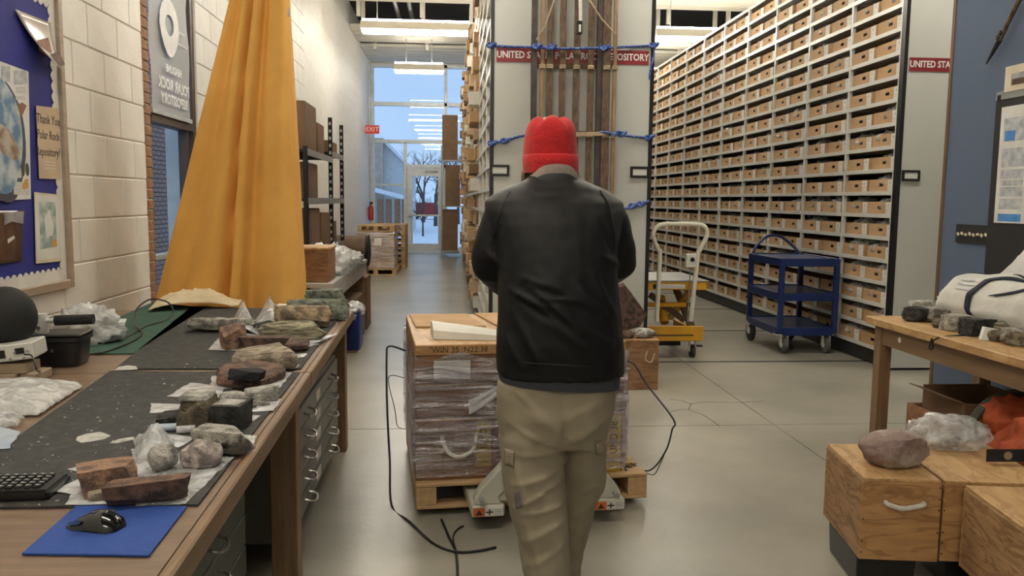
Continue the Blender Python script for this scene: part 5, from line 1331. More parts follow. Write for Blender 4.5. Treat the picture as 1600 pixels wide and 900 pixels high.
# blue ropes round the panel and sledge
def rope(pts, label, r=0.011, knots=()):
    P = smooth_path([Vector(p) for p in pts], 6); m = MB()
    Q = []
    for i, p in enumerate(P): Q.append(p)
    t = thing('blue_rope', label, 'rope', Q[0])
    m.tube(Q, r, 7).build('rope_line', 'rope_blue', t, smooth=True)
    for k in knots:
        k = Vector(k); kn = MB()
        for a in range(3): kn.tube([k + Vector((0.022 * math.cos(b) - 0.018 + 0.018 * a, 0.018 * math.sin(b) * 0.6, 0.020 * math.sin(b + a))) for b in [2 * PI * j / 10 for j in range(10)]], r * 0.8, 6, closed=True)
        kn.build('knot', 'rope_blue', t, smooth=True)
    return t
f = lambda x, y, dy=-0.05: at(x, y, y=Y0 + dy)
rope([f(766, 71, -0.04), f(800, 73), f(838, 74, -0.15), f(880, 76, -0.15), f(940, 75, -0.15), f(985, 73), f(1023, 71, -0.04)], 'blue rope tied across the sledge level with the red sign', knots=[f(768, 71), f(840, 73, -0.16), f(862, 74, -0.16), f(945, 75, -0.16), f(1022, 71)])
rope([f(1022, 72, -0.045), f(1021, 90), f(1016, 110), f(1015, 124)], 'blue rope end hanging beside the red sign', 0.009)
rope([f(766, 224, -0.04), f(785, 221), f(805, 215), f(824, 211, -0.13), f(850, 208, -0.14)], 'blue rope tied left of the red beanie', knots=[f(770, 224), f(790, 220)])
rope([f(938, 206, -0.14), f(960, 209, -0.13), f(985, 213), f(1016, 216, -0.04)], 'blue rope tied from sledge to panel edge right of the beanie', knots=[f(962, 209, -0.13), f(972, 210, -0.1), f(1015, 215)])
rope([f(955, 330, -0.13), f(985, 324), f(1000, 320), f(1014, 314, -0.04)], 'lowest blue rope beside the jacket right shoulder', knots=[f(990, 322), f(1003, 319)])

# ================================================================ PALLET WITH WRAPPED CRATES ON THE PALLET JACK
ANG = R(5.5)
PO = Vector((-0.165, 3.90, 0))
def L(x, y, z): return PO + Vector((x * math.cos(ANG) - y * math.sin(ANG), x * math.sin(ANG) + y * math.cos(ANG), z))
PW, PD = 1.18, 1.16
pl = thing('pallet', 'wooden pallet lifted on the pallet jack', 'pallet', PO + Vector((0, 0, 0.035)), ANG)
def pbx(a, b, name, mat, par, bevel=0.003): return MB().b2(a, b).build(name, mat, par, world=False, bevel=bevel)
for k in range(3):
    x = (PW - 0.10) * k / 2; pbx((x, 0.004, 0.016), (x + 0.10, PD - 0.004, 0.112), 'stringer', 'pallet_wood_y', pl)
for k in range(7):
    y = (PD - 0.11) * k / 6; pbx((0, y, 0.112), (PW, y + 0.11, 0.130), 'deck_board', 'pallet_wood', pl)
for k in range(4):
    y = (PD - 0.10) * k / 3; pbx((0, y, 0), (PW, y + 0.10, 0.016), 'bottom_board', 'pallet_wood', pl)
ZP = 0.166
def crate(a, b, label, mat, name='shipping_crate', handle=None, lid=True, cat='crate'):
    t = thing(name, label, cat, PO + Vector((0, 0, a[2])), ANG)
    z = a[2]; A = (a[0], a[1], 0); B = (b[0], b[1], b[2] - z)
    w = 0.012
    pbx((A[0], A[1], 0), (B[0], A[1] + w, B[2] - w), 'front_panel', mat, t); pbx((A[0], B[1] - w, 0), (B[0], B[1], B[2] - w), 'back_panel', mat, t)
    pbx((A[0], A[1] + w, 0), (A[0] + w, B[1] - w, B[2] - w), 'side_panel', 'plywood_side', t); pbx((B[0] - w, A[1] + w, 0), (B[0], B[1] - w, B[2] - w), 'side_panel', 'crate_ply', t)
    pbx((A[0], A[1], B[2] - w), (B[0], B[1], B[2]), 'lid', 'plywood_top', t)
    if handle:
        hx0, hx1, hz, drop = handle; y = A[1] - 0.012
        P = smooth_path([Vector((hx0, A[1] + 0.002, hz)), Vector((hx0 + 0.004, y, hz - 0.02)), Vector((hx0 + 0.03, y - 0.01, hz - drop * 0.75)), Vector(((hx0 + hx1) / 2, y - 0.012, hz - drop)), Vector((hx1 - 0.02, y - 0.01, hz - drop * 0.7)), Vector((hx1 - 0.002, y, hz - 0.02)), Vector((hx1, A[1] + 0.002, hz + 0.01))], 4)
        MB().tube(P, 0.010, 8).build('rope_handle', 'rope_white', t, world=False, smooth=True)
    return t
c1 = crate((0.0, 0.05, ZP), (0.50, 1.10, ZP + 0.31), 'lower left crate on the pallet with a white rope handle', 'crate_ply', handle=(0.13, 0.30, 0.22, 0.10))
c2 = crate((0.54, 0.05, ZP), (1.06, 1.10, ZP + 0.31), 'lower right crate on the pallet beside the trouser leg', 'crate_ply')
c3 = crate((0.0, 0.05, ZP + 0.315), (1.06, 1.10, ZP + 0.485), 'middle crate layer of the wrapped pallet load', 'crate_ply')
c4 = crate((0.0, 0.05, ZP + 0.49), (1.06, 1.10, ZP + 0.68), 'top crate of the pallet load with number on its lid edge', 'crate_ply')
def ltext(s, size, mat, par, x, y, z, sx=1.0, vertical=False, name='lettering'):
    t = text(s, size, mat, None, (0, 0, 0), (0, 0, 1) if vertical else (1, 0, 0), (-1, 0, 0) if vertical else (0, 0, 1), name, ext=0.0006, sx=sx); t.parent = par; t.location = (x, y, z - worldloc(par).z)
pbx((0.0, 0.036, 0.140), (1.06, 0.05, 0.19), 'edge_rail', 'plywood', c4)
ltext('"WIN 35  N22.38', 0.040, 'black_ink', c4, 0.21, 0.0355, ZP + 0.655)
pbx((0.09, 0.046, 0.015), (0.27, 0.05, 0.11), 'address_label', 'label_white', c4)
for a in range(5): pbx((0.115, 0.045, 0.03 + 0.014 * a), (0.24, 0.0462, 0.033 + 0.014 * a), 'label_line', 'print_grey', c4, 0)
for par, x0, x1, z0, z1, s in ((c1, 0.30, 0.375, 0.06, 0.29, 'UMD'), (c2, 0.975, 1.05, 0.0, 0.30, 'UMD 38')):
    pbx((x0, 0.047, z0), (x1, 0.05, z1), 'yellow_tape', 'yellow_tape', par, 0); ltext(s, 0.055, 'black_ink', par, (x0 + x1) / 2, 0.0465, worldloc(par).z + (z0 + z1) / 2 + 0.03, 0.9, True)
pbx((0.42, 0.047, 0.25), (0.50, 0.05, 0.30), 'yellow_tape', 'yellow_tape', c1, 0)
# flat cardboard on top
def lqd(pts, z, th, name, mat, label, cat):
    o = MB().prism([tuple(L(x, y, z)) for x, y in pts], (0, 0, th)).build(name, mat, bevel=0.002); return tag(o, label, cat)
ZTOP = ZP + 0.681
lqd([(0.03, 0.58), (0.42, 0.56), (0.36, 1.06), (0.02, 1.06)], ZTOP, 0.010, 'cardboard_sheet', 'kraft', 'left flat cardboard sheet on the pallet load', 'cardboard')
lqd([(0.48, 0.60), (0.98, 0.60), (0.98, 1.08), (0.42, 1.08)], ZTOP, 0.010, 'cardboard_sheet', 'kraft', 'right flat cardboard sheet behind the man on the load', 'cardboard')
fp = MB(); rings = []
for u, hh, ww in ((0, 0.075, 0.20), (0.25, 0.065, 0.19), (0.55, 0.055, 0.17), (0.8, 0.045, 0.15), (1.0, 0.03, 0.12)):
    cx = 0.10 + 0.36 * u; cy = 0.30 - 0.12 * u
    rings.append([tuple(L(cx, cy - ww / 2, ZTOP + 0.001)), tuple(L(cx, cy - ww * 0.45, ZTOP + hh * 0.6)), tuple(L(cx, cy, ZTOP + hh)), tuple(L(cx, cy + ww / 2, ZTOP + hh * 0.9)), tuple(L(cx, cy + ww / 2, ZTOP + 0.001))])
tag(fp.rings(rings).build('foam_wedge', 'tube_cream', smooth=35), 'white foam wedge lying on the wrapped pallet load', 'foam')
P = smooth_path([L(0.44, 0.25, ZTOP + 0.01), L(0.47, 0.40, ZTOP + 0.04), L(0.50, 0.5, ZTOP + 0.03), L(0.55, 0.4, ZTOP + 0.02), L(0.56, 0.25, ZTOP + 0.01)], 5)
tag(MB().tube(P, 0.010, 7).build('rope_loop', 'rope_tan', smooth=True), 'loop of tan rope on the load beside the man', 'rope')
# shrink wrap: shell round the four sides, bulging, with a ruffled top hem
wr = MB(); N = 140; rings = []
per = [(-0.012, 0.036), (1.072, 0.036), (1.072, 1.115), (-0.012, 1.115)]
def perim(s):
    s = (s % 1) * 4; i = int(s); a, b = per[i], per[(i + 1) % 4]; t = s - i; return a[0] + (b[0] - a[0]) * t, a[1] + (b[1] - a[1]) * t
for i in range(27):
    v = i / 26; z = ZP + 0.02 + v * 0.605; ring = []
    for j in range(N):
        x, y = perim(j / N); cx, cy = x - 0.53, y - 0.575
        k = 1 + 0.010 * noise.noise(Vector((x * 5, y * 5, z * 26))) + 0.004 * math.sin(z * 80 + x * 22) + (0.018 * max(0, noise.noise(Vector((x * 9, y * 9, 4)))) if v > 0.96 else 0)
        zz = z + (0.030 * noise.noise(Vector((x * 7, y * 7, 9))) if v > 0.9 else 0)
        ring.append(tuple(L(0.53 + cx * k, 0.575 + cy * k - 0.004, zz)))
    rings.append(ring)
wr.rings(rings, cap=False)
sw = wr.build('shrink_wrap', 'shrink_wrap', smooth=70); tag(sw, 'shiny clear shrink wrap wound round the pallet load', 'plastic wrap')
w2_ = MB(); rings = []
for i in range(9):
    v = i / 8; z = ZP + 0.06 + v * 0.50; ring = []
    for j in range(N):
        x, y = perim(j / N); cx, cy = x - 0.53, y - 0.575; k = 1.012 + 0.006 * noise.noise(Vector((x * 6, y * 6, z * 18 + x * 8)))
        ring.append(tuple(L(0.53 + cx * k, 0.575 + cy * k - 0.008, z)))
    rings.append(ring)
w2_.rings(rings, cap=False); tag(w2_.build('shrink_wrap', 'shrink_wrap_diagonal', smooth=70), 'outer diagonal turns of clear wrap round the pallet load middle', 'plastic wrap')
# twisted band of wrap running diagonally over the front
bnd = MB()
def bf(u, v):
    x = 0.26 + 0.34 * u; z = ZP + 0.37 + 0.22 * u ** 1.2 + (v - 0.5) * (0.075 - 0.05 * u); y = 0.022 - 0.004 * math.sin(v * 9) ; return tuple(L(x, y, z))
bnd.grid(bf, 16, 4); tag(bnd.build('wrap_band', 'bag_cloudy', smooth=True), 'twisted whitish band of wrap crossing the load front', 'plastic wrap')

# ---- pallet jack
JO = L(0.62, -0.22, 0)
pj_ = thing('pallet_jack', 'cream pallet jack with warning stickers between man and pallet', 'pallet jack', JO, ANG)
def jb(a, b, name, mat='jack_cream', bevel=0.006, par=None): return MB().b2(a, b).build(name, mat, par or pj_, world=False, bevel=bevel)
for s in (-1, 1):
    xc = 0.295 * s
    fk = jb((xc - 0.078, 0.0, 0.068), (xc + 0.078, 1.25, 0.122), 'fork')
    jb((xc - 0.070, -0.006, 0.075), (xc - 0.018, 0.0, 0.113), 'warning_sticker', 'sticker_orange', 0)
    jb((xc - 0.016, -0.006, 0.075), (xc + 0.070, 0.0, 0.113), 'label_sticker', 'label_white', 0)
    MB().prism([(xc - 0.06, -0.0075, 0.081), (xc - 0.028, -0.0075, 0.081), (xc - 0.044, -0.0075, 0.107)], (0, 0.002, 0)).build('warning_symbol', 'black_ink', pj_, world=False)
    for a, b in (((xc - 0.012, 0.091), (xc + 0.022, 0.097)), ((xc + 0.002, 0.080), (xc + 0.008, 0.108))): MB().b2((a[0], -0.0075, a[1]), (b[0], -0.0055, b[1])).build('symbol_bar', 'black_ink', pj_, world=False)
    for z in (0.083, 0.093, 0.103): MB().b2((xc + 0.03, -0.0075, z), (xc + 0.064, -0.0055, z + 0.003)).build('print_line', 'print_grey', pj_, world=False)
    # gusset arm climbing to the pump body
    MB().prism([(xc + s * 0.062, 0.02, 0.12), (xc + s * 0.062, 0.02, 0.15), (xc + s * 0.03, 0.02, 0.20), (s * 0.10, 0.02, 0.44), (s * 0.015, 0.02, 0.44), (s * 0.03, 0.02, 0.37), (xc - s * 0.055, 0.02, 0.155), (xc - s * 0.065, 0.02, 0.12)], (0, 0.075, 0)).build('gusset_arm', 'jack_cream', pj_, world=False, bevel=0.006)
    MB().lathe([(0.034, -0.012), (0.034, 0.0)], (xc - s * 0.10, 0.02, 0.29), 'y', 20).build('arm_boss', 'jack_cream', pj_, world=False)
    MB().lathe([(0.012, -0.03), (0.012, 0.11)], (xc + s * 0.03, 0.0, 0.15), 'y', 10).build('pivot_pin', 'steel_grey', pj_, world=False)
    MB().lathe([(0.035, -0.04), (0.038, -0.03), (0.038, 0.03), (0.035, 0.04)], (xc, 1.1, 0.0385), 'x', 16).build('load_roller', 'rubber_grey', pj_, world=False)
jb((-0.30, 0.03, 0.13), (0.30, 0.09, 0.20), 'cross_member')
jb((-0.11, -0.03, 0.20), (0.11, 0.12, 0.50), 'pump_body')
for s in (-1, 1): MB().lathe([(0.085, -0.025), (0.092, -0.02), (0.092, 0.02), (0.085, 0.025)], (0.05 * s, -0.06, 0.0925), 'x', 24).build('steer_wheel', 'rubber_dark', pj_, world=False)
MB().b2((-0.02, -0.09, 0.09), (0.02, -0.03, 0.28)).build('steer_yoke', 'jack_cream', pj_, world=False)
H0 = Vector((0.0, -0.04, 0.40)); HW = Vector((0.33, 2.93, 1.17))      # handle grip, where the hands close
inv = Matrix.Rotation(-ANG, 3, 'Z'); H1 = inv @ (HW - JO)
MB().tube([H0, H0.lerp(H1, 0.86)], 0.020, 10).build('tow_bar', 'jack_cream', pj_, world=False, smooth=True)
hl = []
hx = inv @ Vector((1, 0, 0)); up_ = (H1 - H0).normalized(); b0 = H0.lerp(H1, 0.84)
for a in range(16):
    th = 2 * PI * a / 16; hl.append(b0 + hx * 0.11 * math.sin(th) + up_ * (0.085 * (1 - math.cos(th))))
MB().tube(hl, 0.014, 8, closed=True).build('grip_loop', 'black_plastic', pj_, world=False, smooth=True)

# ---- loose strapping cords by the pallet
def cord(pts, label, r=0.005):
    P = smooth_path([Vector(p) for p in pts], 6); tag(MB().tube(P, r, 6).build('strap_cord', 'black_plastic', smooth=True), label, 'cord')
g0 = lambda x, y: at(x, y, z=0.006)
cord([L(-0.02, 0.75, 0.69), at(608, 541, y=4.55), at(604, 560, y=4.5), at(605, 640, y=4.4), at(609, 720, y=4.3), g0(612, 790), g0(640, 815), g0(676, 848), g0(712, 862), g0(745, 861), g0(775, 855)], 'black cord hanging from the load and trailing on floor, left', 0.006)
cord([L(-0.02, 0.9, 0.50), at(607, 590, y=4.9), at(617, 640, y=4.9), at(621, 665, y=4.9), L(-0.02, 0.86, 0.20)], 'thin grey cord hanging close to the load left side', 0.0028)
cord([g0(690, 812), g0(702, 840), g0(712, 862), g0(715, 900), g0(712, 935)], 'black cord on the floor running toward the camera', 0.006)
cord([g0(712, 862), g0(708, 838), g0(716, 826), g0(724, 822)], 'short cord curl on the floor before the pallet', 0.004)
cord([L(1.075, 0.5, 0.64), at(985, 565, y=4.35), at(1010, 600, y=4.3), at(1052, 655, y=4.2), at(1050, 672, y=4.2), at(1040, 705, y=4.15), at(1015, 735, y=4.1), L(1.10, 0.10, 0.171), L(1.08, 0.04, 0.171)], 'black cord bowed out from the load right side', 0.005)
cord([at(1040, 705, y=4.15), at(1030, 728, y=4.14), at(1018, 742, y=4.12), L(1.14, 0.16, 0.171)], 'thin second strand of the right-hand cord', 0.0025)

# ================================================================ SMALL CRATE, SLAB AND STONE BY THE PANEL
sc = thing('wooden_crate', 'small rough wooden crate in front of the panel right of man', 'crate', (1.52, 6.75, 0.001))
for a, b, nm in (((1.34, 6.55, 0.001), (1.715, 6.57, 0.40), 'front_panel'), ((1.34, 6.93, 0.001), (1.715, 6.95, 0.40), 'back_panel'), ((1.34, 6.57, 0.001), (1.36, 6.93, 0.40), 'side_panel'), ((1.695, 6.57, 0.001), (1.715, 6.93, 0.40), 'side_panel'), ((1.335, 6.545, 0.401), (1.72, 6.955, 0.42), 'lid')):
    MB().b2(a, b).build(nm, 'crate_ply_red', sc, bevel=0.003)
MB().tube(smooth_path([Vector((1.62, 6.545, 0.33)), Vector((1.60, 6.53, 0.26)), Vector((1.65, 6.53, 0.24)), Vector((1.68, 6.545, 0.31))], 4), 0.007, 6).build('rope_handle', 'rope_tan', sc, smooth=True)
P = [at(*p, y=6.8) for p in ((955, 452), (976, 443), (990, 462), (1012, 492), (1000, 512), (975, 517), (950, 515))]
m = MB(); rg = []
for d, t in ((0, 0.93), (0.03, 1.0), (0.09, 1.0), (0.12, 0.92)):
    c = sum(P, Vector()) / len(P); ring = []
    for i in range(len(P) * 4):
        a, b = P[i // 4], P[(i // 4 + 1) % len(P)]; q = a.lerp(b, (i % 4) / 4); q = c + (q - c) * t; e = 0.012
        ring.append((q.x + e * noise.noise(q * 9), q.y + d, max(q.z + e * noise.noise(q * 9 + Vector((3, 0, 0))), 0.425)))
    rg.append(ring)
tag(m.rings(rg).build('rock_slab', 'rock_darkbrown', smooth=30), 'brown pitted rock slab standing on the small crate', 'rock')
rock('rock', 'rock_grey', (1.62, 6.68, 0.423), (0.20, 0.13, 0.085), 'pale grey stone lying on the small crate', 0.2, 0.4, 0.08, 61)
rock('rock', 'rock_darkbrown', (1.46, 6.64, 0.423), (0.14, 0.10, 0.07), 'dark stone beside the pale stone on the small crate', 0.5, 0.4, 0.08, 62)

# ================================================================ YELLOW SCISSOR LIFT TABLE
lf = thing('lift_table', 'yellow scissor lift table with cream push handle', 'lift table', (2.15, 8.2, 0))
MB().b2((1.86, 7.86, 0.18), (2.50, 7.90, 0.33)).build('base_end_plate', 'lift_yellow', lf, bevel=0.006)
for z in (0.232, ): MB().b2((1.93, 7.855, z), (2.40, 7.86, z + 0.016)).build('plate_slot', 'lift_dark', lf)
for x in (1.90, 2.44): MB().b2((x, 7.90, 0.20), (x + 0.05, 8.75, 0.27)).build('base_rail', 'lift_yellow', lf, bevel=0.004)
MB().b2((1.92, 7.95, 0.12), (2.30, 8.3, 0.20)).build('pump_tray', 'black_matte', lf)
for x0 in (1.93, 2.42):
    MB().bar((x0, 7.95, 0.28), (x0, 8.72, 0.68), 0.03, 0.07, up=(1, 0, 0)).build('scissor_arm', 'lift_dark', lf)
    MB().bar((x0 - 0.03, 8.72, 0.28), (x0 - 0.03, 7.95, 0.68), 0.03, 0.07, up=(1, 0, 0)).build('scissor_arm', 'lift_yellow', lf)
MB().b2((1.93, 7.98, 0.505), (2.36, 8.04, 0.545)).build('cross_shaft', 'lift_yellow', lf, bevel=0.006)
MB().tube([(2.36, 8.01, 0.525), (2.41, 8.01, 0.525)], 0.022, 10).build('shaft_end', 'black_matte', lf)
MB().tube([(2.15, 8.02, 0.34), (2.15, 8.2, 0.58)], 0.045, 12).build('cylinder', 'lift_yellow', lf, smooth=True)
MB().bar((2.0, 8.05, 0.62), (2.36, 8.06, 0.36), 0.05, 0.06).build('strut', 'lift_dark', lf)
MB().b2((1.84, 7.86, 0.69), (2.52, 8.80, 0.77)).build('platform_rim', 'lift_yellow', lf, bevel=0.006)
MB().b2((1.83, 7.85, 0.7705), (2.53, 8.81, 0.785)).build('platform_plate', 'steel_grey', lf, bevel=0.003)
MB().b2((2.03, 7.852, 0.705), (2.30, 7.86, 0.745)).build('maker_plate', 'label_white', lf); MB().b2((1.98, 7.851, 0.705), (2.03, 7.859, 0.745)).build('plate_mark', 'black_ink', lf)
for k_ in range(3): MB().b2((2.05, 7.8505, 0.713 + 0.010 * k_), (2.27 - 0.03 * k_, 7.852, 0.717 + 0.010 * k_)).build('print_line', 'print_grey', lf)
HY = 7.82
hp = [at(1026, 502, y=HY), at(1031, 400, y=HY), at(1029, 392, y=HY), at(1021, 372, y=HY), at(1022, 360, y=HY), at(1034, 351, y=HY), at(1065, 350, y=HY), at(1094, 351, y=HY), at(1104, 359, y=HY), at(1103, 372, y=HY), at(1093, 392, y=HY), at(1090, 402, y=HY), at(1079, 502, y=HY)]
MB().tube(smooth_path(hp, 5), 0.022, 10).build('push_handle', 'handle_cream', lf, smooth=True)
q = at(1079, 407, y=HY - 0.03); MB().box(q, (0.10, 0.05, 0.13)).build('release_box', 'instrument_white', lf, bevel=0.006)
MB().lathe([(0.022, -0.008), (0.022, 0)], q + Vector((0.01, -0.026, 0.01)), 'y', 14).build('release_knob', 'black_plastic', lf)
MB().tube([q + Vector((0, 0, -0.06)), at(1077, 450, y=HY + 0.02), at(1074, 505, y=HY + 0.02)], 0.006, 6).build('release_cable', 'steel_grey', lf)
for x, y in ((2.42, 7.95), (1.95, 7.95), (2.42, 8.68), (1.95, 8.68)):
    MB().lathe([(0.055, -0.022), (0.066, -0.016), (0.066, 0.016), (0.055, 0.022)], (x, y, 0.0665), 'x', 20).build('caster', 'rubber_dark', lf, smooth=30)
    MB().b2((x - 0.034, y - 0.02, 0.06), (x - 0.026, y + 0.02, 0.20)).b2((x + 0.026, y - 0.02, 0.06), (x + 0.034, y + 0.02, 0.20)).build('caster_fork', 'shelf_steel', lf)
MB().b2((2.46, 7.93, 0.11), (2.52, 7.97, 0.125)).build('brake_pedal', 'black_matte', lf)

# ================================================================ BLUE THREE-SHELF CART
ct = thing('service_cart', 'dark blue three-shelf steel cart before the right shelving unit', 'cart', (3.66, 8.55, 0))
x0, x1, y0_, y1_ = 3.36, 3.99, 8.10, 9.02
for x in (x0, x1 - 0.05):
    for y in (y0_, y1_ - 0.05): MB().b2((x, y, 0.22), (x + 0.05, y + 0.05, 0.985)).build('post', 'cart_blue', ct, bevel=0.004)
for z in (0.24, 0.60, 0.955):
    MB().b2((x0 + 0.003, y0_ + 0.003, z - 0.02), (x1 - 0.003, y1_ - 0.003, z + 0.02)).build('shelf_deck', 'cart_deck', ct, bevel=0.003)
    for a, b in (((x0 + 0.05, y0_ - 0.001), (x1 - 0.05, y0_ + 0.012)), ((x0 + 0.05, y1_ - 0.012), (x1 - 0.05, y1_ + 0.001)), ((x0 - 0.001, y0_ + 0.05), (x0 + 0.012, y1_ - 0.05)), ((x1 - 0.012, y0_ + 0.05), (x1 + 0.001, y1_ - 0.05))):
        MB().b2((a[0], a[1], z - 0.05), (b[0], b[1], z + 0.032)).build('shelf_rim', 'cart_blue', ct, bevel=0.003)
MB().tube(smooth_path([Vector((3.40, 9.0, 0.97)), Vector((3.46, 9.06, 1.06)), Vector((3.60, 9.10, 1.17)), Vector((3.75, 9.10, 1.17)), Vector((3.89, 9.06, 1.06)), Vector((3.95, 9.0, 0.97))], 5), 0.016, 8).build('push_handle', 'cart_blue', ct, smooth=True)
for x, y, r in ((3.45, 8.16, 0.085), (3.90, 8.16, 0.085), (3.45, 8.94, 0.115), (3.90, 8.94, 0.115)):
    big = r > 0.1
    MB().lathe([(r * 0.8, -0.024), (r, -0.016), (r, 0.016), (r * 0.8, 0.024)], (x - (0.06 if big else 0), y, r + 0.001), 'x', 24).build('wheel', 'rubber_dark' if big else 'rubber_grey', ct, smooth=30)
    MB().lathe([(r * 0.35, -0.03), (r * 0.35, 0.03)], (x - (0.06 if big else 0), y, r + 0.001), 'x', 14).build('hub', 'shelf_steel', ct)
    for s in (-1, 1): MB().b2((x - (0.06 if big else 0) + s * 0.036 - 0.004, y - 0.025, r * 0.9), (x - (0.06 if big else 0) + s * 0.036 + 0.004, y + 0.025, 0.20)).build('wheel_fork', 'shelf_steel', ct)
    MB().b2((x - 0.10, y - 0.05, 0.193), (x + 0.06, y + 0.05, 0.203)).build('wheel_plate', 'shelf_steel', ct)

# ================================================================ THE MAN
YM = 2.42
man = thing('person', 'person in black jacket, red beanie and khaki trousers, seen from behind', 'person', (0.32, 2.42, 0))
def ringpx(l, r, py, y, hd, n=32, p=2.3):
    a, b = at(l, py, y=y), at(r, py, y=y); c = (a + b) / 2; hw = (b - a).length / 2
    def sp(v): return math.copysign(abs(v) ** (2 / p), v)
    return [(c.x + hw * sp(math.cos(2 * PI * j / n)), y + hd * sp(math.sin(2 * PI * j / n)), c.z) for j in range(n)]
def limb(mb, pts, n=20):
    """pts: (centre Vector, radius) along a limb"""
    P = []; r = []
    for i in range(len(pts) - 1):
        for k in range(4):
            t = k / 4; P.append(pts[i][0].lerp(pts[i + 1][0], t)); r.append(pts[i][1] + (pts[i + 1][1] - pts[i][1]) * t)
    P.append(pts[-1][0]); r.append(pts[-1][1])
    # round both ends
    d0 = (P[0] - P[1]).normalized(); d1 = (P[-1] - P[-2]).normalized()
    P = [P[0] + d0 * r[0] * 0.8, P[0] + d0 * r[0] * 0.5] + P + [P[-1] + d1 * r[-1] * 0.5, P[-1] + d1 * r[-1] * 0.8]
    r = [r[0] * 0.45, r[0] * 0.85] + r + [r[-1] * 0.85, r[-1] * 0.45]
    mb.tube(P, r, n)
def creases(lines):
    """fold lines on the cloth: (x0,z0,x1,z1, width, height) seen from behind; only faces turned to the back move"""
    def fn(p, nn):
        h = 0.0
        for x0, z0, x1, z1, w, a, s in lines:
            dx, dz = x1 - x0, z1 - z0; LL = dx * dx + dz * dz
            t = ((p.x - x0) * dx + (p.z - z0) * dz) / LL
            bend = 0.25 * math.sin(t * PI) * (z0 - z1) * 0.2
            tt = min(max(t, 0), 1); d = ((p.x - x0 - dx * tt) ** 2 + (p.z - z0 - dz * tt + bend * s) ** 2) ** 0.5
            h += a * math.exp(-(d / w) ** 2) * math.sin(PI * min(max(tt, 0.08), 0.92)) ** 0.5
        back = min(1, max(0, -nn.y * 1.4 + 0.35))
        return h * back
    return fn
def X(px, py, y=YM): v = at(px, py, y=y); return v.x, v.z
def cl(a, b, w, h, s=1, y=YM - 0.14):
    p, q = X(*a, y), X(*b, y); return (p[0], p[1], q[0], q[1], w, h, s)
# --- the body itself: one continuous skin under the clothes, with head and hands
body = MB()
body.rings([ringpx(*q, n=24) for q in ((800, 950, 690, 2.42, 0.10), (790, 955, 640, 2.42, 0.12), (792, 955, 580, 2.41, 0.11), (795, 950, 500, 2.42, 0.10), (795, 950, 420, 2.44, 0.11), (790, 955, 350, 2.48, 0.09), (800, 935, 318, 2.52, 0.07), (832, 900, 298, 2.56, 0.055), (835, 895, 270, 2.58, 0.055), (835, 893, 245, 2.61, 0.06))])
hc = at(859, 232, y=2.63)
body.rings([[(hc.x + rx * math.cos(2 * PI * j / 24), hc.y + oy + ry * math.sin(2 * PI * j / 24), hc.z + dz) for j in range(24)] for dz, rx, ry, oy in
            ((-0.125, 0.030, 0.03, 0.07), (-0.115, 0.048, 0.06, 0.05), (-0.08, 0.062, 0.085, 0.025), (-0.03, 0.072, 0.097, 0.008), (0.02, 0.076, 0.10, 0.0), (0.06, 0.070, 0.092, -0.003), (0.085, 0.05, 0.066, -0.005), (0.097, 0.02, 0.03, -0.005))])
body.box(hc + Vector((0, 0.108, -0.035)), (0.026, 0.03, 0.045), taper=0.5)                     # nose
for s in (-1, 1): body.box(hc + Vector((s * 0.078, 0.0, -0.03)), (0.016, 0.034, 0.055))       # ears
SH = {-1: at(788, 348, y=2.50), 1: at(946, 346, y=2.50)}
EL = {-1: at(770, 409, y=2.50), 1: at(961, 404, y=2.50)}
HD = {-1: Vector((0.255, 2.905, 1.19)), 1: Vector((0.405, 2.905, 1.19))}
for s in (-1, 1):
    wr_ = EL[s].lerp(HD[s], 0.80)
    limb(body, [(SH[s], 0.050), (SH[s].lerp(EL[s], 0.5), 0.046), (EL[s], 0.040), (EL[s].lerp(wr_, 0.4), 0.038), (wr_, 0.027)], 14)
    d = (HD[s] - wr_).normalized(); body.bar(wr_ - d * 0.01, HD[s], 0.066, 0.030, up=(0, -0.3, 1))
    for k in range(4):                                                         # four fingers closing round the grip
        o = Vector(((k - 1.5) * 0.019, 0, 0)); ln = (0.9, 1.0, 0.97, 0.8)[k]
        limb(body, [(HD[s] + o, 0.0095), (HD[s] + o + Vector((0, 0.034 * ln, 0.006)), 0.0088), (HD[s] + o + Vector((0, 0.050 * ln, -0.022)), 0.0084), (HD[s] + o + Vector((0, 0.030, -0.038 * ln)), 0.008)], 8)
    limb(body, [(wr_ + d * 0.03 - Vector((s * 0.026, 0, 0.004)), 0.011), (HD[s] + Vector((-s * 0.044, -0.006, -0.018)), 0.010), (HD[s] + Vector((-s * 0.030, 0.018, -0.034)), 0.009)], 8)
LEGL = [(at(830, 655, y=2.42), 0.092), (at(832, 720, y=2.40), 0.090), (at(842, 800, y=2.37), 0.074), (at(857, 890, y=2.35), 0.066), (Vector((0.315, 2.34, 0.24)), 0.060), (Vector((0.315, 2.35, 0.10)), 0.050)]
LEGR = [(at(912, 655, y=2.44), 0.090), (at(908, 715, y=2.48), 0.082), (at(905, 775, y=2.56), 0.066), (at(899, 850, y=2.66), 0.052), (Vector((0.395, 2.76, 0.24)), 0.050), (Vector((0.395, 2.80, 0.10)), 0.046)]
for lg in (LEGL, LEGR):
    limb(body, [(p, r * 0.72) for p, r in lg], 14)
    f_ = lg[-1][0]; body.rings([[(f_.x + rx * math.cos(2 * PI * j / 14), f_.y + oy, 0.055 + rz * math.sin(2 * PI * j / 14)) for j in range(14)] for oy, rx, rz in ((-0.06, 0.025, 0.03), (-0.02, 0.034, 0.040), (0.06, 0.038, 0.036), (0.14, 0.038, 0.026), (0.18, 0.02, 0.015))])
remeshed(body, 'body', 0.007, 'skin', man, 3)
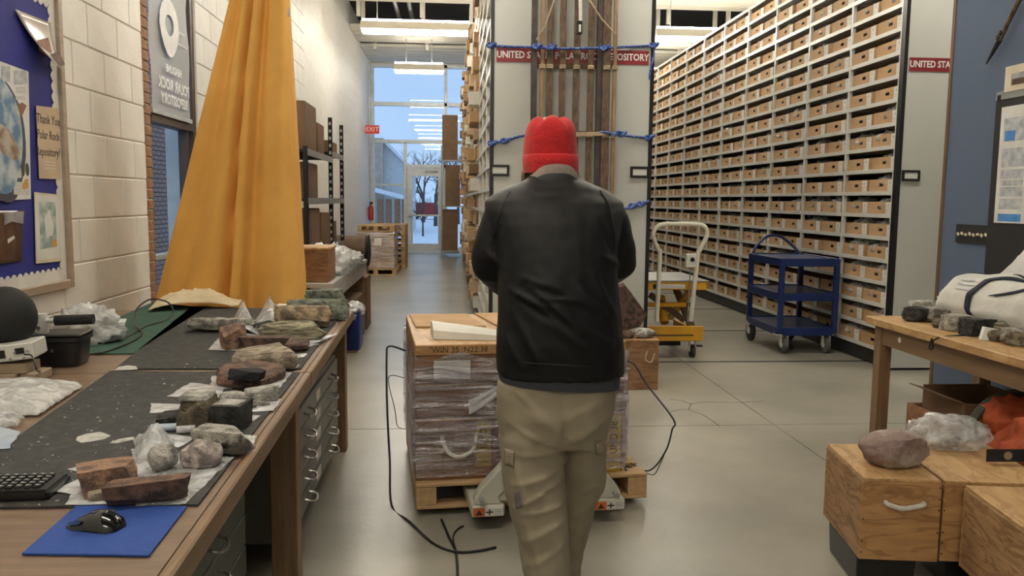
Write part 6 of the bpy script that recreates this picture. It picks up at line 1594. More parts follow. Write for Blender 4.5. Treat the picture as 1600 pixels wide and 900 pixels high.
# eyes and mouth
for s in (-1, 1): MB().lathe([(0.002, -0.006), (0.010, 0.0), (0.002, 0.006)], hc + Vector((s * 0.028, 0.092, -0.012)), 'y', 10).build('eye', 'black_ink', man)
MB().box(hc + Vector((0, 0.098, -0.078)), (0.04, 0.008, 0.006)).build('mouth', 'print_brown', man)
# --- trousers
tr = MB()
tr.rings([ringpx(*q) for q in ((778, 962, 592, 2.42, 0.135), (775, 962, 612, 2.42, 0.142), (776, 957, 640, 2.42, 0.146), (779, 951, 668, 2.42, 0.138), (790, 945, 688, 2.42, 0.11))])
def leg_ring(c, hx, hy, dz=0): return [(c.x + hx * math.cos(2 * PI * j / 24), c.y + hy * math.sin(2 * PI * j / 24), c.z + dz) for j in range(24)]
def pl2(l, r, py, y, hd): return ringpx(l, r, py, y, hd, 26, 2.1)
fx = Vector((0.315, 2.33, 0.0))
tr.rings([pl2(*q) for q in ((790, 872, 640, 2.41, 0.115), (781, 880, 680, 2.405, 0.118), (782, 881, 705, 2.40, 0.112), (784, 882, 735, 2.39, 0.105), (787, 884, 765, 2.38, 0.098), (796, 886, 795, 2.37, 0.092), (805, 888, 830, 2.36, 0.088), (813, 890, 865, 2.355, 0.085), (818, 893, 900, 2.35, 0.083), (822, 897, 960, 2.345, 0.085), (826, 902, 1040, 2.345, 0.088), (824, 906, 1085, 2.345, 0.095))])
tr.rings([pl2(*q) for q in ((872, 952, 640, 2.43, 0.115), (876, 948, 680, 2.44, 0.112), (876, 945, 705, 2.46, 0.104), (874, 947, 735, 2.50, 0.098), (872, 944, 760, 2.54, 0.092), (872, 929, 790, 2.58, 0.082), (873, 922, 825, 2.63, 0.074), (872, 911, 860, 2.67, 0.070), (870, 905, 900, 2.71, 0.068), (867, 904, 960, 2.76, 0.074), (866, 908, 1000, 2.80, 0.085))])
tc = [cl((803, 608), (872, 672), 0.011, 0.010), cl((880, 684), (815, 640), 0.012, 0.008), cl((882, 705), (800, 668), 0.010, 0.009, -1), cl((880, 712), (806, 716), 0.009, 0.007, -1), cl((884, 735), (803, 764), 0.010, 0.010), cl((886, 752), (806, 800), 0.009, 0.011, -1), cl((886, 790), (818, 806), 0.009, 0.010), cl((888, 775), (845, 770), 0.008, -0.009), cl((806, 735), (830, 800), 0.010, 0.008),
      cl((884, 700), (952, 655), 0.014, 0.010), cl((886, 655), (945, 628), 0.014, 0.007), cl((888, 730), (950, 700), 0.012, 0.008), cl((881, 680), (888, 880), 0.009, -0.018), cl((820, 850), (886, 815), 0.011, 0.009), cl((830, 885), (889, 845), 0.010, 0.008, -1), cl((822, 825), (850, 900), 0.012, 0.007), cl((800, 620), (788, 690), 0.010, 0.007), cl((880, 608), (882, 690), 0.008, -0.012), cl((886, 770), (932, 745), 0.012, 0.009, 1, 2.5), cl((888, 815), (924, 785), 0.012, 0.009, 1, 2.5), cl((890, 850), (915, 815), 0.010, 0.007, 1, 2.55), cl((840, 612), (834, 710), 0.035, 0.008), cl((925, 622), (918, 700), 0.035, 0.008)]
cf = creases(tc)
def trf(p, nn): return 0.75 * cf(p, nn) + 0.003 * noise.noise(p * 11) + 0.0045 * noise.noise(Vector((p.x * 8, p.y * 8, p.z * 22)))
trs = remeshed(tr, 'trousers', 0.0062, 'trouser_khaki', man, 4, trf)
# cargo pocket flaps and a scuffed patch
from mathutils.bvhtree import BVHTree
def surf(ob):
    t_ = BVHTree.FromPolygons([v.co + worldloc(man) for v in ob.data.vertices], [tuple(p.vertices) for p in ob.data.polygons])
    def hit(px, py, off):
        o_ = Vector((0, 0, CAMZ)); d_ = (at(px, py, y=2.0) - o_).normalized(); h = t_.ray_cast(o_, d_)
        return h[0] - d_ * off if h[0] is not None else None
    return hit
hit_t = surf(trs)
def patch_on(hit, quad, name, mat, off, n=8):
    """cloth piece lying on the garment: corners in photo points"""
    V = []; 
    for i in range(n + 1):
        for j in range(n + 1):
            u, v = i / n, j / n
            x = (quad[0][0] * (1 - u) + quad[1][0] * u) * (1 - v) + (quad[3][0] * (1 - u) + quad[2][0] * u) * v
            y = (quad[0][1] * (1 - u) + quad[1][1] * u) * (1 - v) + (quad[3][1] * (1 - u) + quad[2][1] * u) * v
            e = min(u, 1 - u, v, 1 - v); q = hit(x, y, off * (0.25 + min(1, e * 5)))
            if q is None: return None
            V.append(q)
    m = MB(); m.add(V, [(i * (n + 1) + j, (i + 1) * (n + 1) + j, (i + 1) * (n + 1) + j + 1, i * (n + 1) + j + 1) for i in range(n) for j in range(n)])
    o = m.build(name, mat, man, smooth=True); sd = o.modifiers.new('thick', 'SOLIDIFY'); sd.thickness = 0.004; sd.offset = -1; return o
patch_on(hit_t, [(788, 700), (804, 705), (803, 731), (788, 727)], 'pocket_flap', 'trouser_khaki', 0.012)
patch_on(hit_t, [(931, 693), (941, 690), (942, 710), (932, 708)], 'pocket_flap', 'trouser_khaki', 0.010)
patch_on(hit_t, [(803, 770), (811, 768), (818, 792), (806, 796)], 'scuffed_patch', 'trouser_stain', 0.002)
# --- grey shirt tail under the jacket
sh = MB(); rings = []
for k, (py, ex) in enumerate(((550, 0.0), (574, 0.0), (585, 1), (588, 1))):
    rg_ = []
    base = ringpx(779, 967, py, 2.42, 0.149, 48)
    for j, v in enumerate(base):
        t = (v[0] - 0.14) / 0.385; rg_.append((v[0], v[1], v[2] - (0.028 * t if k >= 2 else 0) + 0.003 * noise.noise(Vector(v) * 12)))
    rings.append(rg_)
sh.rings(rings, cap=False).build('shirt_tail', 'shirt_grey', man, smooth=True)
# --- jacket
jk = MB()
jk.rings([ringpx(*q) for q in ((777, 972, 582, 2.42, 0.157), (776, 972, 560, 2.42, 0.160), (776, 972, 530, 2.42, 0.163), (777, 970, 500, 2.425, 0.165), (778, 966, 460, 2.43, 0.162), (777, 963, 420, 2.44, 0.158), (774, 964, 380, 2.46, 0.152), (764, 970, 350, 2.48, 0.142), (757, 974, 330, 2.50, 0.130), (757, 973, 316, 2.515, 0.116), (769, 960, 305, 2.53, 0.102), (786, 945, 296, 2.54, 0.092), (806, 927, 288, 2.55, 0.084), (822, 911, 281, 2.56, 0.076), (829, 904, 273, 2.57, 0.070))])
for s in (-1, 1):
    wr_ = EL[s].lerp(HD[s], 0.78)
    limb(jk, [(SH[s], 0.071), (SH[s].lerp(EL[s], 0.35), 0.072), (SH[s].lerp(EL[s], 0.75), 0.072), (EL[s], 0.070), (EL[s].lerp(wr_, 0.35), 0.062), (EL[s].lerp(wr_, 0.7), 0.05), (wr_, 0.040)], 20)
jc = [cl((822, 436), (870, 452), 0.012, 0.010), cl((800, 455), (850, 480), 0.010, 0.012), cl((830, 450), (905, 520), 0.010, 0.011, -1), cl((845, 430), (925, 480), 0.014, 0.009), cl((805, 490), (840, 560), 0.012, 0.009), cl((870, 480), (955, 540), 0.012, 0.011), cl((900, 440), (955, 500), 0.012, 0.008), cl((930, 430), (968, 500), 0.010, 0.008), cl((790, 520), (815, 575), 0.012, 0.008), cl((815, 470), (860, 500), 0.008, -0.009), cl((860, 500), (940, 560), 0.016, 0.009), cl((845, 465), (900, 470), 0.007, 0.008), cl((782, 455), (800, 560), 0.012, 0.007),
      cl((790, 345), (768, 400), 0.009, -0.006), cl((950, 345), (966, 400), 0.009, -0.006), cl((760, 395), (790, 420), 0.01, 0.007), cl((940, 400), (985, 420), 0.01, 0.007), cl((830, 300), (900, 300), 0.012, 0.004), cl((820, 330), (905, 335), 0.03, 0.004)]
jf = creases(jc)
def jfn(p, nn): return jf(p, nn) + 0.0035 * noise.noise(p * 8) + 0.002 * noise.noise(p * 22)
jacket = remeshed(jk, 'jacket', 0.0068, 'jacket_black', man, 5, jfn)
# raglan seams laid on the surface, hem stitching
bvh_dg = bpy.context.evaluated_depsgraph_get()
from mathutils.bvhtree import BVHTree
bt = BVHTree.FromPolygons([v.co + worldloc(man) for v in jacket.data.vertices], [tuple(p.vertices) for p in jacket.data.polygons])
def on_back(px, py):
    o_ = Vector((0, 0, CAMZ)); d_ = (at(px, py, y=2.0) - o_).normalized(); h = bt.ray_cast(o_, d_)
    return h[0] - d_ * 0.0012 if h[0] is not None else None
for nm, pts in (('raglan_seam', [(812, 284), (797, 300), (785, 322), (778, 345), (770, 372), (768, 392)]), ('raglan_seam', [(918, 282), (938, 298), (952, 320), (957, 345), (962, 370), (962, 392)]), ('hem_stitch', [(780, 562), (820, 567), (870, 570), (920, 573), (966, 575)])):
    P = [on_back(*p) for p in pts]; P = [p for p in P if p is not None]
    P2 = smooth_path(P, 5); MB().tube(P2, 0.0022, 5).build(nm, 'jacket_seam', man, smooth=True)
# --- collar: grey lined band standing behind the neck
def collar(rows, name, mat):
    """rows: (height at the back, drop toward the sides, half x, half y)"""
    m = MB(); rings = []; cx = at(866, 270, y=2.56).x
    for z, drop, hx, hy in rows:
        rings.append([(cx + hx * math.cos(2 * PI * j / 48), 2.562 + hy * math.sin(2 * PI * j / 48), z - drop * (1 - max(0, -math.sin(2 * PI * j / 48))) ** 1.3) for j in range(48)])
    m.rings(rings, cap=False).build(name, mat, man, smooth=True)
zc = at(866, 256, y=2.475).z; zb = at(866, 281, y=2.475).z
collar([(zb, 0.0, 0.078, 0.088), ((zb + zc) / 2, 0.012, 0.078, 0.090), (zc, 0.050, 0.070, 0.086), (zc - 0.002, 0.052, 0.064, 0.080), (zb, 0.01, 0.064, 0.078)], 'collar', 'collar_grey')
collar([(zb - 0.006, 0.0, 0.082, 0.092), (zb + 0.010, 0.014, 0.081, 0.0925), (zb + 0.020, 0.045, 0.076, 0.0905), (zb + 0.018, 0.045, 0.070, 0.088)], 'inner_collar', 'collar_lining')
# --- beanie with turned-up cuff
bc = 859.5
bm_ = MB(); rings = []
for py, l, r, hd, lob in ((247, 819, 901, 0.096, 0), (236, 818, 901, 0.100, 0), (224, 819, 900, 0.102, 0), (213, 820, 899, 0.103, 0.01), (204, 822, 898, 0.101, 0.05), (197, 826, 894, 0.094, 0.11), (192, 832, 888, 0.080, 0.16), (189, 840, 880, 0.055, 0.2), (191, 851, 869, 0.02, 0.12)):
    base = ringpx(l, r, py, 2.60, hd, 56, 2.4); cx = sum(v[0] for v in base) / 56; rg_ = []
    for j, v in enumerate(base):
        a = 2 * PI * j / 56; k = 1 + lob * 0.40 * (abs(math.cos(a * 2.5 + 0.9)) ** 0.7 - 0.6) + 0.012 * noise.noise(Vector(v) * 16)
        rg_.append((cx + (v[0] - cx) * k, 2.60 + (v[1] - 2.60) * k, v[2] + lob * 0.11 * (abs(math.cos(a * 2.5 + 0.9)) ** 0.7 - 0.45) + 0.003 * noise.noise(Vector(v) * 22)))
    rings.append(rg_)
o = bm_.rings(rings).build('beanie', 'beanie_red', man, smooth=75)
cu = MB(); cu.rings([ringpx(l_, r_, p_, 2.60, h_, 48, 2.4) for p_, l_, r_, h_ in ((270, 822, 899, 0.094), (271, 818.5, 902, 0.100), (258, 817, 903, 0.105), (245, 816.5, 903, 0.106), (242.5, 818, 901.5, 0.103), (242.5, 822, 898, 0.094))]); cu.build('beanie_cuff', 'beanie_red', man, smooth=60)
# beard showing beside the cheek, hair at the nape
for s, px in ((-1, 822), (1, 897)):
    p = at(px, 268, y=2.655); lump('beard', 'hair_brown', p - Vector((0, 0, 0.045)) - worldloc(man), (0.030, 0.08, 0.06), None, seed=40 + s, amp=0.3, parent=man, sub=3)
p = at(860, 270, y=2.60); MB().ell([((p.x, 2.60, p.z - 0.03), 0.060, 0.072), ((p.x, 2.60, p.z + 0.02), 0.073, 0.090)], 20).build('hair', 'hair_brown', man, smooth=True)
# --- boots
for lg in (LEGL, LEGR):
    f_ = lg[-1][0]; m = MB()
    m.rings([[(f_.x + rx * math.cos(2 * PI * j / 20), f_.y + oy, max(0.001, cz + rz * math.sin(2 * PI * j / 20))) for j in range(20)] for oy, rx, rz, cz in ((-0.085, 0.035, 0.045, 0.05), (-0.06, 0.046, 0.06, 0.06), (0.0, 0.050, 0.075, 0.07), (0.08, 0.052, 0.05, 0.05), (0.16, 0.050, 0.035, 0.036), (0.205, 0.030, 0.024, 0.028))])
    m.build('boot', 'boot_brown', man, smooth=True)

# ================================================================ RIGHT SIDE: partition, table, crates
XPN = 3.43
pt = thing('partition_panel', 'tall blue fabric partition with wooden end edge on the right', 'partition', (XPN, 4.0, 0))
YE = 5.50
MB().b2((XPN, -1.0, 0.02), (XPN + 0.06, YE, 3.4)).build('fabric_panel', 'partition_blue', pt)
MB().b2((XPN - 0.006, YE, 0.02), (XPN + 0.066, YE + 0.035, 2.95)).build('edge_trim', 'partition_edge', pt, bevel=0.003)
MB().b2((XPN - 0.05, YE - 0.05, 0.0), (XPN + 0.10, YE + 0.03, 0.12)).build('foot', 'partition_edge', pt)
MB().b2((XPN - 0.05, 1.0, 0.0), (XPN + 0.10, 1.08, 0.12)).build('foot', 'partition_edge', pt)
def rw(px, py, x=XPN): v = at(px, py, x=x); return (v.y, v.z)
def rprism(par, name, mat, pts, x, th): return MB().prism([(x - th, *p) for p in pts], (th, 0, 0)).build(name, mat, par)
# black display board and posters
a, b = rw(1562, 150), rw(1546, 420)
db = thing('display_board', 'black display board hung on the blue partition', 'board', (XPN - 0.02, 3.0, 0.9))
MB().b2((XPN - 0.022, 2.2, 0.88), (XPN - 0.002, a[0], a[1] + 0.02)).build('board_panel', 'board_black', db, bevel=0.003)
MB().b2((XPN - 0.026, 2.2, a[1] - 0.03), (XPN - 0.022, a[0] - 0.005, a[1] + 0.02)).build('top_rail', 'steel_grey', db)
MB().b2((XPN - 0.028, a[0] - 0.05, a[1] - 0.03), (XPN - 0.026, a[0] - 0.02, a[1] + 0.0)).build('rail_clip', 'black_plastic', db)
p1, p2_ = rw(1566, 168, XPN - 0.024), rw(1557, 348, XPN - 0.024)
ps_ = MB().b2((XPN - 0.026, 2.3, p2_[1]), (XPN - 0.024, p1[0], p1[1])).build('science_poster', 'paper_white'); tag(ps_, 'white poster with grey ice photos and blue panels on the black board', 'poster')
def rp(y0, y1, z0, z1, mat, name='poster_picture', k=0.0): MB().b2((XPN - 0.0272 - k, y0, z0), (XPN - 0.026 - k, y1, z1)).build(name, mat, ps_)
yt = p1[0]; zz = p1[1]; H_ = p1[1] - p2_[1]
for f0, f1, mt in ((0.10, 0.30, 'print_grey'), (0.36, 0.52, 'print_grey'), (0.54, 0.62, 'print_grey'), (0.63, 0.68, 'print_grey'), (0.69, 0.77, 'print_grey'), (0.79, 0.88, 'print_grey'), (0.92, 0.985, 'print_blue')):
    rp(yt - 0.24, yt - 0.035, zz - H_ * f1, zz - H_ * f0, mt)
rp(yt - 0.14, yt - 0.05, zz - H_ * 0.295, zz - H_ * 0.21, 'print_blue', k=0.0013); rp(2.4, yt - 0.27, zz - H_ * 0.76, zz - H_ * 0.45, 'print_blue'); rp(2.4, yt - 0.27, zz - H_ * 0.88, zz - H_ * 0.77, 'print_grey'); rp(2.4, yt - 0.27, zz - H_ * 0.42, zz - H_ * 0.06, 'print_text', 'poster_text')
c0, c1_ = rw(1571, 108, XPN - 0.024), rw(1563, 146, XPN - 0.024)
cpn = MB().b2((XPN - 0.030, 2.6, c1_[1]), (XPN - 0.028, c0[0] - 0.01, c0[1] + 0.01)).build('mounted_photo', 'paper_cream'); tag(cpn, 'cream-mounted old photograph above the black board', 'photo')
MB().b2((XPN - 0.0315, 2.7, c1_[1] + 0.035), (XPN - 0.030, c0[0] - 0.07, c0[1] - 0.04)).build('picture', 'print_sky', cpn); MB().b2((XPN - 0.0325, 2.8, c1_[1] + 0.035), (XPN - 0.0315, c0[0] - 0.08, c1_[1] + 0.07)).build('picture_foreground', 'print_dark', cpn)
# old ski pole hung on the panel
pk = thing('ski_pole', 'old wooden pole with dark metal tip hung on the blue partition', 'pole', (XPN - 0.03, 5.0, 2.4))
A, B, C = [at(*q, x=XPN - 0.03) for q in ((1541, 100), (1562, 62), (1612, -40))]
MB().tube([A, A.lerp(B, 0.5), B], [0.004, 0.012, 0.017], 8).build('metal_tip', 'black_matte', pk, smooth=True)
MB().tube([B, B.lerp(C, 0.03), C], [0.017, 0.014, 0.016], 8).build('shaft', 'sledge_wood', pk, smooth=True)
for t in (0.02, 0.10): MB().tube([B.lerp(C, t) + Vector((-0.018, -0.006, -0.004)), B.lerp(C, t + 0.02) + Vector((-0.018, 0.01, 0.006))], 0.012, 6).build('binding', 'sledge_dark', pk)
# dark strip with a row of small pale pieces
a, b = rw(1497, 350), rw(1549, 383)
stp = thing('specimen_strip', 'dark strip with small pale pieces fixed to the partition', 'strip', (XPN - 0.01, (a[0] + b[0]) / 2, b[1]))
MB().b2((XPN - 0.012, b[0] - 0.02, b[1]), (XPN - 0.001, a[0], a[1])).build('backing', 'black_matte', stp)
for k in range(9):
    y = b[0] + 0.0 + (a[0] - b[0] - 0.03) * k / 8; MB().box((XPN - 0.015, y, (a[1] + b[1]) / 2 - 0.005 + 0.006 * (k % 2)), (0.006, 0.022, 0.016), (0.4 * (k % 3), 0, 0)).build('pale_piece', 'paper_cream', stp)

# ---- wooden table along the partition
tb2 = thing('wooden_table', 'light wooden table with stones and tote bag along the partition', 'table', (2.95, 4.0, 0))
TX0, TX1, TY0, TY1, TH = 2.57, 3.38, 2.2, 4.86, 0.86
MB().b2((TX0, TY0, TH - 0.045), (TX1, TY1, TH)).build('table_top', 'plywood_top', tb2, bevel=0.004)
MB().b2((TX0 + 0.05, TY0 + 0.1, TH - 0.16), (TX0 + 0.075, TY1 - 0.1, TH - 0.045)).build('apron', 'table_wood', tb2)
MB().b2((TX0 + 0.1, TY1 - 0.075, TH - 0.16), (TX1 - 0.1, TY1 - 0.05, TH - 0.045)).build('apron', 'table_wood', tb2)
MB().lathe([(0.012, -0.003), (0.018, 0.0)], (TX0 + 0.05, 4.55, TH - 0.10), 'x', 9).build('paint_patch', 'paper_white', tb2)
for x, y in ((TX0 + 0.04, TY1 - 0.12), (TX1 - 0.12, TY1 - 0.12), (TX0 + 0.04, TY0 + 0.04), (TX1 - 0.12, TY0 + 0.04)):
    MB().b2((x, y, 0), (x + 0.075, y + 0.075, TH - 0.045)).build('leg', 'table_wood_up', tb2, bevel=0.003)
Q = lambda px, py: at(px, py, z=TH + 0.002)
def rr(px, py, d, mat, label, seed, rz=0.0, blocky=0.4, name='rock', cat='rock'):
    p = Q(px, py); d = tuple(v * 1.25 for v in d); return rock(name, mat, (p.x + d[0] * 0.2, p.y + d[1] * 0.2, TH + 0.001), d, label, rz, blocky, 0.1, seed, cat=cat)
p = Q(1408, 497); tag(MB().lathe([(0.028, 0), (0.03, 0.004), (0.03, 0.018), (0.026, 0.02)], (p.x + 0.03, p.y - 0.02, TH + 0.001), 'z', 16).build('lid', 'paper_white', smooth=30), 'small white lid at the table far corner', 'lid')
rr(1425, 502, (0.13, 0.12, 0.075), 'rock_black', 'dark rounded stone near the table far corner', 71)
rr(1440, 497, (0.16, 0.14, 0.10), 'rock_palegrey', 'pale grey stone behind the dark rounded stone', 72)
rr(1462, 503, (0.22, 0.15, 0.085), 'rock_tangrey', 'mottled grey rock beside the paper card', 73)
rr(1475, 512, (0.20, 0.10, 0.045), 'rock_olive', 'flat dark olive stone at the table edge', 74)
rr(1492, 517, (0.12, 0.10, 0.075), 'rock_palegrey', 'pale angular stone at the middle of the table edge', 75, 0.3, 0.8)
rr(1520, 524, (0.14, 0.11, 0.085), 'rock_black', 'dark square-cut stone below the tote bag', 76, 0.2, 0.9)
rr(1507, 503, (0.07, 0.07, 0.06), 'rock_black', 'small black stone against the tote bag', 77)
rr(1540, 519, (0.12, 0.09, 0.05), 'rock_orange', 'yellowish flat stone below the tote bag strap', 78)
rr(1570, 526, (0.17, 0.12, 0.08), 'rock_stripe', 'banded brown stone under the tote bag', 79)
rr(1558, 533, (0.09, 0.08, 0.05), 'rock_olive', 'dark brown chip right of the white folded card', 80)
rr(1592, 541, (0.16, 0.13, 0.08), 'rock_tangrey', 'mottled dark grey rock at the right picture edge', 81)
rr(1590, 527, (0.10, 0.08, 0.05), 'rock_redbrown', 'reddish stone at the right picture edge', 82)
p = Q(1482, 494)
cdp = [Vector((p.x - 0.03, p.y + 0.02, TH + 0.04)), Vector((p.x + 0.11, p.y - 0.05, TH + 0.015)), Vector((p.x + 0.10, p.y + 0.02, TH + 0.085)), Vector((p.x - 0.03, p.y + 0.09, TH + 0.115))]
tag(MB().prism(cdp, (0.001, 0.001, 0.001)).build('paper_card', 'paper_white'), 'white paper card leaning on the stones', 'card')
p = Q(1545, 531); wc = MB().prism([(p.x - 0.04, p.y, TH + 0.002), (p.x + 0.06, p.y - 0.03, TH + 0.002), (p.x + 0.05, p.y - 0.01, TH + 0.055), (p.x - 0.01, p.y + 0.02, TH + 0.065)], (0.004, 0.03, 0.0)).build('folded_card', 'paper_white'); tag(wc, 'white folded card standing among the table stones', 'card')
p = Q(1535, 524); tag(MB().tube(smooth_path([p + Vector((0.04, 0, 0.004)), p + Vector((0.0, 0, 0.006)), Vector((TX0 - 0.008, p.y - 0.01, TH - 0.01)), Vector((TX0 - 0.012, p.y + 0.02, TH - 0.07)), Vector((TX0 - 0.012, p.y + 0.05, TH - 0.075)), Vector((TX0 - 0.010, p.y + 0.035, TH - 0.02))], 4), 0.005, 6).build('cord_loop', 'black_matte', smooth=True), 'black cord loop hanging over the table edge', 'cord')
# tote bag with navy straps, slumped against the partition
tg = thing('tote_bag', 'white canvas tote bag with navy straps slumped on the table', 'bag', (3.1, 4.15, TH + 0.001))
def totefn(u, v):
    # u along the bag from far end to the camera, v from table edge up over the crown to the partition
    y = 4.80 - 0.95 * u; w = v
    prof = [(2.93, 0.01), (2.90, 0.10), (2.925, 0.20), (3.00, 0.275), (3.12, 0.30), (3.27, 0.30), (3.375, 0.24), (3.385, 0.01)]
    t = w * (len(prof) - 1); i = min(int(t), len(prof) - 2); f_ = t - i
    x = prof[i][0] + (prof[i + 1][0] - prof[i][0]) * f_; z = prof[i][1] + (prof[i + 1][1] - prof[i][1]) * f_
    k = 0.70 + 0.10 * u; end = min(1, u * 7 + 0.05, (1 - u) * 7 + 0.05) ** 0.6
    sag = 0.04 * math.exp(-((u - 0.62) / 0.08) ** 2)
    return (3.385 - (3.385 - x) * (0.75 + 0.25 * end), y, TH + 0.003 + max(0, 1.3 * z * k * end - sag * v) + 0.02 * noise.noise(Vector((u * 7, v * 5, 2))) * end)
tm = MB(); tm.grid(totefn, 40, 36); tm.build('bag_cloth', 'tote_white', tg, smooth=True)
def strap(u0, u1, v0, v1, w=0.022, bow=0.0):
    m = MB()
    def fn(s, t):
        u = u0 + (u1 - u0) * s + bow * math.sin(PI * s) + (t - 0.5) * w * 1.2; v = v0 + (v1 - v0) * s
        p = Vector(totefn(min(max(u, 0.02), 0.98), v)); return p + Vector((-0.008, -0.004, 0.006))
    m.grid(fn, 24, 3); o = m.build('strap', 'bag_strap_navy', tg, smooth=True); sd = o.modifiers.new('t', 'SOLIDIFY'); sd.thickness = 0.004
strap(0.05, 0.22, 0.12, 0.80, 0.05, -0.06); strap(0.50, 0.62, 0.03, 0.62, 0.04, -0.12); strap(0.50, 0.78, 0.60, 0.66, 0.05); strap(0.62, 0.95, 0.30, 0.42, 0.05, 0.0)
for k, (u, v) in enumerate(((0.24, 0.40), (0.25, 0.36), (0.26, 0.31))):
    m = MB(); m.grid(lambda s, t: Vector(totefn(u + 0.14 * s, v + 0.014 * t)) + Vector((-0.006, -0.003, 0.004)), 8, 1); m.build('print_line', 'print_grey', tg)
sheet('paper_sheet', 'paper_white', [at(1552, 440, x=3.395), at(1620, 470, x=3.34), at(1660, 400, x=3.30), at(1606, 386, x=3.395)], 'white printed paper sheet rising behind the tote bag', bumpy=0.01, seed=3, cat='paper', fade=False)
lump('cloth_heap', 'tote_white', (3.12, 3.62, TH + 0.001), (0.44, 0.55, 0.22), 'second white cloth bag at the right picture edge', seed=23, amp=0.25, fr=1.6)

# ---- plywood crates in the foreground
CA = R(-8.5)
def wcrate(loc, d, label, handle, raised, seed):
    t = thing('plywood_crate', label, 'crate', (loc[0], loc[1], raised + 0.001), CA)
    w = 0.014; x, y, z = d
    def b(a, c, name, mat): return MB().b2(a, c).build(name, mat, t, world=False, bevel=0.002)
    b((0, 0, 0), (x, w, z - w), 'front_panel', 'plywood'); b((0, y - w, 0), (x, y, z - w), 'back_panel', 'plywood')
    b((0, w, 0), (w, y - w, z - w), 'side_panel', 'plywood_side'); b((x - w, w, 0), (x, y - w, z - w), 'side_panel', 'plywood_side')
    b((w, w, 0), (x - w, y - w, w), 'bottom_panel', 'plywood'); b((0.004, 0.004, z - w), (x - 0.004, y - 0.004, z), 'lid', 'plywood_top')
    if handle:
        zc = z * 0.70; xa, xb = x * 0.30, x * 0.78
        P = smooth_path([Vector((xa, 0.004, zc + 0.006)), Vector((xa + 0.004, -0.012, zc + 0.002)), Vector((xa + (xb - xa) * 0.35, -0.02, zc - 0.010)), Vector((xa + (xb - xa) * 0.7, -0.02, zc - 0.004)), Vector((xb - 0.004, -0.012, zc + 0.004)), Vector((xb, 0.004, zc + 0.006))], 4)
        MB().tube(P, 0.0095, 8).build('rope_handle', 'rope_white', t, world=False, smooth=True)
    rs = random.Random(seed)
    for k in range(7):                                            # nail heads along the edges
        MB().lathe([(0.0035, -0.001), (0.0035, 0.0005)], (rs.choice((0.007, x - 0.007)), 0.0, 0.03 + (z - 0.06) * k / 6), 'y', 8).build('nail', 'black_ink', t, world=False)
    return t
k1 = wcrate((1.615, 3.00), (0.30, 0.47, 0.33), 'plywood crate with white rope handle, carrying the round boulder', True, 0.15, 1)
k2 = wcrate((1.925, 2.965), (0.42, 0.55, 0.325), 'plywood crate under the clear bag, right of the handled crate', False, 0.15, 2)
k3 = wcrate((1.905, 2.43), (0.40, 0.50, 0.325), 'nearest plywood crate cut off by the right picture edge', False, 0.15, 3)
for (x, y, dx, dy, lb) in ((1.66, 3.03, 0.24, 0.38, 'black plastic tub under the handled plywood crate'), (2.02, 3.0, 0.36, 0.46, 'black plastic tub under the crate carrying the clear bag'), (2.0, 2.43, 0.34, 0.40, 'black plastic tub under the nearest plywood crate')):
    t = thing('plastic_tub', lb, 'tub', (x + dx / 2, y + dy / 2, 0.001), CA)
    MB().box((0, 0, 0.068), (dx * 0.92, dy * 0.92, 0.134), taper=1.06).build('tub_body', 'black_plastic', t, world=False, bevel=0.006)
    MB().box((0, 0, 0.142), (dx, dy, 0.014)).build('tub_rim', 'black_plastic', t, world=False, bevel=0.004)
ZK = 0.482
pk_ = at(1410, 735, z=ZK)
rock('boulder', 'rock_purple', (pk_.x, pk_.y + 0.07, ZK), (0.275, 0.20, 0.155), 'rounded purplish-grey boulder on the handled plywood crate', -0.15, 0.10, 0.11, 91, cuts=2)
pk_ = at(1490, 700, z=ZK); lump('plastic_bag', 'bag_clear', (pk_.x + 0.0, pk_.y + 0.05, ZK), (0.34, 0.22, 0.14), 'crumpled clear bag on the crate behind the boulder', seed=33, amp=0.26, fr=1.8, rz=-0.1)
rock('rock', 'rock_tangrey', (pk_.x - 0.01, pk_.y + 0.05, ZK), (0.16, 0.12, 0.06), 'grey stone inside the crumpled clear bag', 0.3, 0.3, 0.08, 92)
pk_ = at(1541, 722, z=ZK)
br = thing('steel_bracket', 'dark steel bar with a hole lying on the crate', 'bracket', (pk_.x, pk_.y, ZK), R(-3))
MB().b2((0, 0, 0.001), (0.36, 0.006, 0.055)).build('bar', 'board_black', br, world=False, bevel=0.002); MB().lathe([(0.018, -0.002), (0.018, 0)], (0.09, 0, 0.028), 'y', 12).build('hole_plug', 'wood_block', br, world=False)
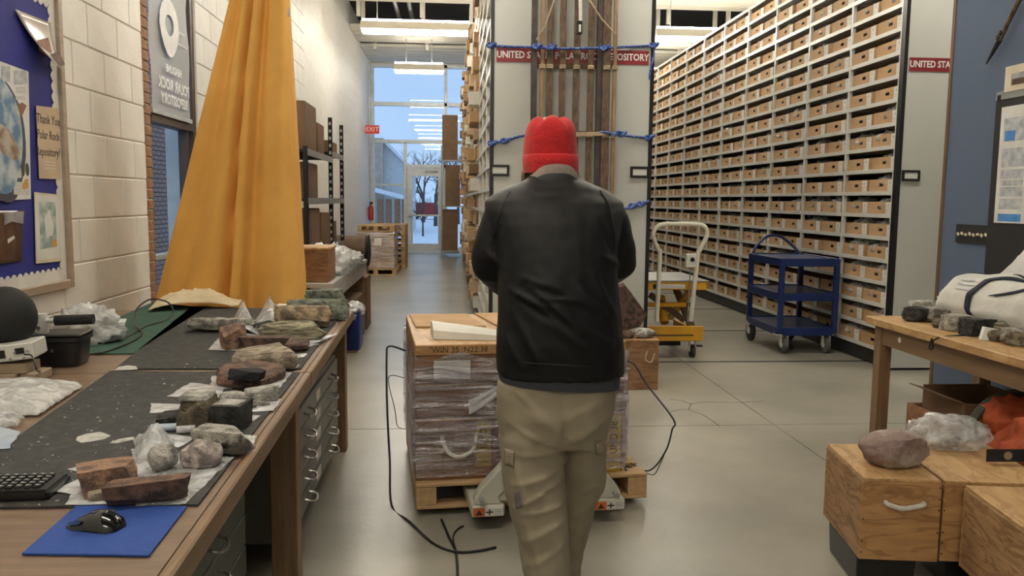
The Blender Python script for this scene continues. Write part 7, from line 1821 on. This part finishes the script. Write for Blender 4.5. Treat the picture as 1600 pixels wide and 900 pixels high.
# wood offcut behind crate, boxes and gear under the table
p = at(1354, 705, z=0.30); tag(MB().b2((p.x - 0.015, p.y, 0.001), (p.x + 0.02, p.y + 0.03, 0.365)).build('wood_offcut', 'table_wood_up'), 'upright wood offcut behind the handled crate', 'wood')
wb = thing('wooden_tray', 'low wooden box under the table beside the gear', 'box', (2.85, 4.25, 0.001))
for a, b in (((2.66, 4.00, 0.001), (3.15, 4.02, 0.40)), ((2.66, 4.48, 0.001), (3.15, 4.50, 0.40)), ((2.66, 4.02, 0.001), (2.68, 4.48, 0.40)), ((3.13, 4.02, 0.001), (3.15, 4.48, 0.40)), ((2.68, 4.02, 0.001), (3.13, 4.48, 0.02))): MB().b2(a, b).build('side_board', 'crate_ply', wb, bevel=0.002)
ob = thing('open_carton', 'open dark brown carton holding the orange gear', 'box', (3.0, 4.25, 0.021))
for a, b in (((2.72, 4.06, 0.021), (3.10, 4.066, 0.50)), ((2.72, 4.44, 0.021), (3.10, 4.446, 0.52)), ((2.72, 4.066, 0.021), (2.726, 4.44, 0.50)), ((3.094, 4.066, 0.021), (3.10, 4.44, 0.52))): MB().b2(a, b).build('carton_wall', 'kraft_dark', ob)
MB().prism([(2.72, 4.06, 0.50), (2.72, 4.44, 0.50), (2.62, 4.42, 0.53), (2.62, 4.08, 0.53)], (0, 0, 0.005)).build('carton_flap', 'kraft_dark', ob)
gr_ = thing('equipment_bag', 'orange and dark green gear bag slumped under the table', 'bag', (2.90, 3.70, 0.001))
b0_ = worldloc(gr_)
lump('bag_body', 'gear_orange', Vector((0, 0, 0)), (0.55, 0.50, 0.56), None, seed=51, amp=0.22, fr=1.9, parent=gr_)
lump('bag_lid', 'gear_orange', Vector((-0.05, 0.15, 0.38)), (0.32, 0.30, 0.22), None, seed=52, amp=0.22, fr=2.0, parent=gr_)
MB().tube(smooth_path([b0_ + Vector((-0.30, 0.12, 0.30)), b0_ + Vector((-0.26, 0.18, 0.44)), b0_ + Vector((-0.12, 0.22, 0.56)), b0_ + Vector((0.06, 0.22, 0.60))], 5), 0.024, 6).build('webbing', 'gear_green', gr_)
MB().tube(smooth_path([b0_ + Vector((-0.30, 0.05, 0.36)), b0_ + Vector((-0.29, 0.16, 0.40)), b0_ + Vector((-0.22, 0.30, 0.40))], 5), 0.03, 6).build('pocket', 'gear_green', gr_)
lump('cloth_heap', 'gear_orange', (2.72, 3.38, 0.30), (0.40, 0.40, 0.36), 'orange fabric bunched at the right edge above the crates', seed=54, amp=0.24, fr=1.9, cat='fabric')
carton((2.72, 3.38, 0.001), (0.4, 0.4, 0.298), 'brown carton carrying the bunched orange fabric', 'kraft_dark')
